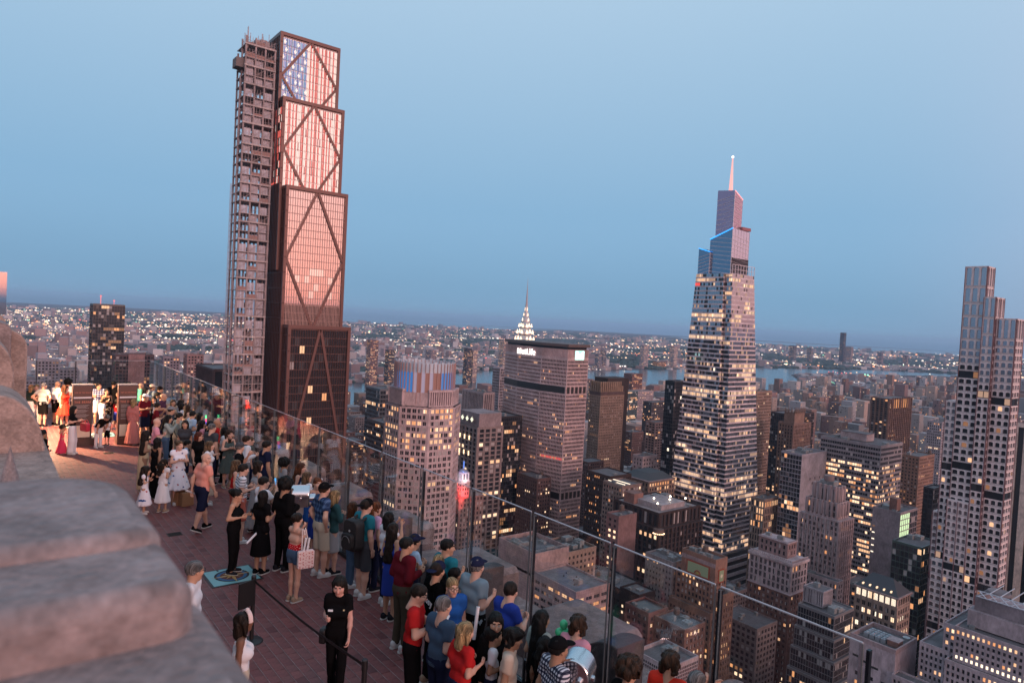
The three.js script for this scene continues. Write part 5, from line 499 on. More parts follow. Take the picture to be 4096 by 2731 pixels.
// upper parapet beside the camera: three stepped slabs, their plan outlines in metres (x, z)
function slab(name, label, pts, y, h, m, bev = 0.035, group) {
  const s = new THREE.Shape(); const cp = pts.map(([x, z]) => new THREE.Vector2(x, -z)); s.moveTo(cp[0].x, cp[0].y); s.splineThru([...cp.slice(1), cp[0]]);
  const g = new THREE.ExtrudeGeometry(s, { depth: h, bevelEnabled: true, bevelSize: bev, bevelThickness: bev, bevelSegments: 5, curveSegments: 10 }); g.rotateX(-Math.PI / 2); g.translate(0, -h - bev, 0); const o = mesh(name, g, m); o.position.y = EYE + y; if (label) tag(o, label, 'stonework', group); return o; }
function boxslab(name, label, x0, x1, z0, z1, y, h, r) { const pts = []; for (const [cx, cz, a0, q] of [[x1 - r, z1 - r, 0, r], [x0 + 0.02, z1 - 0.02, 90, 0.02], [x0 + 0.02, z0 + 0.02, 180, 0.02], [x1 - r, z0 + r, 270, r]]) for (let k = 0; k <= 5; k++) { const a = (a0 + k * 18) * R; pts.push([cx + Math.cos(a) * q, cz + Math.sin(a) * q]); } const s = new THREE.Shape(); pts.forEach(([x, z], i) => i ? s.lineTo(x, -z) : s.moveTo(x, -z)); const bev = 0.055, g = new THREE.ExtrudeGeometry(s, { depth: h, bevelEnabled: true, bevelSize: bev, bevelThickness: bev, bevelSegments: 7 }); g.rotateX(-Math.PI / 2); g.translate(0, -h - bev, 0); const o = mesh(name, g, SANDSTONE2); o.position.y = EYE + y; return tag(o, label, 'stonework', 'stone parapet beside the camera'); }
{
  boxslab('parapet_block', 'rough sandstone block forming the far crest of the blurred parapet', 1.945, 2.60, -1.6, 0.335, -0.58, 0.5, 0.2); boxslab('parapet_block', 'narrow recessed sandstone course between the two blurred parapet blocks', 1.645, 1.93, -1.6, 0.345, -0.615, 0.5, 0.02); boxslab('parapet_block', 'large blurred sandstone block filling the lower corner of the view', 0.60, 1.80, -1.6, 0.405, -0.735, 0.5, 0.03);
  // rounded crests further along the same parapet: profile (z, y) drawn across, thickness along x
  const crest = (label, x0, x1, prof, m = SANDSTONE) => { const s = new THREE.Shape(); s.moveTo(-1.4, -2.4); prof.forEach(([z, y]) => s.lineTo(z, y)); s.lineTo(prof[prof.length - 1][0], -2.4); s.lineTo(-1.4, -2.4); const g = new THREE.ExtrudeGeometry(s, { depth: x1 - x0, bevelEnabled: true, bevelSize: 0.02, bevelThickness: 0.02, bevelSegments: 3, curveSegments: 8 }); g.rotateY(-Math.PI / 2); g.translate((x1 - x0), 0, 0); g.scale(1, 1, 1); const o = mesh('carved_crest', g, m); o.position.set(x0, EYE, 0); return tag(o, label, 'stonework', 'carved crests along the upper parapet'); };
  const arc = (zc, yc, rz, ry, a0, a1, n = 10) => Array.from({ length: n + 1 }, (_, k) => { const a = (a0 + (a1 - a0) * k / n) * R; return [zc + Math.cos(a) * rz, yc + Math.sin(a) * ry]; });
  crest('large round-shouldered carved stone crest at the left edge', 7.2, 8.0, [[-1.4, -0.9], ...arc(0.12, -1.42, 0.34, 0.55, 100, 0), [0.46, -1.6]]);
  crest('small round carved stone crest between the larger ones at the left edge', 9.0, 9.7, [[-1.4, -0.5], ...arc(0.06, -0.86, 0.22, 0.36, 100, 0), [0.28, -1.2]]);
  crest('tall square-shouldered carved stone crest behind the round ones', 10.5, 11.4, [[-1.4, -0.42], [0.16, -0.42], ...arc(0.22, -0.66, 0.24, 0.22, 80, 0, 6), [0.46, -1.3]]); crest('ribbed coping on top of the tall carved crest', 10.42, 11.5, [[-1.4, -0.36], [0.14, -0.36], ...arc(0.16, -0.44, 0.13, 0.08, 90, 0, 5), [0.29, -0.46]], SANDSTONE2);
  crest('farthest carved crest, a small rounded top at the left edge', 14, 14.8, [[-1.4, -0.3], ...arc(0.12, -0.56, 0.22, 0.25, 90, 0, 8), [0.34, -0.9]]);
  const cone = new THREE.ConeGeometry(0.3, 0.62, 14); cone.scale(0.7, 1, 0.5); const cn = mesh('stone_finial', cone, SANDSTONE2); cn.position.set(5.3, EYE - 1.26, 0.17); tag(cn, 'pointed grey stone finial low at the left edge', 'stonework');
  for (let k = 0; k < 4; k++) { const ln = mesh('parapet_coping', new Geo().box(2.9 + k * 4, 6.6 + k * 4, EYE - 1.9, EYE - 1.55 - 0.02 * k, -1.4, 0.42).geo(), SANDSTONE2); tag(ln, ['stone coping run nearest the blurred block', 'stone coping run below the large round crest', 'stone coping run below the tall crest', 'stone coping run below the farthest crest'][k], 'stonework'); }
  const gp = thing('wind_screen', 'edge of a glass screen mirroring the pink evening sky at the left margin', 'glass screen', [20, EYE - 0.4, 0.2]); mesh('pane', new THREE.BoxGeometry(0.02, 1.0, 0.56), std(0.62, 0.6, 0.62, { metalness: 1, roughness: 0.02 }), gp).position.set(0, 0.42, 0); mesh('clamp', new THREE.BoxGeometry(0.06, 0.3, 0.06), STEEL, gp).position.set(0, -0.2, -0.2);
}
// glass balustrade
const ORD = 'first second third fourth fifth sixth seventh eighth ninth tenth eleventh twelfth thirteenth fourteenth fifteenth sixteenth seventeenth eighteenth nineteenth twentieth twenty-first'.split(' ');
const GLASS = new THREE.MeshPhysicalMaterial({ color: C(0.97, 0.99, 0.985), transmission: 1, thickness: 0, roughness: 0.0, ior: 1.5 }), POSTM = std(0.018, 0.024, 0.034, { roughness: 0.35, metalness: 0.6 }), EDGEM = std(0.40, 0.38, 0.41, { roughness: 0.2 }), EDGED = std(0.13, 0.14, 0.15, { roughness: 0.15 });
{
  const zg = 6.25, px = 1.545, H = 2.5; let proto;
  for (let k = 0; k < 21; k++) { const x = 4.22 - px + k * px; if (x + px > 35.3) break; const o = new THREE.Group(); o.name = nm('glass_balustrade'); o.position.set(x, DECK, zg); scene.add(o); tag(o, k === 1 ? 'clear glass panel nearest the camera at the lower right' : ORD[k] + ' clear glass panel counting from the near end of the long row along the crowd', 'glass panel', 'glass panels along the long side of the deck');
    const g = mesh('pane', new THREE.BoxGeometry(px - 0.07, H - 0.08, 0.018), GLASS, o); g.position.set(px / 2, 0.04 + H / 2, 0); g.castShadow = false; const top = mesh('top_edge', new THREE.BoxGeometry(px - 0.07, 0.012, 0.018), EDGEM, o); top.position.set(px / 2, H + 0.009, 0); for (const [e, w] of [[0.034, 0.01], [px - 0.034, 0.008]]) { const sd = mesh('side_edge', new THREE.BoxGeometry(w, H - 0.08, 0.02), EDGED, o); sd.position.set(e, 0.04 + H / 2, 0); }
    const ps = mesh('post', new THREE.BoxGeometry(0.03, H - 0.05, 0.05), POSTM, o); ps.position.set(0, (H - 0.05) / 2, 0.05); mesh('base_clamp', new THREE.BoxGeometry(0.12, 0.34, 0.08), POSTM, ps).position.set(0, -H / 2 + 0.22, 0); }
  const kerb = mesh('balustrade_channel', new Geo().box(2.6, 35.4, DECK - 0.01, DECK + 0.07, zg - 0.05, zg + 0.05).geo(), POSTM); kerb.userData.kind = 'structure';
  for (let k = 0; k < 4; k++) { const o = new THREE.Group(); o.name = nm('glass_balustrade'); o.position.set(35.6, DECK + 0.42, 0.55 + k * 1.42); scene.add(o); tag(o, ['first', 'second', 'third', 'fourth'][k] + ' glass panel across the far end of the deck counting from the carved stone', 'glass panel', 'glass panels across the far end'); const g = mesh('pane', new THREE.BoxGeometry(0.018, 2.0, 1.36), GLASS, o); g.position.set(0, 1.02, 0.71); mesh('top_edge', new THREE.BoxGeometry(0.024, 0.014, 1.36), EDGEM, o).position.set(0, 2.028, 0.71); mesh('post', new THREE.BoxGeometry(0.07, 2.0, 0.04), POSTM, o).position.set(0, 1.0, 0); }
}
// carved stone outside the glass: merlons and quarter-round fins
{
  const MERLON = std(0.27, 0.225, 0.235, { map: stoneTex, bumpMap: stoneBump, bumpScale: 0.01, roughness: 0.95 }), finM = std(0.085, 0.08, 0.095, { map: stoneTex, bumpMap: stoneBump, bumpScale: 0.006, roughness: 0.8 });
  const ms = new THREE.Shape(); ms.moveTo(0, 0); ms.lineTo(1.6, 0); ms.lineTo(1.6, 0.16); ms.absarc(1.3, 0.18, 0.3, 0, Math.PI / 2, false); ms.lineTo(0.08, 0.48); ms.lineTo(0, 0.42); ms.lineTo(0, 0); const mg = new THREE.ExtrudeGeometry(ms, { depth: 1.35, bevelEnabled: true, bevelSize: 0.05, bevelThickness: 0.05, bevelSegments: 3 });
  const fs = new THREE.Shape(); fs.moveTo(0, 0); fs.lineTo(1.0, 0); fs.absarc(0.1, 0, 0.95, 0, Math.PI * 0.5, false); fs.lineTo(0, 0.95); fs.lineTo(0, 0); const fg = new THREE.ExtrudeGeometry(fs, { depth: 0.5, bevelEnabled: true, bevelSize: 0.015, bevelThickness: 0.015, bevelSegments: 2 });
  for (let k = 0; k < 9; k++) { const x = 5.0 + k * 3.09, m = mesh('stone_merlon', mg, MERLON); m.position.set(x - 1.2, DECK - 0.02, 6.85); tag(m, k === 0 ? 'pale rounded stone merlon outside the glass beside the pink shirt' : k === 1 ? 'pale stone merlon outside the glass right of the grey blue shirt' : k === 2 ? 'pale stone merlon outside the glass behind the turquoise shirt' : ORD[k] + ' stone merlon outside the glass counting from the near end', 'stonework', 'stone merlons outside the glass');
    const f = mesh('stone_fin', fg, finM); f.position.set(x + 0.85, DECK + 0.0, 6.55); f.scale.set(0.85, 1.12, 1); tag(f, k === 0 ? 'dark quarter-round stone fin nearest the bottom edge outside the glass' : k === 1 ? 'dark quarter-round stone fin behind the balloon figure' : k === 2 ? 'dark quarter-round stone fin left of the turquoise shirt' : ORD[k] + ' dark quarter-round stone fin outside the glass counting from the near end', 'stonework', 'stone fins outside the glass'); }
  const led = mesh('outer_ledge', new Geo().box(2, 36, DECK - 0.5, DECK - 0.05, 6.33, 8.25).geo(), SANDSTONE2); led.userData.kind = 'structure';
}
// information stands
const KBROWN = std(0.055, 0.022, 0.017, { roughness: 0.4 }), KTXT = std(0.42, 0.13, 0.08, { roughness: 0.5 }), KGREY = std(0.30, 0.27, 0.27), CREAM = new THREE.MeshStandardMaterial({ color: C(0.62, 0.54, 0.42), roughness: 0.5 });
function kiosk(x, z0, label) {
  const o = thing('information_stand', label, 'information stand', [x, DECK, z0], 'information stands on the deck'), w = 0.6, F = { x: 0, z: 0, sx: 0, sz: 1, nx: -1, nz: 0 };
  mesh('cabinet', new Geo().fbox(F, 0, w, 0.26, 2.14, -0.34, 0).geo(), KBROWN, o); mesh('plinth', new Geo().fbox(F, -0.02, w + 0.1, 0, 0.257, -0.5, 0.06).geo(), KBROWN, o); mesh('cap', new Geo().fbox(F, -0.015, w + 0.015, 2.142, 2.17, -0.36, 0.015).geo(), std(0.32, 0.28, 0.28), o); mesh('white_strip', new Geo().fbox(F, 0.03, w - 0.03, 1.68, 1.735, 0.002, 0.012).geo(), std(0.7, 0.66, 0.66), o);
  const pan = mesh('cream_panel', new Geo().fbox(F, 0.05, w - 0.05, 0.30, 0.72, 0.002, 0.012).geo(), CREAM, o); mesh('panel_frame', new Geo().fbox(F, 0.035, 0.05, 0.285, 0.735, 0.002, 0.02).fbox(F, w - 0.05, w - 0.035, 0.285, 0.735, 0.002, 0.02).geo(), KBROWN, pan);
  const hp = mesh('header_panel', new Geo().fbox(F, 0.035, w - 0.035, 1.76, 2.1, 0.002, 0.008).geo(), std(0.085, 0.03, 0.022, { roughness: 0.35 }), o); mesh('lettering', onFace(text('TOP OF THE ROCK', 0.042, 0.004), F, w / 2, 1.885, 0.009), KTXT, hp);
  const bp = mesh('text_panel', new Geo().fbox(F, 0.035, w - 0.035, 0.76, 1.66, 0.002, 0.008).geo(), std(0.06, 0.024, 0.02, { roughness: 0.35 }), o); mesh('lettering', onFace(text('THE BEAM', 0.075, 0.004), F, w / 2, 1.55, 0.009), KTXT, bp);
  const ln = new Geo(); for (let k = 0; k < 17; k++) { if (k % 5 === 4) continue; ln.fbox(F, 0.08, w - 0.09 - ((k * 37) % 11) * 0.012, 1.43 - k * 0.032, 1.442 - k * 0.032, 0.008, 0.0105); } mesh('small_print', ln.geo(), KGREY, bp);
}
kiosk(28.15, 2.62, 'dark brown information stand with red lettering nearer the carved stone'); kiosk(27.98, 4.01, 'dark brown information stand partly hidden by the dusty pink dress');
// compass set into the floor
function compass(x0, x1, z0, z1, label) {
  const cx = (x0 + x1) / 2, cz = (z0 + z1) / 2, o = thing('compass_inlay', label, 'floor inlay', [cx, DECK, cz], 'compass inlays'), w = x1 - x0, d = z1 - z0, r = Math.min(w, d) * 0.36;
  const pl = (n, g, m, y, par = o) => { const e = mesh(n, g, m, par); e.position.y = y; return e; };
  pl('border', new THREE.BoxGeometry(w, 0.006, d), std(0.012, 0.014, 0.02, { roughness: 0.4 }), 0.005); const fld = pl('field', new THREE.BoxGeometry(w - 0.09, 0.006, d - 0.09), std(0.18, 0.42, 0.45, { roughness: 0.35 }), 0.009); const flat = (g) => g.rotateX(-Math.PI / 2);
  pl('ring', flat(new THREE.RingGeometry(r * 0.86, r, 40)), std(0.02, 0.02, 0.03), 0.0125); pl('blue_ring', flat(new THREE.RingGeometry(r * 0.68, r * 0.858, 40)), std(0.03, 0.12, 0.26), 0.0127); pl('brown_disc', flat(new THREE.CircleGeometry(r * 0.678, 40)), std(0.11, 0.035, 0.03), 0.013);
  for (let k = 0; k < 8; k++) { const s = new THREE.Shape(), L = r * (k % 2 ? 0.62 : 1.22), b = r * 0.10; s.moveTo(0, b * 0.2); s.lineTo(L * 0.35, b); s.lineTo(L, 0); s.lineTo(L * 0.35, -b); s.lineTo(0, -b * 0.2); const g = flat(new THREE.ShapeGeometry(s)); g.rotateY(k * Math.PI / 4); pl('star_ray', g, std(0.42, 0.26, 0.09, { roughness: 0.4 }), 0.0165 + 0.0004 * k); }
  const e = flat(text('E', 0.07, 0.002)); e.rotateY(-Math.PI / 2); const le = mesh('lettering', e, std(0.02, 0.02, 0.03), fld); le.position.set(w * 0.40, 0.006, -d * 0.18);
}
compass(13.02, 13.9, 3.48, 4.42, 'teal compass inlay in the tiled floor'); compass(29.6, 30.6, 3.35, 4.25, 'second compass inlay on the floor behind the information stands');
for (const [x, z, l] of [[26.45, 3.55, "small dark drain grate on the warm lit far floor"], [16.55, 3.57, 'small dark drain grate near the walking salmon shirt']]) { const o = thing('drain_grate', l, 'drain grate', [x, DECK, z], 'drain grates'); mesh('frame', new THREE.BoxGeometry(0.26, 0.006, 0.3), std(0.06, 0.05, 0.05), o).position.y = 0.004; for (let k = 0; k < 7; k++) mesh('slot', new THREE.BoxGeometry(0.018, 0.004, 0.26), std(0.008, 0.008, 0.008), o).position.set(-0.1 + k * 0.034, 0.0085, 0); }
// queue posts, belt and the sign on the first post
const BLK = std(0.010, 0.010, 0.012, { roughness: 0.45 });
function stanchion(x, z, label, sign) { const o = thing('queue_post', label, 'queue post', [x, DECK, z], 'queue posts'); const b = mesh('base', new THREE.LatheGeometry([[0.001, 0.05], [0.03, 0.048], [0.05, 0.036], [0.16, 0.022], [0.175, 0.01], [0.175, 0]].map((v) => new THREE.Vector2(...v)), 24), BLK, o); mesh('tube', new THREE.CylinderGeometry(0.032, 0.032, 0.94, 16), BLK, o).position.y = 0.5; const c = mesh('belt_head', new THREE.CylinderGeometry(0.038, 0.038, 0.11, 16), BLK, o); c.position.y = 0.975; mesh('cap', new THREE.CylinderGeometry(0.03, 0.038, 0.012, 16), std(0.03, 0.03, 0.035), c).position.y = 0.061;
  if (sign) { const s = mesh('sign_board', new THREE.BoxGeometry(0.022, 0.40, 0.28), BLK, o); s.position.set(-0.09, 0.80, -0.13); s.rotation.y = 0.35; mesh('sign_bracket', new THREE.BoxGeometry(0.04, 0.12, 0.06), BLK, s).position.set(0.02, -0.25, 0.02); } return o; }
stanchion(10.62, 3.45, 'black queue post carrying a blank black sign', true); stanchion(7.35, 3.75, 'black queue post near the bottom edge beside the staff member');
function belt(name, label, a, b, sag) { const c = new THREE.QuadraticBezierCurve3(new THREE.Vector3(...a), new THREE.Vector3((a[0] + b[0]) / 2, (a[1] + b[1]) / 2 - sag, (a[2] + b[2]) / 2), new THREE.Vector3(...b)), g = new Geo(), n = 16, P = c.getPoints(n); for (let k = 0; k < n; k++) { const p = P[k], q = P[k + 1]; g.bar([p.x, p.y, p.z], [q.x, q.y, q.z], 0.003, 0.04); } return tag(mesh(name, g.geo(), BLK), label, 'belt', 'queue belts'); }
belt('queue_belt', 'black belt stretched between the two queue posts', [10.6, DECK + 0.97, 3.45], [7.38, DECK + 0.97, 3.74], 0.10);
// coin-operated viewers
const CHROME = std(0.66, 0.67, 0.70, { metalness: 1, roughness: 0.16 });
function viewer(x, z, turn, label, h) { const o = thing('coin_viewer', label, 'viewer', [x, DECK, z], 'coin viewers'); o.rotation.y = turn; const add = (n, g, m, p, r, par = o) => { const e = mesh(n, g, m, par); e.position.set(...p); if (r) e.rotation.set(...r); return e; };
  add('foot', new THREE.CylinderGeometry(0.14, 0.19, 0.06, 20), STEEL, [0, 0.03, 0]); add('pedestal', new THREE.CylinderGeometry(0.055, 0.075, h - 0.55, 18), STEEL, [0, (h - 0.55) / 2 + 0.05, 0]); add('yoke', new THREE.BoxGeometry(0.09, 0.22, 0.14), STEEL, [0, h - 0.44, 0]);
  const s = new THREE.Shape(); s.moveTo(-0.15, -0.17); s.lineTo(0.15, -0.17); s.lineTo(0.17, 0.02); s.absarc(0, 0.02, 0.17, 0, Math.PI, false); s.lineTo(-0.15, -0.17); const bg = new THREE.ExtrudeGeometry(s, { depth: 0.30, bevelEnabled: true, bevelSize: 0.025, bevelThickness: 0.03, bevelSegments: 4, curveSegments: 16 }); bg.translate(0, 0, -0.15); const bd = add('body', bg, CHROME, [0, h - 0.17, 0]);
  for (const sx of [-0.07, 0.07]) { const e = add('eyepiece', new THREE.CylinderGeometry(0.036, 0.046, 0.09, 18), CHROME, [sx, -0.04, -0.21], [Math.PI / 2, 0, 0], bd); const l = add('objective_tube', new THREE.CylinderGeometry(0.06, 0.052, 0.12, 20), CHROME, [sx, -0.04, 0.23], [Math.PI / 2, 0, 0], bd); add('lens', new THREE.CylinderGeometry(0.047, 0.047, 0.006, 20), W.dark, [sx, -0.04, 0.292], [Math.PI / 2, 0, 0], bd); }
  add('coin_box', new THREE.BoxGeometry(0.10, 0.12, 0.08), STEEL, [0, h - 0.40, -0.12]); add('hinge_knob', new THREE.CylinderGeometry(0.032, 0.032, 0.05, 14), CHROME, [0.19, h - 0.2, 0], [0, 0, Math.PI / 2]); add('hinge_knob', new THREE.CylinderGeometry(0.032, 0.032, 0.05, 14), CHROME, [-0.19, h - 0.2, 0], [0, 0, Math.PI / 2]); return o; }
viewer(5.36, 5.34, 0.55, 'large chrome coin viewer in the lower part of the crowd', 1.50); viewer(13.34, 5.2, -0.4, 'chrome coin viewer beside the tall person with the afro', 1.62);
// flood lamp on the inner wall: warm light on the far tiles
{ const o = thing('flood_lamp', 'warm wall flood lamp above the far tiles', 'lamp', [31.0, DECK + 3.1, 0.62]); mesh('housing', new THREE.BoxGeometry(0.34, 0.22, 0.16), BLK, o).position.set(0, 0, -0.02); mesh('bracket', new THREE.BoxGeometry(0.06, 0.3, 0.06), BLK, o).position.set(0, 0.14, -0.1); mesh('lamp_face', new THREE.BoxGeometry(0.28, 0.16, 0.01), glow(6, 3.6, 1.9), o).position.set(0, 0, 0.07);
  const l = new THREE.SpotLight(C(1, 0.58, 0.32), 620, 0, 62 * R, 0.7, 2); l.position.set(31.0, DECK + 3.1, 0.78); l.target.position.set(30.0, DECK, 3.0); l.castShadow = true; l.shadow.radius = 5; scene.add(l, l.target); }

// ---------- people: distance fields meshed with surface nets
const V = (x, y, z) => [x, y, z];
const smin = (a, b, k) => { const h = Math.max(k - Math.abs(a - b), 0) / k; return Math.min(a, b) - h * h * k * 0.25; };
// tapered capsule, flattened along z by zs
function cap(a, b, ra, rb = ra, zs = 1) { const dx = b[0] - a[0], dy = b[1] - a[1], dz = (b[2] - a[2]) * zs, L = dx * dx + dy * dy + dz * dz || 1e-9; return { f: (x, y, z) => { const px = x - a[0], py = y - a[1], pz = (z - a[2]) * zs; let t = (px * dx + py * dy + pz * dz) / L; t = t < 0 ? 0 : t > 1 ? 1 : t; const ex = px - dx * t, ey = py - dy * t, ez = pz - dz * t; return Math.sqrt(ex * ex + ey * ey + ez * ez) - (ra + (rb - ra) * t); }, lo: [Math.min(a[0] - ra, b[0] - rb), Math.min(a[1] - ra, b[1] - rb), Math.min(a[2] - ra, b[2] - rb)], hi: [Math.max(a[0] + ra, b[0] + rb), Math.max(a[1] + ra, b[1] + rb), Math.max(a[2] + ra, b[2] + rb)] }; }
function ell(c, r) { const m = Math.min(...r); return { f: (x, y, z) => { const px = (x - c[0]) / r[0], py = (y - c[1]) / r[1], pz = (z - c[2]) / r[2]; return (Math.sqrt(px * px + py * py + pz * pz) - 1) * m; }, lo: c.map((v, i) => v - r[i]), hi: c.map((v, i) => v + r[i]) }; }
const bounds = (ps, m) => [[0, 1, 2].map((i) => Math.min(...ps.map((p) => p.lo[i])) - m), [0, 1, 2].map((i) => Math.max(...ps.map((p) => p.hi[i])) + m)];
const union = (ps, k) => { const n = ps.length; return (x, y, z) => { let d = ps[0].f(x, y, z); for (let i = 1; i < n; i++) d = smin(d, ps[i].f(x, y, z), k); return d; }; };
function net(f, lo, hi, c) {                                                       // naive surface nets -> indexed geometry
  const nx = Math.ceil((hi[0] - lo[0]) / c) + 2, ny = Math.ceil((hi[1] - lo[1]) / c) + 2, nz = Math.ceil((hi[2] - lo[2]) / c) + 2, F = new Float32Array(nx * ny * nz), id = new Int32Array(nx * ny * nz).fill(-1), S = [1, nx, nx * ny];
  // coarse pass first: skip cells far from the surface
  const st = 3; for (let k = 0; k < nz; k += st) for (let j = 0; j < ny; j += st) for (let i = 0; i < nx; i += st) { const d = f(lo[0] + (i + 1) * c, lo[1] + (j + 1) * c, lo[2] + (k + 1) * c), far = Math.abs(d) > c * 5.5; for (let kk = k; kk < Math.min(nz, k + st); kk++) for (let jj = j; jj < Math.min(ny, j + st); jj++) for (let ii = i; ii < Math.min(nx, i + st); ii++) F[ii + jj * nx + kk * S[2]] = far ? d : f(lo[0] + ii * c, lo[1] + jj * c, lo[2] + kk * c); }
  const P = [], I = [];
  for (let k = 0; k < nz - 1; k++) for (let j = 0; j < ny - 1; j++) for (let i = 0; i < nx - 1; i++) { const o = i + j * nx + k * S[2]; let m = 0; for (let q = 0; q < 8; q++) if (F[o + (q & 1) + ((q >> 1) & 1) * nx + (q >> 2) * S[2]] < 0) m |= 1 << q; if (!m || m === 255) continue; let sx = 0, sy = 0, sz = 0, n = 0;
    for (let a = 0; a < 3; a++) for (let q = 0; q < 8; q++) { if (q & (1 << a)) continue; const r = q | (1 << a); if (((m >> q) & 1) === ((m >> r) & 1)) continue; const fa = F[o + (q & 1) + ((q >> 1) & 1) * nx + (q >> 2) * S[2]], fb = F[o + (r & 1) + ((r >> 1) & 1) * nx + (r >> 2) * S[2]], t = fa / (fa - fb); sx += (q & 1) + (a === 0 ? t : 0); sy += ((q >> 1) & 1) + (a === 1 ? t : 0); sz += (q >> 2) + (a === 2 ? t : 0); n++; }
    id[o] = P.length / 3; P.push(lo[0] + (i + sx / n) * c, lo[1] + (j + sy / n) * c, lo[2] + (k + sz / n) * c); }
  for (let k = 1; k < nz - 1; k++) for (let j = 1; j < ny - 1; j++) for (let i = 1; i < nx - 1; i++) { const o = i + j * nx + k * S[2]; for (let a = 0; a < 3; a++) { const inn = F[o] < 0; if (inn === F[o + S[a]] < 0) continue; const u = S[(a + 1) % 3], v = S[(a + 2) % 3], A = id[o], B = id[o - u], Cc = id[o - u - v], D = id[o - v]; if (A < 0 || B < 0 || Cc < 0 || D < 0) continue; if (inn) I.push(A, B, Cc, A, Cc, D); else I.push(A, Cc, B, A, D, Cc); } }
  const g = new THREE.BufferGeometry(); g.setAttribute('position', new THREE.Float32BufferAttribute(P, 3)); g.setIndex(I); g.computeVertexNormals(); return g;
}
const uvXY = (g, sc = 1) => { const p = g.attributes.position, u = new Float32Array(p.count * 2); for (let i = 0; i < p.count; i++) { u[i * 2] = p.getX(i) * sc; u[i * 2 + 1] = p.getY(i) * sc; } g.setAttribute('uv', new THREE.BufferAttribute(u, 2)); return g; };
// head, looking along +z, origin at its centre; colours: r channel picks skin, eye white, dark, lips
function headGeo(c) {
  const skull = ell([0, 0.032, -0.012], [0.076, 0.086, 0.096]), jaw = ell([0, -0.04, 0.022], [0.058, 0.08, 0.066]), chin = ell([0, -0.098, 0.058], [0.026, 0.022, 0.024]), nose = cap([0, 0.014, 0.086], [0, -0.03, 0.109], 0.009, 0.0145), brow = cap([-0.034, 0.034, 0.077], [0.034, 0.034, 0.077], 0.013), eL = ell([0.031, 0.012, 0.077], [0.0135, 0.0115, 0.0125]), eR = ell([-0.031, 0.012, 0.077], [0.0135, 0.0115, 0.0125]), lip = cap([-0.019, -0.062, 0.08], [0.019, -0.062, 0.08], 0.009), cheekL = ell([0.04, -0.02, 0.058], [0.025, 0.026, 0.024]), cheekR = ell([-0.04, -0.02, 0.058], [0.025, 0.026, 0.024]), earL = ell([0.08, -0.002, -0.01], [0.011, 0.031, 0.019]), earR = ell([-0.08, -0.002, -0.01], [0.011, 0.031, 0.019]), neck = cap([0, -0.06, -0.025], [0, -0.19, -0.04], 0.053, 0.058);
  const base = union([skull, jaw, chin, cheekL, cheekR, neck], 0.035), sock = (x, y, z) => Math.min(Math.hypot(x - 0.031, y - 0.012, z - 0.104), Math.hypot(x + 0.031, y - 0.012, z - 0.104)) - 0.017;
  const f = (x, y, z) => { let d = smin(base(x, y, z), brow.f(x, y, z), 0.02); const s = sock(x, y, z); d = -smin(-d, s, 0.012); d = smin(d, nose.f(x, y, z), 0.012); d = smin(d, lip.f(x, y, z), 0.008); d = Math.min(d, eL.f(x, y, z), eR.f(x, y, z)); return smin(d, Math.min(earL.f(x, y, z), earR.f(x, y, z)), 0.01); };
  const g = net(f, [-0.105, -0.2, -0.125], [0.105, 0.13, 0.14], c), p = g.attributes.position, k = new Uint8Array(p.count);
  for (let i = 0; i < p.count; i++) { const x = Math.abs(p.getX(i)), y = p.getY(i), z = p.getZ(i); if (z > 0.055 && Math.hypot(x - 0.031, (y - 0.012) * 1.2) < 0.0135) k[i] = Math.hypot(x - 0.031, y - 0.012) < 0.007 ? 2 : 1; else if (z > 0.06 && x > 0.014 && x < 0.052 && y > 0.032 && y < 0.046) k[i] = 2; else if (z > 0.07 && x < 0.024 && Math.abs(y + 0.062) < 0.0085) k[i] = 3; }
  g.userData.k = k; return g;
}
// hand hanging along -y from the wrist, palm towards -x, thumb forward (+z)
function handGeo(c, curl) {
  const ps = [cap([0, 0, 0], [0, -0.05, 0], 0.024, 0.024, 1), ell([0.0, -0.055, 0], [0.017, 0.045, 0.04])];
  const fz = [0.030, 0.010, -0.010, -0.028], fl = [0.070, 0.078, 0.072, 0.056]; fz.forEach((z, i) => { const L = fl[i], b = [0, -0.092, z], a1 = curl * 0.5, a2 = curl * 1.15, a3 = curl * 1.6, m1 = [b[0] - Math.sin(a1) * L * 0.46, b[1] - Math.cos(a1) * L * 0.46, z], m2 = [m1[0] - Math.sin(a2) * L * 0.32, m1[1] - Math.cos(a2) * L * 0.32, z * 0.96], m3 = [m2[0] - Math.sin(a3) * L * 0.24, m2[1] - Math.cos(a3) * L * 0.24, z * 0.93]; ps.push(cap(b, m1, 0.0098, 0.0088), cap(m1, m2, 0.0088, 0.008), cap(m2, m3, 0.008, 0.0068)); });
  const t0 = [-0.004, -0.032, 0.034], t1 = [-0.018, -0.062, 0.056], t2 = [-0.028, -0.092, 0.058]; ps.push(cap(t0, t1, 0.013, 0.0105), cap(t1, t2, 0.0105, 0.008));
  const f = union(ps, 0.006), [lo, hi] = bounds(ps, 0.012); return net(f, lo, hi, c);
}
const HEADS = { near: headGeo(0.0092), far: headGeo(0.0135) }, HANDS = { near: [handGeo(0.0074, 0.5), handGeo(0.0074, 1.2)], far: [handGeo(0.010, 0.5), handGeo(0.010, 1.2)] };
const hairCache = new Map();
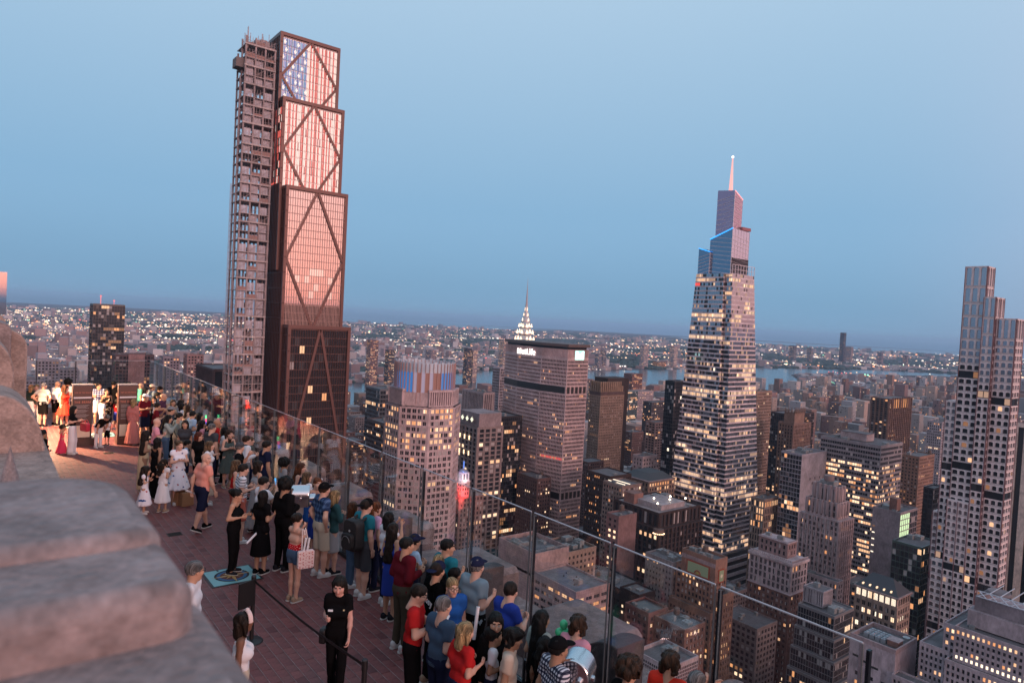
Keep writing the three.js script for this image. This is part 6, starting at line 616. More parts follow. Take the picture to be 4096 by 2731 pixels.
function hairGeo(style) {
  if (hairCache.has(style)) return hairCache.get(style);
  const n3 = (x, y, z) => ((vnoise(x * 60 + 7, y * 14 + z * 55) - 0.5) * 0.010 + (vnoise(x * 26 + 3, y * 9 + z * 24) - 0.5) * 0.012), sk = ell([0, 0.038, -0.016], [0.086, 0.094, 0.105]); let ps = [style === 'short' ? ell([0, 0.037, -0.015], [0.0865, 0.0965, 0.106]) : sk], low = -0.055, k = 0.03, face = ell([0, -0.035, 0.098], [0.07, 0.098, 0.085]), amp = style === 'short' ? 0.8 : 1.4, cell = 0.0145;
  if (style === 'mop') { ps.push(ell([0, 0.075, 0.02], [0.088, 0.06, 0.095]), cap([-0.07, 0.0, -0.03], [-0.07, -0.05, -0.05], 0.035), cap([0.07, 0, -0.03], [0.07, -0.05, -0.05], 0.035)); low = -0.1; amp = 2; face = ell([0, -0.05, 0.1], [0.068, 0.09, 0.085]); }
  if (style === 'bob') { ps.push(cap([-0.068, 0.02, -0.03], [-0.072, -0.13, -0.02], 0.034, 0.026), cap([0.068, 0.02, -0.03], [0.072, -0.13, -0.02], 0.034, 0.026), cap([0, 0, -0.07], [0, -0.14, -0.07], 0.06, 0.055)); low = -0.19; }
  if (style === 'long') { ps.push(cap([-0.068, 0.02, -0.03], [-0.075, -0.22, -0.02], 0.034, 0.03), cap([0.068, 0.02, -0.03], [0.075, -0.22, -0.02], 0.034, 0.03), cap([0, 0, -0.07], [0, -0.30, -0.10], 0.065, 0.07)); low = -0.36; }
  if (style === 'vlong') { ps.push(cap([-0.066, 0.02, -0.04], [-0.07, -0.28, -0.05], 0.034, 0.03), cap([0.066, 0.02, -0.04], [0.07, -0.28, -0.05], 0.034, 0.03), cap([-0.03, 0, -0.07], [-0.035, -0.48, -0.12], 0.055, 0.06), cap([0.03, 0, -0.07], [0.035, -0.48, -0.12], 0.055, 0.06)); low = -0.55; }
  if (style === 'curly') { for (let q = 0; q < 26; q++) { const a = 60 + q * 9.2, r = 0.075 + (q % 3) * 0.012, y = -0.02 - (q % 5) * 0.055; ps.push(ell([Math.cos((a + 90) * R * 0.9 + 2.2) * r, y, -0.03 + Math.sin((a + 90) * R * 0.9 + 2.2) * r * 0.6 - 0.03], [0.042, 0.045, 0.042])); } low = -0.33; k = 0.02; amp = 2.5; }
  if (style === 'bun') ps.push(ell([0, 0.075, -0.125], [0.045, 0.042, 0.042]));
  if (style === 'pony') { ps.push(cap([0, 0.03, -0.115], [0.01, -0.08, -0.15], 0.032, 0.034), cap([0.01, -0.08, -0.15], [0.02, -0.26, -0.13], 0.034, 0.014)); low = -0.3; }
  if (style === 'afro' || style === 'afro2') { ps = [ell([0, 0.06, -0.02], style === 'afro' ? [0.125, 0.125, 0.13] : [0.135, 0.12, 0.14])]; low = -0.06; amp = 3; face = ell([0, -0.045, 0.115], [0.085, 0.105, 0.095]); }
  const u = union(ps, k), f = (x, y, z) => { let d = u(x, y, z) + (n3(x, y, z) - 0.002) * amp; d = Math.max(d, -face.f(x, y, z)); d = Math.max(d, low - y); if (style === 'short') { const hl = z < -0.03 ? -0.072 : z < 0.03 ? -0.012 : 0.03; d = Math.max(d, (hl - y + (vnoise(x * 130, z * 130) - 0.5) * 0.018) * 0.8); } return d; };
  const [lo, hi] = bounds(ps, 0.03); const g = net(f, lo, hi, cell); uvXY(g); hairCache.set(style, g); return g;
}
const capGeo = (() => { const dome = ell([0, 0.045, -0.012], [0.093, 0.098, 0.11]), brim = ell([0, 0.045, 0.135], [0.078, 0.012, 0.075]); const f = (x, y, z) => smin(Math.max(dome.f(x, y, z), 0.035 - y), brim.f(x, y - 0.004 + x * x * 1.6, z), 0.012); return net(f, [-0.11, 0.0, -0.14], [0.11, 0.16, 0.23], 0.0115); })();
const shoeGeo = (() => { const ps = [cap([0, 0.045, -0.05], [0, 0.035, 0.12], 0.042, 0.036, 1), cap([0, 0.08, -0.05], [0, 0.05, -0.03], 0.043)], u = union(ps, 0.03), f = (x, y, z) => Math.max(u(x, y, z), -y); return net(f, [-0.07, -0.015, -0.12], [0.07, 0.14, 0.18], 0.018); })();
const soleGeo = (() => { const s = new THREE.Shape(); s.moveTo(-0.036, -0.09); s.quadraticCurveTo(-0.05, 0, -0.045, 0.1); s.quadraticCurveTo(-0.03, 0.165, 0, 0.168); s.quadraticCurveTo(0.03, 0.165, 0.045, 0.1); s.quadraticCurveTo(0.05, 0, 0.036, -0.09); s.quadraticCurveTo(0, -0.115, -0.036, -0.09); const g = new THREE.ExtrudeGeometry(s, { depth: 0.022, bevelEnabled: false, curveSegments: 4 }); g.rotateX(Math.PI / 2); g.rotateY(Math.PI); g.rotateY(Math.PI); g.translate(0, 0.022, 0); return g; })();
const SKIN = [[0.56, 0.335, 0.255], [0.47, 0.27, 0.185], [0.33, 0.185, 0.12], [0.17, 0.085, 0.055], [0.60, 0.33, 0.27]];
const cloth = new Map(); function fabric(c, pat) { const key = c.join() + (pat || ''); if (cloth.has(key)) return cloth.get(key); const o = { color: C(...(c[1] < 0.016 && c[0] < 0.016 ? c.map((v) => v * 0.55) : c)), roughness: 0.95, bumpMap: fine, bumpScale: 0.0015, specularIntensity: c[1] < 0.03 ? 0.08 : 0.3 }; if (pat && PATS[pat]) { o.map = PATS[pat](c); o.color = C(1, 1, 1); } const m = new THREE.MeshPhysicalMaterial(o); cloth.set(key, m); return m; }
function canvasTex(w, h, metres, draw) { const cv = document.createElement('canvas'); cv.width = w; cv.height = h; const x = cv.getContext('2d'); draw(x, w, h); const t = new THREE.CanvasTexture(cv); t.colorSpace = THREE.SRGBColorSpace; t.wrapS = t.wrapT = THREE.RepeatWrapping; t.repeat.set(1 / metres, 1 / metres * (w / h)); return t; }
const PATS = {
  stripe: () => canvasTex(32, 64, 0.03, (x, w, h) => { x.fillStyle = '#d4d4da'; x.fillRect(0, 0, w, h); x.fillStyle = '#20242e'; x.fillRect(0, 0, w, 16); }),
  plaid: () => canvasTex(64, 64, 0.09, (x, w, h) => { x.fillStyle = '#9fa8bd'; x.fillRect(0, 0, w, h); x.fillStyle = 'rgba(35,48,92,.75)'; x.fillRect(0, 0, 26, h); x.fillRect(0, 0, w, 26); x.fillStyle = 'rgba(240,240,245,.7)'; x.fillRect(40, 0, 5, h); x.fillRect(0, 40, w, 5); }),
  plaid2: () => canvasTex(64, 64, 0.10, (x, w, h) => { x.fillStyle = '#3c5578'; x.fillRect(0, 0, w, h); x.fillStyle = 'rgba(22,34,62,.55)'; x.fillRect(0, 0, 24, h); x.fillRect(0, 0, w, 24); x.fillStyle = 'rgba(130,155,190,.5)'; x.fillRect(40, 0, 4, h); x.fillRect(0, 44, w, 4); }),
  check: () => canvasTex(32, 32, 0.045, (x, w, h) => { x.fillStyle = '#c9c9d2'; x.fillRect(0, 0, w, h); x.fillStyle = 'rgba(20,22,40,.72)'; x.fillRect(0, 0, 16, h); x.fillRect(0, 0, w, 16); }),
  dots: () => canvasTex(64, 64, 0.05, (x, w, h) => { x.fillStyle = '#b01f26'; x.fillRect(0, 0, w, h); x.fillStyle = '#f0c9cc'; for (const [a, b] of [[16, 16], [48, 48]]) { x.beginPath(); x.arc(a, b, 7, 0, 7); x.fill(); } }),
  swirl: () => canvasTex(128, 128, 0.34, (x, w, h) => { x.fillStyle = '#141214'; x.fillRect(0, 0, w, h); x.strokeStyle = '#cfc3b4'; x.lineWidth = 5; for (let k = 0; k < 9; k++) { x.beginPath(); x.arc((k * 47) % 128, (k * 71) % 128, 14 + (k % 3) * 7, k, k + 2.4); x.stroke(); } }),
  stars: () => canvasTex(256, 256, 0.42, (x, w, h) => { x.fillStyle = '#dcdce6'; x.fillRect(0, 0, w, h); const st = (a, b, r, c) => { x.fillStyle = c; x.beginPath(); for (let k = 0; k < 10; k++) { const q = k * Math.PI / 5 - 1.57, rr2 = k % 2 ? r * 0.42 : r; x.lineTo(a + Math.cos(q) * rr2, b + Math.sin(q) * rr2); } x.fill(); }; st(50, 60, 19, '#a3202c'); st(170, 40, 19, '#23508c'); st(110, 150, 19, '#2a6f9c'); st(215, 170, 19, '#9a1f2a'); st(40, 215, 18, '#2b3f7c'); }),
  script: () => canvasTex(256, 256, 0.62, (x, w, h) => { x.fillStyle = '#08080a'; x.fillRect(0, 0, w, h); }),
};
const ARMS = { // elbow and wrist from the shoulder, x outwards, for an arm at rest in the torso's frame
  down: [[0.035, -0.275, -0.025], [0.042, -0.52, 0.03]], bent: [[0.04, -0.265, -0.045], [-0.02, -0.215, 0.20]], up: [[0.09, -0.19, 0.15], [-0.06, 0.05, 0.27]], fold: [[0.075, -0.255, 0.06], [-0.12, -0.20, 0.20]], hip: [[0.20, -0.235, -0.09], [0.06, -0.43, 0.03]], chin: [[0.06, -0.245, 0.11], [-0.07, -0.03, 0.22]], wide: [[0.23, -0.14, 0.0], [0.46, -0.16, 0.04]], pocket: [[0.12, -0.255, -0.07], [0.05, -0.47, 0.0]], fwd: [[0.04, -0.17, 0.22], [0.0, -0.14, 0.46]], rail: [[0.08, -0.24, 0.12], [-0.06, -0.18, 0.30]], map: [[0.06, -0.25, 0.07], [-0.05, -0.14, 0.28]], swing: [[0.035, -0.27, 0.06], [0.04, -0.50, 0.17]], swingb: [[0.04, -0.27, -0.09], [0.045, -0.51, -0.08]], stoopd: [[0.05, -0.24, 0.12], [0.02, -0.47, 0.22]] };
const POSES = { down: ['down', 'down'], bent: ['bent', 'bent'], up: ['up', 'up'], fold: ['fold', 'fold'], hip: ['hip', 'hip'], chin: ['chin', 'fold'], wide: ['wide', 'down'], pocket: ['pocket', 'pocket'], reach: ['chin', 'wide'], walk: ['swingb', 'swing'], guard: ['swing', 'bent'], rail: ['rail', 'rail'], map: ['map', 'map'], stoop: ['stoopd', 'stoopd'] };
function person(row, idx) {
  const [px, pz, h, face, build, hair, capC, hairC, skinI, topT, topC, topPat, bot, pose, headYaw, label, rise = 0] = row, s = h / 1.72, D = Math.hypot(px, pz), near = D < 16.5, cell = Math.min(0.034, Math.max(0.024, D * 0.0017)) / s;
  const kid = build === 'c', fem = build === 'f', wide = kid ? 0.92 : fem ? 0.93 : 1.06, hs = kid ? 1.72 / h * Math.min(1, 0.80 + h * 0.12) * 1.0 : 1, j = (a) => (hash(idx * 31 + a, 17) - 0.5);
  const o = thing('person', label, 'person', [px, DECK + 0.004 + rise, pz], 'visitors on the deck'); o.rotation.y = (90 - face) * R; o.scale.setScalar(s);
  const walk = pose === 'walk' ? 0.20 : pose === 'guard' ? 0.12 : j(1) * 0.07, stance = 0.085 + Math.abs(j(2)) * 0.05 + (fem ? -0.01 : 0.01), lean = pose === 'stoop' ? 0.85 : pose === 'rail' ? 0.16 : pose === 'walk' ? 0.08 : 0.02 + j(3) * 0.06;
  const drop = pose === 'stoop' ? 0 : walk > 0.1 ? -0.02 : 0, hipY = 0.90 + drop;
  // torso frame leans about the hips
  const cl = Math.cos(lean), sl = Math.sin(lean), T = (p) => { const y = p[1] - 0.93, z = p[2]; return [p[0], 0.93 + drop + y * cl - z * sl, y * sl + z * cl]; };
  const sh = 0.152 * wide, arms = POSES[pose].map((a, i) => { const sg = i ? -1 : 1, [e, w] = ARMS[a], S = [sg * sh, 1.405, 0]; const q = (v) => [S[0] + sg * (v[0] + j(5 + i) * 0.02), S[1] + v[1] * (kid ? 0.95 : 1), v[2] + j(7 + i) * 0.03]; return { S: T(S), E: T(q(e)), W: T(q(w)), sg }; });
  const legs = [1, -1].map((sg, i) => { const f = sg * walk, A = [sg * stance, 0.085 + (walk > 0.15 && f < 0 ? 0.05 : 0), f], Hp = [sg * 0.085 * wide, hipY, 0], K = [sg * (0.05 + stance * 0.45), 0.485 + drop * 0.5, f * 0.5 + 0.025]; return { H: Hp, K, A, sg }; });
  const bulk = kid ? 0.88 : fem ? 0.92 : 1.0, belly = build === 'm' ? 1.05 + Math.abs(j(9)) * 0.3 : 1;
  const torsoPrims = (inf) => [cap(T([-0.075 * wide, 0.93, 0]), T([0.075 * wide, 0.93, 0]), 0.105 * bulk + inf, 0.105 * bulk + inf, 1.05), cap(T([-0.045, 1.06, 0.005]), T([0.045, 1.06, 0.005]), 0.10 * bulk * belly + inf, 0.10 * bulk * belly + inf, 1.08), cap(T([-0.07 * wide, 1.22, 0.005]), T([0.07 * wide, 1.22, 0.005]), 0.108 * bulk + inf, 0.108 * bulk + inf, 1.12), cap(T([-sh * 0.72, 1.388, -0.005]), T([sh * 0.72, 1.388, -0.005]), 0.068 * bulk + inf, 0.068 * bulk + inf, 1.1), ...(fem ? [ell(T([0.065, 1.22, 0.075]), [0.066 + inf, 0.062 + inf, 0.062 + inf]), ell(T([-0.065, 1.22, 0.075]), [0.066 + inf, 0.062 + inf, 0.062 + inf])] : [])];
  const lerp3 = (a, b, t) => a.map((v, i) => v + (b[i] - v) * t), ar = (kid ? 0.82 : fem ? 0.85 : 1.05), lr = (kid ? 0.86 : fem ? 0.98 : 1.04);
  // skin
  const under = bot[0] === 'pants' || bot[0] === 'wide' ? 0.76 : 1, N = T([0, 1.40, -0.015]), Hd = T([0, 1.588 - (hs - 1) * 0.06, 0.025]); const bp = [...torsoPrims(topT === 'halter' ? 0 : -0.004), cap(N, lerp3(N, Hd, 0.75), 0.062 * (kid ? 0.9 : fem ? 0.88 : 1.08), 0.054)];
  for (const a of arms) bp.push(cap(a.S, a.E, 0.052 * ar, 0.040 * ar), cap(a.E, lerp3(a.E, a.W, 0.35), 0.040 * ar, 0.041 * ar), cap(lerp3(a.E, a.W, 0.35), a.W, 0.041 * ar, 0.026 * ar));
  for (const l of legs) bp.push(cap(l.H, l.K, 0.082 * lr * under, 0.055 * lr * under), cap(l.K, lerp3(l.K, l.A, 0.35), 0.054 * lr * under, 0.056 * lr * under), cap(lerp3(l.K, l.A, 0.35), l.A, 0.056 * lr * under, 0.037 * lr), cap(l.A, [l.A[0], 0.04, l.A[2] + 0.03], 0.037, 0.03));
  { const [lo, hi] = bounds(bp, cell * 2.2); const g = net(union(bp, 0.035), lo, hi, cell), parts = [g], ks = [new Uint8Array(g.attributes.position.count)];
    const hd = (near ? HEADS.near : HEADS.far), hg = hd.clone(); const m4 = new THREE.Matrix4().compose(new THREE.Vector3(...Hd), new THREE.Quaternion().setFromEuler(new THREE.Euler(lean * 0.7 + (pose === 'map' || pose === 'guard' || pose === 'stoop' ? 0.28 : 0.02 + j(11) * 0.12), (headYaw + j(12) * 16) * R, j(13) * 0.12, 'YXZ')), new THREE.Vector3(hs * 1.05, hs * 1.04, hs * 1.05)); hg.applyMatrix4(m4); parts.push(hg); ks.push(hd.userData.k);
    o.userData.hm = m4;
    arms.forEach((a, i) => { const grip = pose === 'down' || pose === 'walk' ? 0 : 1, hg2 = (near ? HANDS.near : HANDS.far)[grip].clone(); if (a.sg < 0) { hg2.scale(-1, 1, 1); const ix = hg2.index.array; for (let q = 0; q < ix.length; q += 3) { const t = ix[q + 1]; ix[q + 1] = ix[q + 2]; ix[q + 2] = t; } } const d = new THREE.Vector3(a.E[0] - a.W[0], a.E[1] - a.W[1], a.E[2] - a.W[2]).normalize(), zax = new THREE.Vector3(0, Math.abs(d.y) > 0.75 ? 0 : 1, 1).addScaledVector(d, -d.dot(new THREE.Vector3(0, Math.abs(d.y) > 0.75 ? 0 : 1, 1))).normalize(), xax = new THREE.Vector3().crossVectors(d, zax); hg2.applyMatrix4(new THREE.Matrix4().makeBasis(xax, d, zax).scale(new THREE.Vector3(ar, ar, ar)).setPosition(...a.W)); hg2.computeVertexNormals(); parts.push(hg2); ks.push(new Uint8Array(hg2.attributes.position.count)); });
    parts.forEach((q) => { for (const n in q.attributes) if (n !== 'position' && n !== 'normal') q.deleteAttribute(n); });
    const mg = mergeGeometries(parts), sk = SKIN[skinI], col = new Float32Array(mg.attributes.position.count * 3), dk = hairC.map((v) => v * 0.8 + 0.01); let q = 0; for (const k of ks) for (let i = 0; i < k.length; i++) { const c = k[i] === 1 ? [0.62, 0.58, 0.56] : k[i] === 2 ? [dk[0] * 0.6 + 0.01, dk[1] * 0.6 + 0.008, dk[2] * 0.6 + 0.006] : k[i] === 3 ? [sk[0] * 0.86, sk[1] * 0.55, sk[2] * 0.6] : sk; col.set(c, q); q += 3; } mg.setAttribute('color', new THREE.BufferAttribute(col, 3)); mesh('body', mg, SKINM, o); }
  const hm = o.userData.hm; delete o.userData.hm;
  const placeHead = (n, g, m) => { const e = mesh(n, g, m, o); e.applyMatrix4(hm); return e; };
  if (hair !== 'bald') { const e = placeHead('hair', hairGeo(hair === 'cap' ? (fem ? 'pony' : 'short') : hair), HAIRM(hairC)); if (hair === 'cap') { const cpm = mesh('cap', capGeo, fabric(capC), o); const hm2 = hm.clone(); if (label.includes('backwards')) hm2.multiply(new THREE.Matrix4().makeRotationY(Math.PI)); cpm.applyMatrix4(hm2); } }
  else if (hairC[0] > 0.1) { const g = hairGeo('short'); }
  // upper garment
  const fold = (x, y, z, a) => (vnoise(x * 16 + idx, y * 5 + z * 13) - 0.5) * a, inf = 0.017;
  { const tp = torsoPrims(inf), sleeve = { tee: 0.62, long: 2, tank: 0, puff: 0.34, halter: 0 }[topT]; const hem = ['tank', 'puff', 'halter'].includes(topT) ? 0.94 : 0.86, dress = bot[0] === 'skirt' && bot[1].join() === topC.join();
    const ap = []; for (const a of arms) { if (sleeve > 0) { const t = Math.min(1, sleeve), e = lerp3(a.S, a.E, t); ap.push(cap(a.S, e, (topT === 'puff' ? 0.085 : 0.062) * ar + 0.012, (topT === 'puff' ? 0.075 : 0.055) * ar + 0.014)); if (sleeve > 1) ap.push(cap(a.E, lerp3(a.E, a.W, 0.93), 0.048 * ar + 0.01, 0.034 * ar + 0.012)); } }
    const body = union(tp, 0.04), au = ap.length ? union(ap, 0.02) : null, ends = arms.map((a) => { const t = Math.min(1, sleeve), e = sleeve > 1 ? null : lerp3(a.S, a.E, t); if (!e) return null; const d = new THREE.Vector3(a.E[0] - a.S[0], a.E[1] - a.S[1], a.E[2] - a.S[2]).normalize(); return { e, d, sg: a.sg }; });
    const up = [0, cl, sl], f = (x, y, z) => { const ty = (y - 0.93 - drop) * cl + z * sl + 0.93; let d = body(x, y, z); if (topT === 'tank') d = Math.max(d, ty - 1.40 + Math.max(0, 0.09 - Math.abs(Math.abs(x) - 0.10)) * -0.0, Math.abs(x) > 0.135 ? ty - 1.33 : Math.abs(x) > 0.075 ? ty - 1.44 : ty - 1.335); if (topT === 'halter') d = Math.max(d, ty - (z > 0 ? 1.36 : 1.13)); if (au) { let s2 = au(x, y, z); for (const q of ends) if (q && q.sg * x > 0) s2 = Math.max(s2, (x - q.e[0]) * q.d.x + (y - q.e[1]) * q.d.y + (z - q.e[2]) * q.d.z); d = smin(d, s2, 0.03); } d = Math.max(d, hem - ty, ty - 1.475); return d + fold(x, y, z, 0.02); };
    const [lo, hi] = bounds([...tp, ...ap], cell * 2.2); const g = uvXY(net(f, lo, hi, cell), s); mesh(dress ? 'bodice' : topT === 'long' ? 'sweater' : topT === 'tee' ? 'shirt' : 'sleeveless_top', g, fabric(topC, topPat || (dress && bot[4])), o); }
  // lower garment
  { const ty = bot[0], lp = [cap([-0.075 * wide, 0.93 + drop, 0], [0.075 * wide, 0.93 + drop, 0], 0.105 * bulk + inf, 0.105 * bulk + inf, 1.05), cap([-0.06 * wide, 1.0 + drop, 0], [0.06 * wide, 1.0 + drop, 0], 0.098 * bulk + inf, 0.098 * bulk + inf, 1.05)];
    if (ty === 'skirt') { const hemY = bot[2], hr = bot[3] * 0.78, y1 = 1.02 + drop; const f = (x, y, z) => { const t = Math.min(1, Math.max(0, (y1 - y) / (y1 - hemY))), an = Math.atan2(z, x), wr = 0.135 * bulk * wide + 0.012, q = t < 0.18 ? wr + (0.172 * wide * bulk - wr) * sm(0, 0.18, t) : 0.172 * wide * bulk + (Math.max(hr, 0.15) - 0.172 * wide * bulk) * Math.pow((t - 0.18) / 0.82, 0.8), ple = hr > 0.22 ? (Math.sin(an * 13 + idx) * 0.022 + Math.sin(an * 7 + 1) * 0.016) * t * hr * 3 : Math.sin(an * 3) * 0.004, cz = 0.9 + 0.1 * t, r = Math.hypot(x, z / cz); return Math.max((r - q - ple) * 0.85, hemY - y, y - y1 - 0.02); }; const hb = Math.max(hr, 0.2) + 0.07; mesh('skirt', uvXY(net(f, [-hb, hemY - 0.06, -hb], [hb, y1 + 0.08, hb], cell), s), fabric(bot[1], bot[4]), o); }
    else { const len = { pants: 1, wide: 1, shorts: 0.5, hshorts: 0.2 }[ty], flare = ty === 'wide' ? 0.045 : 0, ap = []; for (const l of legs) { if (len < 0.5) ap.push(cap(l.H, lerp3(l.H, l.K, 0.36), 0.10 * lr, 0.09 * lr)); else { ap.push(cap(l.H, l.K, 0.094 * lr + flare * 0.5, 0.071 * lr + flare + (ty === 'shorts' ? 0.022 : 0))); if (len === 1) ap.push(cap(l.K, lerp3(l.K, l.A, 0.96), 0.07 * lr + flare, 0.058 * lr + flare * 1.3)); } }
      const all = union([...lp, ...ap], 0.03), cut = len < 0.5 ? 0.74 : len === 0.5 ? 0.49 + drop : 0.055; const f = (x, y, z) => Math.max(all(x, y, z), cut - y, y - 1.045 - drop) + fold(x, y, z, len === 1 ? 0.016 : 0.01); const [lo, hi] = bounds([...lp, ...ap], cell * 2.2); mesh(ty === 'pants' || ty === 'wide' ? 'trousers' : 'shorts', uvXY(net(f, lo, hi, cell), s), fabric(bot[1]), o); } }
  // shoes
  const shoeC = label.includes('guard') || label.includes('staff') || bot[1][0] < 0.02 && j(15) > 0 ? [0.012, 0.012, 0.014] : pick([[0.6, 0.6, 0.62], [0.55, 0.54, 0.55], [0.02, 0.02, 0.025], [0.30, 0.22, 0.16]]);
  for (const l of legs) { const e = mesh('shoe', shoeGeo, fabric(shoeC), o); e.position.set(l.A[0], l.A[1] - 0.085, l.A[2] + 0.0); e.rotation.set(l.A[1] > 0.1 ? 0.45 : 0, l.sg * 0.16, 0); const so = mesh('sole', soleGeo, SOLEM, e); }
  return { o, arms, legs, T, s, hm };
}
const strand = noiseTex(256, 0.22, (u, v) => 0.5 + 1.1 * (fbm(u * 48, v * 4, 3, 48) - 0.5));
const strandC = noiseTex(256, 0.22, (u, v) => 0.62 + 1.0 * (fbm(u * 40, v * 3, 4, 40) - 0.5), true);
const SKINM = new THREE.MeshPhysicalMaterial({ color: C(1, 1, 1), vertexColors: true, roughness: 0.6, specularIntensity: 0.6 }), SOLEM = std(0.5, 0.49, 0.48), hairMs = new Map(), HAIRM = (c) => { const k = c.join(); if (!hairMs.has(k)) hairMs.set(k, new THREE.MeshPhysicalMaterial({ color: C(...c.map((v) => v * 1.25)), map: strandC, roughness: 0.62, specularIntensity: 0.5, bumpMap: strand, bumpScale: 0.006 })); return hairMs.get(k); };
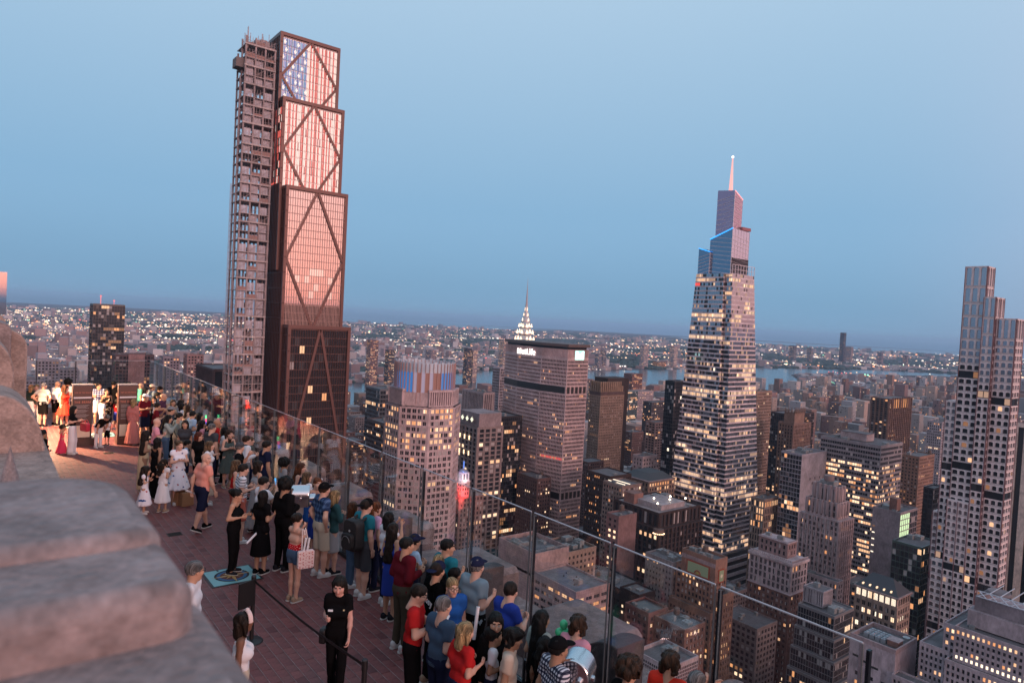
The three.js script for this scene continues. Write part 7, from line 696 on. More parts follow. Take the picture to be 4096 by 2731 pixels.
const PEOPLE = [
[33.14,1.67,1.66,30,'f','bob',0,[0.5,0.34,0.17],0,'long',[.020,.040,.035],0,['pants',[.660,.660,.700]],'down',0,'blonde person in a dark green jacket and white trousers at the far wall'],
[33.24,1.88,1.66,200,'f','short',0,[0.5,0.34,0.17],0,'tee',[.450,.120,.090],0,['pants',[.660,.660,.700]],'bent',0,'person in a rust top and white trousers beside the grey haired one'],
[32.77,2.05,1.76,40,'m','short',0,[0.55,0.53,0.52],0,'tee',[.300,.310,.330],0,['shorts',[.012,.012,.014]],'hip',0,'grey haired person in a pale polo and black shorts, back turned'],
[32.98,2.51,1.80,55,'m','bald',0,[0.008,0.007,0.007],1,'tee',[.660,.660,.700],0,['shorts',[.012,.012,.014]],'bent',0,'bald person in a white shirt and black shorts beside the red dress'],
[33.32,2.92,1.82,45,'m','afro',0,[0.008,0.007,0.007],2,'tee',[.660,.660,.700],0,['pants',[.014,.018,.045]],'bent',0,'person with round black hair in a white shirt behind the red dress'],
[32.41,2.75,1.72,150,'f','long',0,[0.13,0.045,0.018],0,'tank',[.620,.035,.020],0,['skirt',[.620,.035,.020],0.5,0.36],'down',60,'person in a bright red flared dress with long auburn hair'],
[26.71,2.50,1.62,105,'f','bob',0,[0.022,0.013,0.009],0,'tee',[.012,.012,.014],0,['wide',[.660,.660,.700]],'bent',20,'person in a black top and wide white trousers carrying a red bag'],
[26.91,2.24,0.95,70,'c','short',0,[0.022,0.013,0.009],1,'tank',[.620,.050,.120],0,['skirt',[.620,.050,.120],0.05,0.4],'bent',0,'child crouched low in a hot pink dress on the lit floor'],
[33.07,3.30,1.72,60,'m','short',0,[0.008,0.007,0.007],2,'tee',[.014,.018,.045],0,['pants',[.012,.012,.014]],'down',0,'dark haired person whose head shows just above the first information stand'],
[33.03,3.62,1.72,70,'m','short',0,[0.008,0.007,0.007],2,'tee',[.012,.012,.014],0,['pants',[.012,.012,.014]],'up',0,'person raising a glowing phone behind the first information stand'],
[32.70,3.96,1.74,190,'m','short',0,[0.022,0.013,0.009],1,'tee',[.070,.110,.200],'plaid',['shorts',[.660,.660,.700]],'bent',30,'person in a blue checked shirt and white shorts between the information stands'],
[31.39,4.09,1.64,200,'f','bun',0,[0.022,0.013,0.009],2,'tank',[.012,.012,.014],'swirl',['skirt',[.012,.012,.014],0.12,0.24,'swirl'],'bent',20,'person in a black dress with white swirls between the information stands'],
[30.97,3.88,1.28,60,'c','short',0,[0.2,0.12,0.065],0,'tee',[.300,.440,.600],0,['shorts',[.660,.660,.700]],'down',0,'fair haired child in a pale blue shirt between the information stands'],
[27.56,3.36,1.40,150,'m','short',0,[0.24,0.23,0.23],1,'tee',[.012,.012,.014],0,['pants',[.660,.660,.700]],'stoop',0,'person in white trousers stooping over a toddler'],
[27.92,3.68,0.98,215,'c','afro',0,[0.008,0.007,0.007],2,'tee',[.660,.660,.700],0,['shorts',[.012,.012,.014]],'bent',0,'toddler in a white shirt and black shorts'],
[32.82,4.49,1.80,40,'m','short',0,[0.008,0.007,0.007],2,'tee',[.012,.012,.014],0,['pants',[.012,.012,.014]],'bent',0,'person all in black left of the second information stand'],
[31.31,4.43,1.20,30,'c','short',0,[0.022,0.013,0.009],1,'tee',[.420,.020,.022],0,['shorts',[.020,.045,.280]],'down',0,'child in a red shirt half hidden by the second information stand'],
[33.01,5.06,1.74,60,'m','short',0,[0.008,0.007,0.007],2,'tee',[.012,.012,.014],0,['pants',[.012,.012,.014]],'down',0,'dark head just above the second information stand'],
[27.74,4.45,1.66,35,'f','bob',0,[0.5,0.34,0.17],0,'long',[.460,.170,.155],0,['skirt',[.460,.170,.155],0.06,0.34],'down',0,'blonde person in a dusty pink maxi dress seen from behind'],
[32.30,5.41,1.76,80,'m','bald',0,[0.008,0.007,0.007],1,'tee',[.100,.500,.380],0,['pants',[.014,.018,.045]],'down',30,'bald person in a mint shirt right of the second information stand'],
[31.48,5.44,1.66,100,'f','bob',0,[0.008,0.007,0.007],1,'tee',[.660,.660,.700],0,['pants',[.012,.012,.014]],'down',20,'person with black bobbed hair in a white top near the second stand'],
[31.58,5.73,1.76,70,'m','cap',[.520,.420,.340],[0.06,0.03,0.016],1,'tee',[.200,.270,.320],0,['pants',[.014,.018,.045]],'down',0,'person in a tan cap and denim shirt far along the glass'],
[30.79,5.84,1.76,70,'m','cap',[.012,.012,.014],[0.008,0.007,0.007],1,'tee',[.012,.012,.014],0,['pants',[.012,.012,.014]],'down',0,'person in a black cap far along the glass'],
[28.51,4.96,1.74,150,'m','cap',[.660,.660,.700],[0.008,0.007,0.007],1,'tee',[.120,.012,.020],0,['shorts',[.014,.018,.045]],'bent',20,'person in a white cap and maroon shirt holding papers'],
[29.58,5.57,1.68,100,'m','short',0,[0.008,0.007,0.007],2,'tee',[.170,.180,.200],0,['pants',[.012,.012,.014]],'down',0,'dark haired person in grey behind the purple shirt'],
[28.90,5.33,1.60,190,'f','long',0,[0.008,0.007,0.007],1,'tee',[.050,.055,.065],0,['pants',[.012,.012,.014]],'down',0,'person with long black hair facing back from behind the maroon shirt'],
[28.31,5.51,1.78,120,'m','bald',0,[0.008,0.007,0.007],1,'tee',[.075,.030,.060],0,['pants',[.014,.018,.045]],'bent',20,'bald person in a dark purple shirt leaning forward'],
[25.89,4.84,1.76,95,'m','short',0,[0.022,0.013,0.009],1,'tee',[.120,.012,.020],0,['pants',[.012,.012,.014]],'chin',40,'dark haired person in a maroon shirt with a hand to the face'],
[27.66,5.73,1.62,170,'f','long',0,[0.06,0.03,0.016],1,'tee',[.460,.360,.280],0,['pants',[.012,.012,.014]],'bent',0,'person with long brown hair half turned back near the glass'],
[27.22,5.92,1.66,80,'f','bob',0,[0.022,0.013,0.009],1,'tee',[.300,.310,.330],0,['pants',[.014,.018,.045]],'down',0,'brown bobbed head beside the far glass panels'],
[26.68,5.81,1.60,90,'f','bob',0,[0.008,0.007,0.007],1,'tee',[.660,.660,.700],0,['pants',[.012,.012,.014]],'down',0,'black bobbed person in white beside the far glass'],
[25.96,5.84,1.64,80,'f','long',0,[0.06,0.03,0.016],0,'tank',[.460,.360,.280],0,['pants',[.014,.018,.045]],'down',30,'person with long brown hair and bare shoulders at the far glass'],
[25.00,5.12,1.72,120,'m','cap',[.170,.180,.200],[0.022,0.013,0.009],1,'tee',[.050,.055,.065],0,['pants',[.012,.012,.014]],'down',30,'person in a grey cap leaning towards the glass'],
[23.59,5.45,1.76,75,'m','short',0,[0.008,0.007,0.007],1,'tee',[.300,.440,.600],0,['pants',[.170,.180,.200]],'bent',30,'black haired person in a pale blue shirt by the glow stick'],
[23.66,5.09,1.70,70,'m','short',0,[0.008,0.007,0.007],1,'tee',[.270,.310,.290],0,['pants',[.500,.430,.340]],'down',0,'black haired person in a sage shirt with a black bag strap'],
[24.02,5.80,1.62,80,'f','bob',0,[0.008,0.007,0.007],1,'tee',[.012,.012,.014],0,['pants',[.012,.012,.014]],'bent',0,'black bobbed person holding a green glow stick'],
[22.36,4.20,1.76,95,'m','bald',0,[0.24,0.23,0.23],0,'tee',[.620,.270,.340],0,['pants',[.014,.018,.045]],'fold',30,'bald bearded person in a pink shirt with folded arms'],
[23.35,4.68,1.70,110,'f','long',0,[0.008,0.007,0.007],1,'long',[.270,.310,.290],0,['pants',[.060,.110,.190]],'up',20,'dark haired person in a pale denim shirt and jeans with raised hands'],
[22.33,5.00,1.66,200,'f','long',0,[0.008,0.007,0.007],1,'tee',[.050,.055,.065],0,['pants',[.014,.018,.045]],'down',0,'person with sunglasses on the head and a dark shirt facing back'],
[20.77,3.62,1.68,75,'f','vlong',0,[0.022,0.013,0.009],2,'tank',[.600,.460,.300],0,['skirt',[.600,.460,.300],0.06,0.19],'bent',40,'person with very long dark hair in a cream fitted dress'],
[19.88,3.76,1.62,60,'f','bob',0,[0.008,0.007,0.007],2,'tank',[.012,.012,.014],0,['skirt',[.012,.012,.014],0.08,0.2],'down',20,'person with short black hair in a long black dress with straps'],
[20.74,5.35,1.78,60,'m','short',0,[0.24,0.23,0.23],0,'tee',[.050,.055,.065],0,['pants',[.014,.018,.045]],'down',0,'grey cropped person in a charcoal shirt at the middle of the crowd'],
[22.19,5.41,1.66,80,'f','long',0,[0.008,0.007,0.007],1,'tee',[.620,.270,.340],0,['pants',[.012,.012,.014]],'down',0,'black haired person in a pink top behind the charcoal shirt'],
[21.69,5.70,1.76,90,'m','bald',0,[0.008,0.007,0.007],2,'tee',[.420,.020,.022],0,['pants',[.012,.012,.014]],'down',0,'bald person in a red shirt at the glass'],
[21.76,5.53,1.70,90,'m','short',0,[0.008,0.007,0.007],2,'tee',[.012,.012,.014],0,['pants',[.012,.012,.014]],'down',0,'dark haired person left of the bald one in red'],
[20.80,5.71,1.66,110,'f','bob',0,[0.008,0.007,0.007],1,'tee',[.660,.660,.700],0,['pants',[.012,.012,.014]],'chin',20,'person with a black fringe cupping the face at the glass'],
[20.30,4.90,1.64,150,'f','bob',0,[0.16,0.028,0.012],0,'tee',[.012,.012,.014],0,['pants',[.012,.012,.014]],'down',30,'person with dark red hair all in black'],
[20.24,5.70,1.66,170,'f','curly',0,[0.06,0.03,0.016],0,'tank',[.070,.090,.085],0,['skirt',[.070,.090,.085],0.45,0.32],'fold',20,'person with long curly hair in a grey green dress, arms raised to the chest'],
[19.06,4.14,1.66,175,'f','bun',0,[0.2,0.12,0.065],0,'puff',[.660,.660,.700],0,['skirt',[.660,.660,.700],0.42,0.38,'stars'],'fold',10,'adult in a white dress sprinkled with red and blue stars'],
[18.53,3.28,1.16,120,'c','long',0,[0.022,0.013,0.009],1,'puff',[.660,.660,.700],0,['skirt',[.660,.660,.700],0.3,0.34,'stars'],'chin',40,'small child in a white star dress looking to the glass'],
[18.49,3.68,1.30,45,'c','curly',0,[0.022,0.013,0.009],1,'puff',[.660,.660,.700],0,['skirt',[.660,.660,.700],0.32,0.32],'bent',0,'child in a plain white frilled dress seen from behind'],
[20.93,4.74,1.30,110,'c','short',0,[0.008,0.007,0.007],1,'tee',[.300,.440,.600],0,['shorts',[.014,.018,.045]],'down',20,'dark haired child in pale blue behind the star dress'],
[18.72,4.78,1.66,120,'f','long',0,[0.2,0.12,0.065],0,'tee',[.660,.660,.700],0,['skirt',[.520,.420,.340],0.25,0.24],'wide',20,'person with straight light brown hair in a white blouse'],
[17.74,5.25,1.76,110,'m','cap',[.050,.055,.065],[0.24,0.23,0.23],0,'tee',[.012,.012,.014],0,['pants',[.500,.430,.340]],'reach',40,'person in a dark cap and black shirt stretching one arm out'],
[16.55,4.11,1.82,72,'m','bald',0,[0.24,0.23,0.23],0,'tee',[.720,.300,.240],0,['shorts',[.014,.018,.045]],'walk',-60,'bald person in a salmon polo and navy shorts walking away'],
[16.48,4.80,1.60,100,'f','long',0,[0.2,0.12,0.065],0,'tank',[.420,.020,.022],0,['shorts',[.450,.120,.090]],'down',20,'person with light brown hair and red shoulder straps'],
[15.36,4.62,1.74,95,'m','short',0,[0.022,0.013,0.009],0,'tee',[.660,.660,.700],'stripe',['shorts',[.450,.120,.090]],'bent',20,'person in a white shirt with thin navy stripes'],
[17.50,5.85,1.80,85,'m','short',0,[0.022,0.013,0.009],1,'tee',[.014,.018,.045],0,['pants',[.014,.018,.045]],'down',0,'person in a navy shirt standing close to the glass'],
[18.75,5.72,1.74,85,'m','short',0,[0.06,0.03,0.016],0,'long',[.660,.660,.700],0,['pants',[.170,.180,.200]],'bent',0,'person in a white shirt holding a glow stick at the glass'],
[19.40,6.03,1.58,85,'f','pony',0,[0.2,0.12,0.065],0,'tee',[.070,.090,.085],0,['pants',[.014,.018,.045]],'down',0,'person with a light ponytail beside the white shirt'],
[15.91,5.14,1.66,80,'f','bob',0,[0.022,0.013,0.009],1,'tank',[.300,.310,.330],0,['skirt',[.300,.310,.330],0.1,0.3],'down',0,'person with brown bobbed hair in a grey lace dress'],
[14.09,4.67,1.72,80,'m','short',0,[0.022,0.013,0.009],0,'tee',[.660,.660,.700],0,['shorts',[.500,.430,.340]],'up',0,'person in white lifting a phone with a blue screen'],
[13.59,3.99,1.66,130,'f','bun',0,[0.008,0.007,0.007],1,'tank',[.012,.012,.014],0,['pants',[.012,.012,.014]],'bent',10,'person with a hair clip in a black vest looking at a phone'],
[13.31,4.43,1.64,60,'f','bob',0,[0.008,0.007,0.007],1,'tee',[.012,.012,.014],0,['skirt',[.012,.012,.014],0.4,0.27],'bent',10,'person in a short black dress and dark trainers with white stripes'],
[13.26,4.84,1.82,70,'m','afro',0,[0.008,0.007,0.007],2,'long',[.012,.012,.014],0,['pants',[.012,.012,.014]],'bent',0,'tall person with an afro all in black at the viewer'],
[16.91,6.10,1.40,85,'c','afro',0,[0.008,0.007,0.007],2,'tee',[.300,.310,.330],0,['pants',[.014,.018,.045]],'down',0,'curly haired child in a grey shirt at the glass'],
[15.35,5.92,1.66,125,'f','long',0,[0.13,0.045,0.018],0,'tank',[.014,.018,.045],0,['pants',[.014,.018,.045]],'down',20,'person with long auburn hair in a navy vest in profile'],
[14.78,5.88,1.56,80,'f','long',0,[0.2,0.12,0.065],0,'tee',[.660,.660,.700],0,['shorts',[.020,.100,.360]],'bent',0,'person with straight brown hair in a white top behind the viewer'],
[13.81,5.74,1.66,195,'f','pony',0,[0.24,0.075,0.025],0,'tank',[.020,.045,.280],0,['skirt',[.020,.045,.280],0.4,0.25],'bent',20,'smiling person with ginger hair in a blue dress facing back'],
[12.64,5.37,1.84,85,'m','cap',[.012,.012,.014],[0.06,0.03,0.016],0,'tee',[.070,.110,.200],'plaid2',['shorts',[.500,.430,.340]],'pocket',25,'large person in a black cap, blue plaid shirt and khaki shorts'],
[12.65,5.60,1.66,85,'f','bob',0,[0.5,0.34,0.17],0,'long',[.030,.085,.095],0,['skirt',[.300,.310,.330],0.46,0.22],'fold',20,'blonde person in a dark teal cardigan and pale skirt'],
[11.75,4.52,1.58,70,'f','bun',0,[0.022,0.013,0.009],0,'halter',[.420,.020,.022],'dots',['hshorts',[.060,.110,.190]],'chin',10,'person in a red dotted halter top and denim shorts with bare back'],
[11.86,5.64,1.62,100,'f','bob',0,[0.13,0.045,0.018],0,'tank',[.420,.020,.022],0,['pants',[.060,.110,.190]],'bent',40,'person with auburn fringe wearing red straps and jeans'],
[11.31,5.62,1.80,75,'m','cap',[.012,.012,.014],[0.022,0.013,0.009],0,'tee',[.015,.160,.210],0,['shorts',[.050,.055,.065]],'down',0,'person in a teal shirt and backwards black cap with a big backpack'],
[11.51,5.91,1.66,80,'f','curly',0,[0.24,0.075,0.025],0,'tee',[.620,.360,.550],0,['pants',[.014,.018,.045]],'down',0,'person with long curly ginger hair at the glass'],
[10.83,5.85,1.66,80,'f','bob',0,[0.008,0.007,0.007],1,'tee',[.660,.660,.700],0,['pants',[.014,.018,.045]],'up',20,'black haired person in white beside the backpack'],
[10.22,5.62,1.66,75,'f','vlong',0,[0.022,0.013,0.009],1,'tank',[.020,.045,.280],0,['skirt',[.020,.045,.280],0.46,0.2],'bent',10,'person with very long dark hair in a short royal blue dress'],
[8.54,3.93,1.64,215,'f','long',0,[0.022,0.013,0.009],4,'tee',[.012,.012,.014],0,['pants',[.012,.012,.014]],'guard',0,'staff member all in black with a name badge walking forward'],
[9.18,5.27,1.76,85,'m','short',0,[0.008,0.007,0.007],1,'long',[.120,.012,.020],0,['pants',[.060,.052,.038]],'bent',0,'person in a dark red hooded sweater and olive trousers'],
[9.57,5.63,1.64,95,'f','cap',[.014,.018,.045],[0.022,0.013,0.009],1,'tee',[.300,.440,.600],0,['pants',[.014,.018,.045]],'fold',20,'person in a navy cap and light blue shirt with folded arms'],
[8.84,5.82,1.74,80,'m','short',0,[0.008,0.007,0.007],1,'tee',[.015,.160,.210],0,['pants',[.012,.012,.014]],'bent',-30,'black haired person in a turquoise shirt at the glass'],
[8.60,5.50,1.62,75,'f','pony',0,[0.5,0.34,0.17],0,'tee',[.012,.012,.014],0,['pants',[.012,.012,.014]],'down',30,'blonde person with a ponytail left of the turquoise shirt'],
[8.03,5.13,1.76,95,'m','cap',[.014,.018,.045],[0.022,0.013,0.009],1,'tee',[.012,.012,.014],'script',['pants',[.012,.012,.014]],'bent',20,'person in a backwards cap and black shirt with white script'],
[8.61,5.82,1.36,80,'c','short',0,[0.008,0.007,0.007],2,'tee',[.050,.055,.065],0,['pants',[.012,.012,.014]],'down',0,'black haired child low beside the turquoise shirt'],
[7.74,5.22,1.62,200,'m','short',0,[0.5,0.34,0.17],0,'tee',[.020,.100,.360],0,['pants',[.014,.018,.045]],'down',10,'blond person with glasses in a blue shirt facing back'],
[7.71,5.58,1.84,80,'m','cap',[.014,.018,.045],[0.24,0.23,0.23],0,'tee',[.200,.270,.320],0,['pants',[.012,.012,.014]],'bent',10,'broad person in a dark cap and grey blue shirt from behind'],
[6.99,5.53,1.74,90,'m','short',0,[0.022,0.013,0.009],0,'tee',[.020,.045,.280],0,['pants',[.012,.012,.014]],'rail',30,'broad person in a dark blue shirt leaning to the glass'],
[7.53,4.51,1.74,130,'m','short',0,[0.022,0.013,0.009],0,'tee',[.420,.020,.022],0,['shorts',[.012,.012,.014]],'map',10,'person in glasses and a red shirt reading a map'],
[7.02,4.60,1.74,85,'m','short',0,[0.24,0.23,0.23],0,'tee',[.050,.085,.140],0,['pants',[.014,.018,.045]],'bent',20,'grey haired person in a dark denim shirt beside the map reader'],
[6.46,4.53,1.64,85,'f','bob',0,[0.5,0.34,0.17],0,'tee',[.420,.020,.022],0,['pants',[.014,.018,.045]],'bent',0,'blonde person in a red shirt seen from behind'],
[6.51,5.04,1.64,190,'f','long',0,[0.008,0.007,0.007],1,'long',[.012,.012,.014],0,['pants',[.012,.012,.014]],'down',-20,'person with long black hair in a black hooded top looking back'],
[6.48,4.99,1.48,115,'c','short',0,[0.008,0.007,0.007],2,'tee',[.660,.660,.700],0,['shorts',[.014,.018,.045]],'bent',20,'black haired child in a white shirt in profile'],
[6.13,4.98,1.60,135,'m','mop',0,[0.008,0.007,0.007],2,'tee',[.520,.420,.340],0,['pants',[.012,.012,.014]],'down',10,'person with a black mop of hair in a sand coloured shirt'],
[6.31,5.61,1.60,85,'f','vlong',0,[0.008,0.007,0.007],1,'tee',[.270,.310,.290],0,['pants',[.012,.012,.014]],'bent',0,'person with long black hair holding a balloon figure'],
[6.11,5.51,1.36,75,'c','pony',0,[0.008,0.007,0.007],2,'tee',[.012,.012,.014],0,['pants',[.012,.012,.014]],'down',0,'dark haired child with a white hair tie left of the checked shirt'],
[5.40,5.06,1.76,100,'m','cap',[.012,.012,.014],[0.008,0.007,0.007],2,'tee',[.350,.360,.440],'check',['pants',[.012,.012,.014]],'bent',10,'bearded person in a black cap and black and white checked shirt'],
[5.84,5.76,1.66,85,'m','mop',0,[0.06,0.03,0.016],0,'tee',[.620,.270,.340],0,['pants',[.012,.012,.014]],'down',20,'person with short brown hair in a pink shirt by the viewer'],
[4.76,5.52,1.66,80,'f','afro2',0,[0.06,0.03,0.016],1,'tee',[.012,.012,.014],0,['pants',[.012,.012,.014]],'down',0,'dark curly head at the bottom edge right of the viewer'],
[4.62,6.01,1.66,75,'m','mop',0,[0.06,0.03,0.016],1,'tee',[.620,.035,.020],0,['pants',[.012,.012,.014]],'down',0,'person with tousled brown hair and a bright red collar at the bottom edge'],
[4.21,5.94,1.66,90,'m','short',0,[0.24,0.23,0.23],0,'tee',[.050,.055,.065],0,['pants',[.012,.012,.014]],'up',0,'grey haired person lifting a camera at the bottom edge'],
[9.58,2.28,1.80,120,'m','short',0,[0.24,0.23,0.23],1,'tee',[.660,.660,.700],0,['pants',[.050,.055,.065]],'down',40,'person in glasses and a white shirt carrying a dark jacket'],
[8.08,2.51,1.62,110,'f','bob',0,[0.022,0.013,0.009],3,'tank',[.660,.660,.700],0,['pants',[.500,.430,.340]],'down',30,'person in a white sleeveless top with a pale knotted headband'],
[22.09,1.38,1.62,60,'f','bun',0,[0.008,0.007,0.007],2,'long',[.012,.012,.014],0,['pants',[.012,.012,.014]],'down',0,'person in black with a dark bun half hidden by the carved stone'],
[22.15,1.41,1.45,120,'f','long',0,[0.5,0.34,0.17],0,'tee',[.012,.012,.014],0,['pants',[.012,.012,.014]],'fold',0,'blonde person bending over a child beside the carved stone'],
[21.26,1.37,1.12,150,'c','bun',0,[0.022,0.013,0.009],2,'tank',[.620,.360,.550],0,['shorts',[.620,.270,.340]],'down',0,'child in a pink ruffled top beside the carved stone'],
];
const CROWD = PEOPLE.map((r, i) => person(r, i + 1));
// ---------- what they carry
const who = (t) => { const k = PEOPLE.findIndex((r) => r[15].includes(t)); if (k < 0) throw new Error('nobody: ' + t); return CROWD[k]; };
// a point of a person's own frame (metres at 1.72 m height, facing +z) in the world
const spot = (p, v) => { p.o.updateMatrixWorld(); return p.o.localToWorld(new THREE.Vector3(...v)); };
const handOf = (p, i) => { const a = p.arms[i], W0 = new THREE.Vector3(...a.W), d = W0.clone().sub(new THREE.Vector3(...a.E)).normalize(); return p.o.localToWorld(W0.addScaledVector(d, 0.09)); };
const item = (name, label, cat, pos, turn = 0, group) => { const o = thing(name, label, cat, [pos.x, pos.y, pos.z], group); o.rotation.y = turn; return o; };
const rbox = (w, h, d, r) => { const s = new THREE.Shape(), a = w / 2, b = h / 2; s.moveTo(-a + r, -b); s.lineTo(a - r, -b); s.absarc(a - r, -b + r, r, -Math.PI / 2, 0, false); s.lineTo(a, b - r); s.absarc(a - r, b - r, r, 0, Math.PI / 2, false); s.lineTo(-a + r, b); s.absarc(-a + r, b - r, r, Math.PI / 2, Math.PI, false); s.lineTo(-a, -b + r); s.absarc(-a + r, -b + r, r, Math.PI, Math.PI * 1.5, false); const bv = Math.min(r, d * 0.3) * 0.8, g = new THREE.ExtrudeGeometry(s, { depth: d - 2 * bv, bevelEnabled: true, bevelSize: bv * 0.5, bevelThickness: bv, bevelSegments: 4, curveSegments: 6 }); g.translate(0, 0, -(d - 2 * bv) / 2); return g; };
const at3 = (n, g, m, par, x, y, z, r) => { const e = mesh(n, g, m, par); e.position.set(x, y, z); if (r) e.rotation.set(...r); return e; };
{ // backpack
  const p = who('big backpack'), q = spot(p, [0, 1.15, -0.215]), o = item('backpack', 'large black backpack on the teal shirt', 'backpack', q, p.o.rotation.y), bk = std(0.011, 0.011, 0.013, { roughness: 0.7 });
  const b = at3('body', rbox(0.33, 0.52, 0.2, 0.09), bk, o, 0, 0, 0); const pk = at3('front_pocket', rbox(0.25, 0.26, 0.09, 0.06), bk, o, 0, -0.09, -0.13); at3('zip', new THREE.TorusGeometry(0.1, 0.004, 5, 18, Math.PI), std(0.3, 0.3, 0.32, { metalness: 0.6, roughness: 0.4 }), pk, 0, 0.0, -0.052); at3('badge', new THREE.CylinderGeometry(0.022, 0.022, 0.005, 14), std(0.35, 0.35, 0.36), o, 0, 0.09, -0.105, [Math.PI / 2, 0, 0]);
  for (const sx of [-0.1, 0.1]) { const c = new THREE.CatmullRomCurve3([[sx, 0.2, 0.06], [sx * 1.2, 0.285, 0.15], [sx * 1.25, 0.25, 0.27], [sx * 1.3, 0.08, 0.36], [sx * 1.35, -0.12, 0.30]].map((v) => new THREE.Vector3(...v))); const g = new THREE.TubeGeometry(c, 14, 0.026, 8); mesh('strap', g, bk, o); } at3('handle', new THREE.TorusGeometry(0.04, 0.01, 6, 14, Math.PI), bk, o, 0, 0.25, 0.03);
}
{ // tote
  const p = who('dotted halter'), q = spot(p, [-0.31, 0.96, 0.0]), o = item('tote_bag', 'pale pink patterned tote bag hanging beside the red dotted top', 'tote bag', q, p.o.rotation.y); const tt = canvasTex(128, 128, 0.16, (x, w, h) => { x.fillStyle = '#e3c9c6'; x.fillRect(0, 0, w, h); x.fillStyle = '#c0686a'; for (let k = 0; k < 9; k++) { x.beginPath(); x.arc((k * 43) % 128, (k * 59) % 128, 9, 0, 7); x.fill(); } x.fillStyle = '#b98b86'; for (let k = 0; k < 7; k++) x.fillRect((k * 53) % 120, (k * 37) % 120, 18, 8); });
  at3('bag', uvXY(rbox(0.27, 0.30, 0.08, 0.03)), new THREE.MeshStandardMaterial({ map: tt, roughness: 0.85 }), o, 0, -0.06, 0, [0, Math.PI / 2 - 0.4, 0]); for (const sz of [-0.05, 0.05]) { const c = new THREE.CatmullRomCurve3([[0.02, 0.12, sz * 1.6], [0.05, 0.34, sz], [0.07, 0.47, sz * 0.6], [0.05, 0.36, -sz * 0.2]].map((v) => new THREE.Vector3(...v))); mesh('strap', new THREE.TubeGeometry(c, 12, 0.012, 6), std(0.6, 0.5, 0.48), o); } for (const k of [0, 1]) at3('rolled_paper', new THREE.CylinderGeometry(0.018, 0.018, 0.3, 10), std(0.7, 0.7, 0.74), o, 0.03 * k, 0.16, 0.04 - 0.05 * k, [0.1, 0, 0.08]);
}
{ const p = who('carrying a red bag'), q = handOf(p, 1), o = item('handbag', 'red handbag held by the person in wide white trousers', 'handbag', q.add(new THREE.Vector3(0, -0.22, 0.12)), 0.4), m = std(0.42, 0.015, 0.04, { roughness: 0.5 }); at3('bag', rbox(0.36, 0.26, 0.13, 0.05), m, o, 0, 0, 0); for (const sz of [-0.05, 0.05]) at3('handle', new THREE.TorusGeometry(0.1, 0.01, 6, 18, Math.PI), m, o, 0, 0.13, sz); }
{ const p = who('reading a map'), q = handOf(p, 0).add(handOf(p, 1)).multiplyScalar(0.5), o = item('folded_map', 'white printed map held by the red shirted reader', 'map', q.add(new THREE.Vector3(0, 0.06, 0)), p.o.rotation.y); const t = canvasTex(128, 160, 1, (x, w, h) => { x.fillStyle = '#dfe0e4'; x.fillRect(0, 0, w, h); x.fillStyle = '#7fae6a'; x.fillRect(10, 100, 60, 40); x.fillStyle = '#c0503a'; x.beginPath(); x.arc(90, 40, 14, 0, 7); x.fill(); x.fillStyle = '#9aa0ac'; for (let k = 0; k < 7; k++) x.fillRect(12, 14 + k * 11, 50 + (k * 17) % 30, 4); }); t.repeat.set(1, 1); for (const sx of [-1, 1]) { const g = new THREE.BoxGeometry(0.15, 0.22, 0.002); at3('leaf', g, new THREE.MeshStandardMaterial({ map: t, roughness: 0.8 }), o, sx * 0.073, 0, 0, [-0.7, sx * -0.25, 0]); } }
const phone = (t, i, label, c, up = 0.05) => { const p = who(t), q = handOf(p, i), o = item('phone', label, 'phone', q.add(new THREE.Vector3(0, up, 0)), p.o.rotation.y, 'phones'); const b = at3('case', rbox(0.075, 0.15, 0.011, 0.01), BLK, o, 0, 0, 0); at3('screen', new THREE.BoxGeometry(0.068, 0.14, 0.002), glow(...c), b, 0, 0, -0.0075); };
phone('lifting a phone', 0, 'phone with a bright blue screen held up in the crowd', [0.10, 0.5, 1.1]); phone('glowing phone', 1, 'phone glowing pale green above the first information stand', [0.5, 1.0, 0.8], 0.1); phone('looking at a phone', 0, 'phone in the hand of the person in the black vest', [0.08, 0.1, 0.12], 0.03);
const tube = (pos, dir, L, label, lit) => { const o = item('foam_stick', label, lit ? 'glow stick' : 'paper roll', pos, 0, lit ? 'glow sticks' : 'rolled papers'), d = new THREE.Vector3(...dir).normalize(), q = new THREE.Quaternion().setFromUnitVectors(new THREE.Vector3(0, 1, 0), d); o.name = nm(lit ? 'glow_stick' : 'paper_roll'); o.quaternion.copy(q); if (lit) { lit.forEach((c, k) => at3('glow_segment', new THREE.CylinderGeometry(0.026, 0.026, L / lit.length, 10), glow(...c), o, 0, -L / 2 + (k + 0.5) * L / lit.length, 0)); at3('grip', new THREE.CylinderGeometry(0.014, 0.014, 0.1, 8), BLK, o, 0, -L / 2 - 0.05, 0); } else { at3('roll', new THREE.CylinderGeometry(0.021, 0.021, L, 12), std(0.72, 0.71, 0.75), o, 0, 0, 0); at3('core', new THREE.CylinderGeometry(0.012, 0.012, L + 0.004, 10), std(0.3, 0.28, 0.28), o, 0, 0, 0); } };
tube(handOf(who('green glow stick'), 0).add(new THREE.Vector3(0, 0.2, 0)), [0.1, 1, 0], 0.34, 'glow stick fading from green to blue in the middle of the crowd', [[0.1, 0.2, 1.4], [1.3, 0.1, 0.3], [0.2, 1.3, 0.5]]); tube(handOf(who('holding a glow stick at the glass'), 0).add(new THREE.Vector3(0.1, 0.22, -0.2)), [0.1, 1, 0.1], 0.34, 'second glow stick beside the white shirt at the glass', [[0.15, 0.15, 1.3], [1.3, 0.12, 0.4], [0.2, 1.3, 0.5]]);
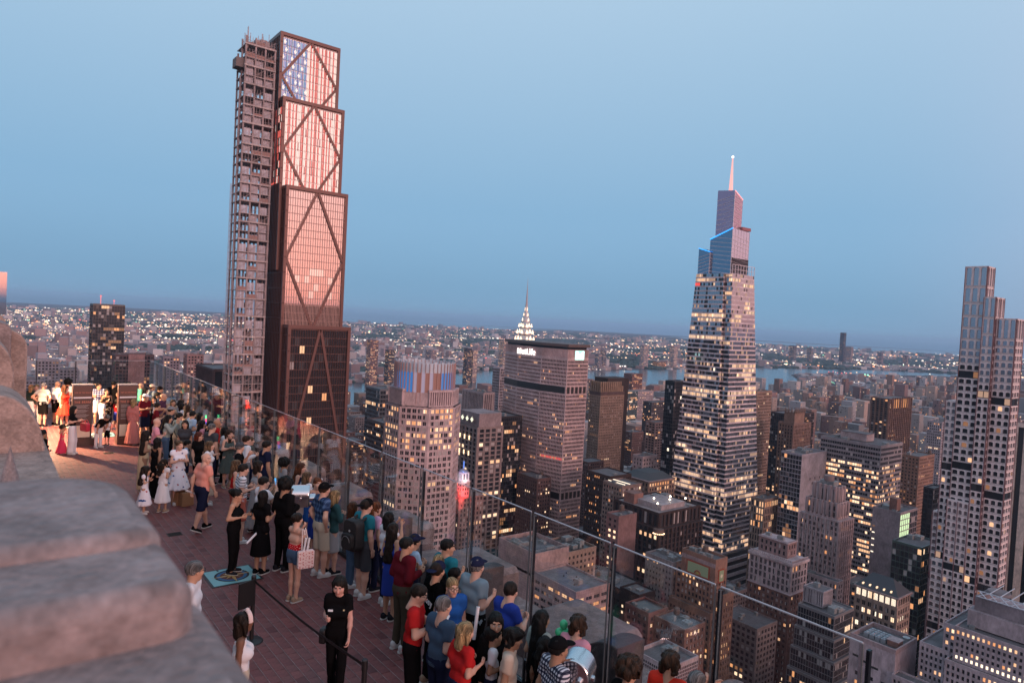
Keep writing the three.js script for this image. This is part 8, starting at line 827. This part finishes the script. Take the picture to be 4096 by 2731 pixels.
tube(handOf(who('blonde person in a red shirt'), 1).add(new THREE.Vector3(0.35, 0.3, 0.1)), [0, 1, 0.1], 0.4, 'white paper roll standing up beside the blonde in red'); tube(handOf(who('reading a map'), 1).add(new THREE.Vector3(0, -0.2, 0.05)), [0.1, 1, 0], 0.34, 'white paper roll under the map reader\u2019s hand'); tube(handOf(who('looking at a phone'), 1).add(new THREE.Vector3(-0.1, -0.35, 0.15)), [0.4, 0.5, 0.8], 0.46, 'white paper roll slanting beside the black vest'); tube(handOf(who('white cap and maroon'), 0).add(new THREE.Vector3(-0.1, 0.05, 0)), [0.2, 1, 0.2], 0.42, 'white paper roll held by the person in the white cap'); tube(handOf(who('salmon polo'), 0).add(new THREE.Vector3(0.0, 0.02, 0)), [0.6, -0.4, 0.6], 0.46, 'white paper roll carried by the walker in the salmon polo'); tube(handOf(who('straight brown hair in a white top'), 0).add(new THREE.Vector3(-0.1, 0.12, 0)), [-0.5, 0.6, 0.3], 0.5, 'white paper roll by the auburn hair behind the viewer');
{ // balloon figure
  const p = who('balloon figure'), q = spot(p, [-0.30, 1.22, 0.14]), o = item('balloon_figure', 'green and blue twisted balloon figure beside long black hair', 'balloon figure', q), gm = std(0.05, 0.44, 0.20, { roughness: 0.22 }), bm = std(0.02, 0.17, 0.55, { roughness: 0.22 });
  const ball = (x, y, z, rx, ry, m) => { const g = new THREE.SphereGeometry(1, 16, 12); g.scale(rx, ry, rx); at3('balloon', g, m, o, x, y, z); }; ball(0, 0.36, 0, 0.052, 0.06, gm); ball(-0.03, 0.26, 0.02, 0.06, 0.058, gm); ball(0.045, 0.25, -0.02, 0.06, 0.055, gm); ball(0, 0.16, 0.02, 0.062, 0.06, gm); ball(-0.05, 0.05, 0, 0.075, 0.085, gm); ball(0.05, 0.04, 0.03, 0.078, 0.088, gm); ball(-0.10, -0.07, 0, 0.07, 0.06, bm); ball(0.0, -0.09, 0.05, 0.065, 0.055, bm); ball(0.10, -0.08, 0, 0.06, 0.055, bm); ball(0.15, 0.03, 0.02, 0.035, 0.05, std(0.30, 0.14, 0.07, { roughness: 0.3 }));
}
{ const p = who('carrying a dark jacket'), q = handOf(p, 1), o = item('folded_jacket', 'dark jacket draped over the forearm of the white shirted walker', 'jacket', q.add(new THREE.Vector3(0.05, -0.1, 0.05)), 0.5); const f = (x, y, z) => ell([0, 0, 0], [0.10, 0.24, 0.17]).f(x, y, z) + (vnoise(x * 22 + 3, y * 9 + z * 20) - 0.5) * 0.05; mesh('cloth', net(f, [-0.18, -0.32, -0.25], [0.18, 0.32, 0.25], 0.016), fabric([0.012, 0.014, 0.026]), o); at3('collar', new THREE.TorusGeometry(0.07, 0.018, 8, 16, 4), fabric([0.012, 0.014, 0.026]), o, 0.02, 0.2, 0, [1.3, 0, 0]); }
for (const [dx, dz, l] of [[0.15, 0.30, 'brown paper shopping bag at the feet of the star dress'], [-0.05, 0.42, 'second brown paper bag beside the first']]) { const p = who('red and blue stars'), w = spot(p, [0, 0, 0]), o = item('paper_bag', l, 'paper bag', new THREE.Vector3(w.x - 0.15 + dx, DECK + 0.004, w.z - 0.25 + dz), 0.3 + dx, 'paper bags'), m = std(0.28, 0.15, 0.075); at3('bag', new THREE.BoxGeometry(0.22, 0.34, 0.30), m, o, 0, 0.17, 0); for (const sx of [-0.07, 0.07]) at3('handle', new THREE.TorusGeometry(0.06, 0.006, 6, 14, Math.PI), m, o, sx, 0.34, 0, [0, Math.PI / 2, 0]); }
// small things worn: parts of the wearer
const worn = (p, n, g, m, v, r) => { const e = mesh(n, g, m, p.o); e.position.set(...v); if (r) e.rotation.set(...r); return e; };
{ const p = who('staff member'); worn(p, 'name_badge', new THREE.BoxGeometry(0.07, 0.028, 0.006), std(0.75, 0.75, 0.78), [-0.085, 1.27, 0.155], [-0.25, -0.2, 0]); worn(p, 'pin', new THREE.CylinderGeometry(0.012, 0.012, 0.006, 10), std(0.6, 0.5, 0.3), [0.10, 1.28, 0.155], [1.3, 0, 0]); worn(p, 'hip_pouch', rbox(0.16, 0.2, 0.08, 0.04), BLK, [-0.19, 0.86, 0.02], [0, 1.4, 0]); }
for (const t of ['reading a map', 'blond person with glasses', 'glasses and a white shirt', 'dark red hair', 'black vest looking']) { const p = who(t), g = mesh('glasses', (() => { const G = new Geo(); for (const sx of [-0.031, 0.031]) G.add(new THREE.TorusGeometry(0.021, 0.0032, 6, 16), new THREE.Matrix4().makeTranslation(sx, 0.012, 0.104)); G.bar([-0.012, 0.016, 0.106], [0.012, 0.016, 0.106], 0.004); for (const sx of [-1, 1]) G.bar([sx * 0.052, 0.016, 0.1], [sx * 0.08, 0.014, 0.0], 0.004); return G.geo(); })(), BLK, p.o); g.applyMatrix4(p.hm); }
{ const p = who('knotted headband'), g = new THREE.TorusGeometry(0.094, 0.013, 8, 24, Math.PI * 1.1); g.rotateZ(-0.15); g.scale(1, 1.1, 2.2); const e = mesh('headband', g, fabric([0.66, 0.52, 0.50]), p.o); e.applyMatrix4(p.hm.clone().multiply(new THREE.Matrix4().makeTranslation(0, 0.035, 0.035))); const k = mesh('knot', new THREE.SphereGeometry(0.028, 10, 8), fabric([0.66, 0.52, 0.50]), e); k.position.set(0, 0.105, 0.0); }
{ const p = who('white script'); const g = text('St\u00fcssy', 0.085, 0.004); g.rotateY(Math.PI); const e = worn(p, 'printed_script', g, std(0.62, 0.62, 0.66), [0.0, 1.22, -0.128]); e.rotation.z = 0.12; const c = worn(p, 'printed_circle', new THREE.TorusGeometry(0.032, 0.008, 6, 18), std(0.62, 0.62, 0.66), [0.08, 1.06, -0.128]); }
{ const p = who('broad person in a dark cap'); }
{ const p = who('light blue shirt with folded'), e = mesh('cap_patch', new THREE.BoxGeometry(0.05, 0.03, 0.004), std(0.6, 0.6, 0.65), p.o); e.applyMatrix4(p.hm.clone().multiply(new THREE.Matrix4().makeTranslation(0, 0.095, 0.088))); }
{ const p = who('black bag strap'), c = new THREE.CatmullRomCurve3([[0.12, 1.46, 0], [0.05, 1.3, -0.13], [-0.12, 1.02, -0.14], [-0.2, 0.86, -0.04]].map((v) => new THREE.Vector3(...v))); worn(p, 'bag_strap', new THREE.TubeGeometry(c, 14, 0.014, 6), BLK, [0, 0, 0]); const w = spot(p, [-0.22, 0.80, -0.02]), o = item('shoulder_bag', 'black shoulder bag hanging on the sage shirt', 'bag', w, p.o.rotation.y); at3('bag', rbox(0.24, 0.26, 0.10, 0.04), BLK, o, 0, 0, 0, [0, Math.PI / 2, 0]); at3('buckle', new THREE.BoxGeometry(0.012, 0.03, 0.03), STEEL, o, -0.055, 0.02, 0); }
{ const p = who('sunglasses on the head'), g = mesh('sunglasses', (() => { const G = new Geo(); for (const sx of [-0.033, 0.033]) G.add(new THREE.CylinderGeometry(0.025, 0.025, 0.006, 14), new THREE.Matrix4().makeRotationX(Math.PI / 2).setPosition(sx, 0.105, 0.075)); G.bar([-0.01, 0.105, 0.078], [0.01, 0.105, 0.078], 0.006); return G.geo(); })(), BLK, p.o); g.applyMatrix4(p.hm); }
renderer.render(scene, camera);
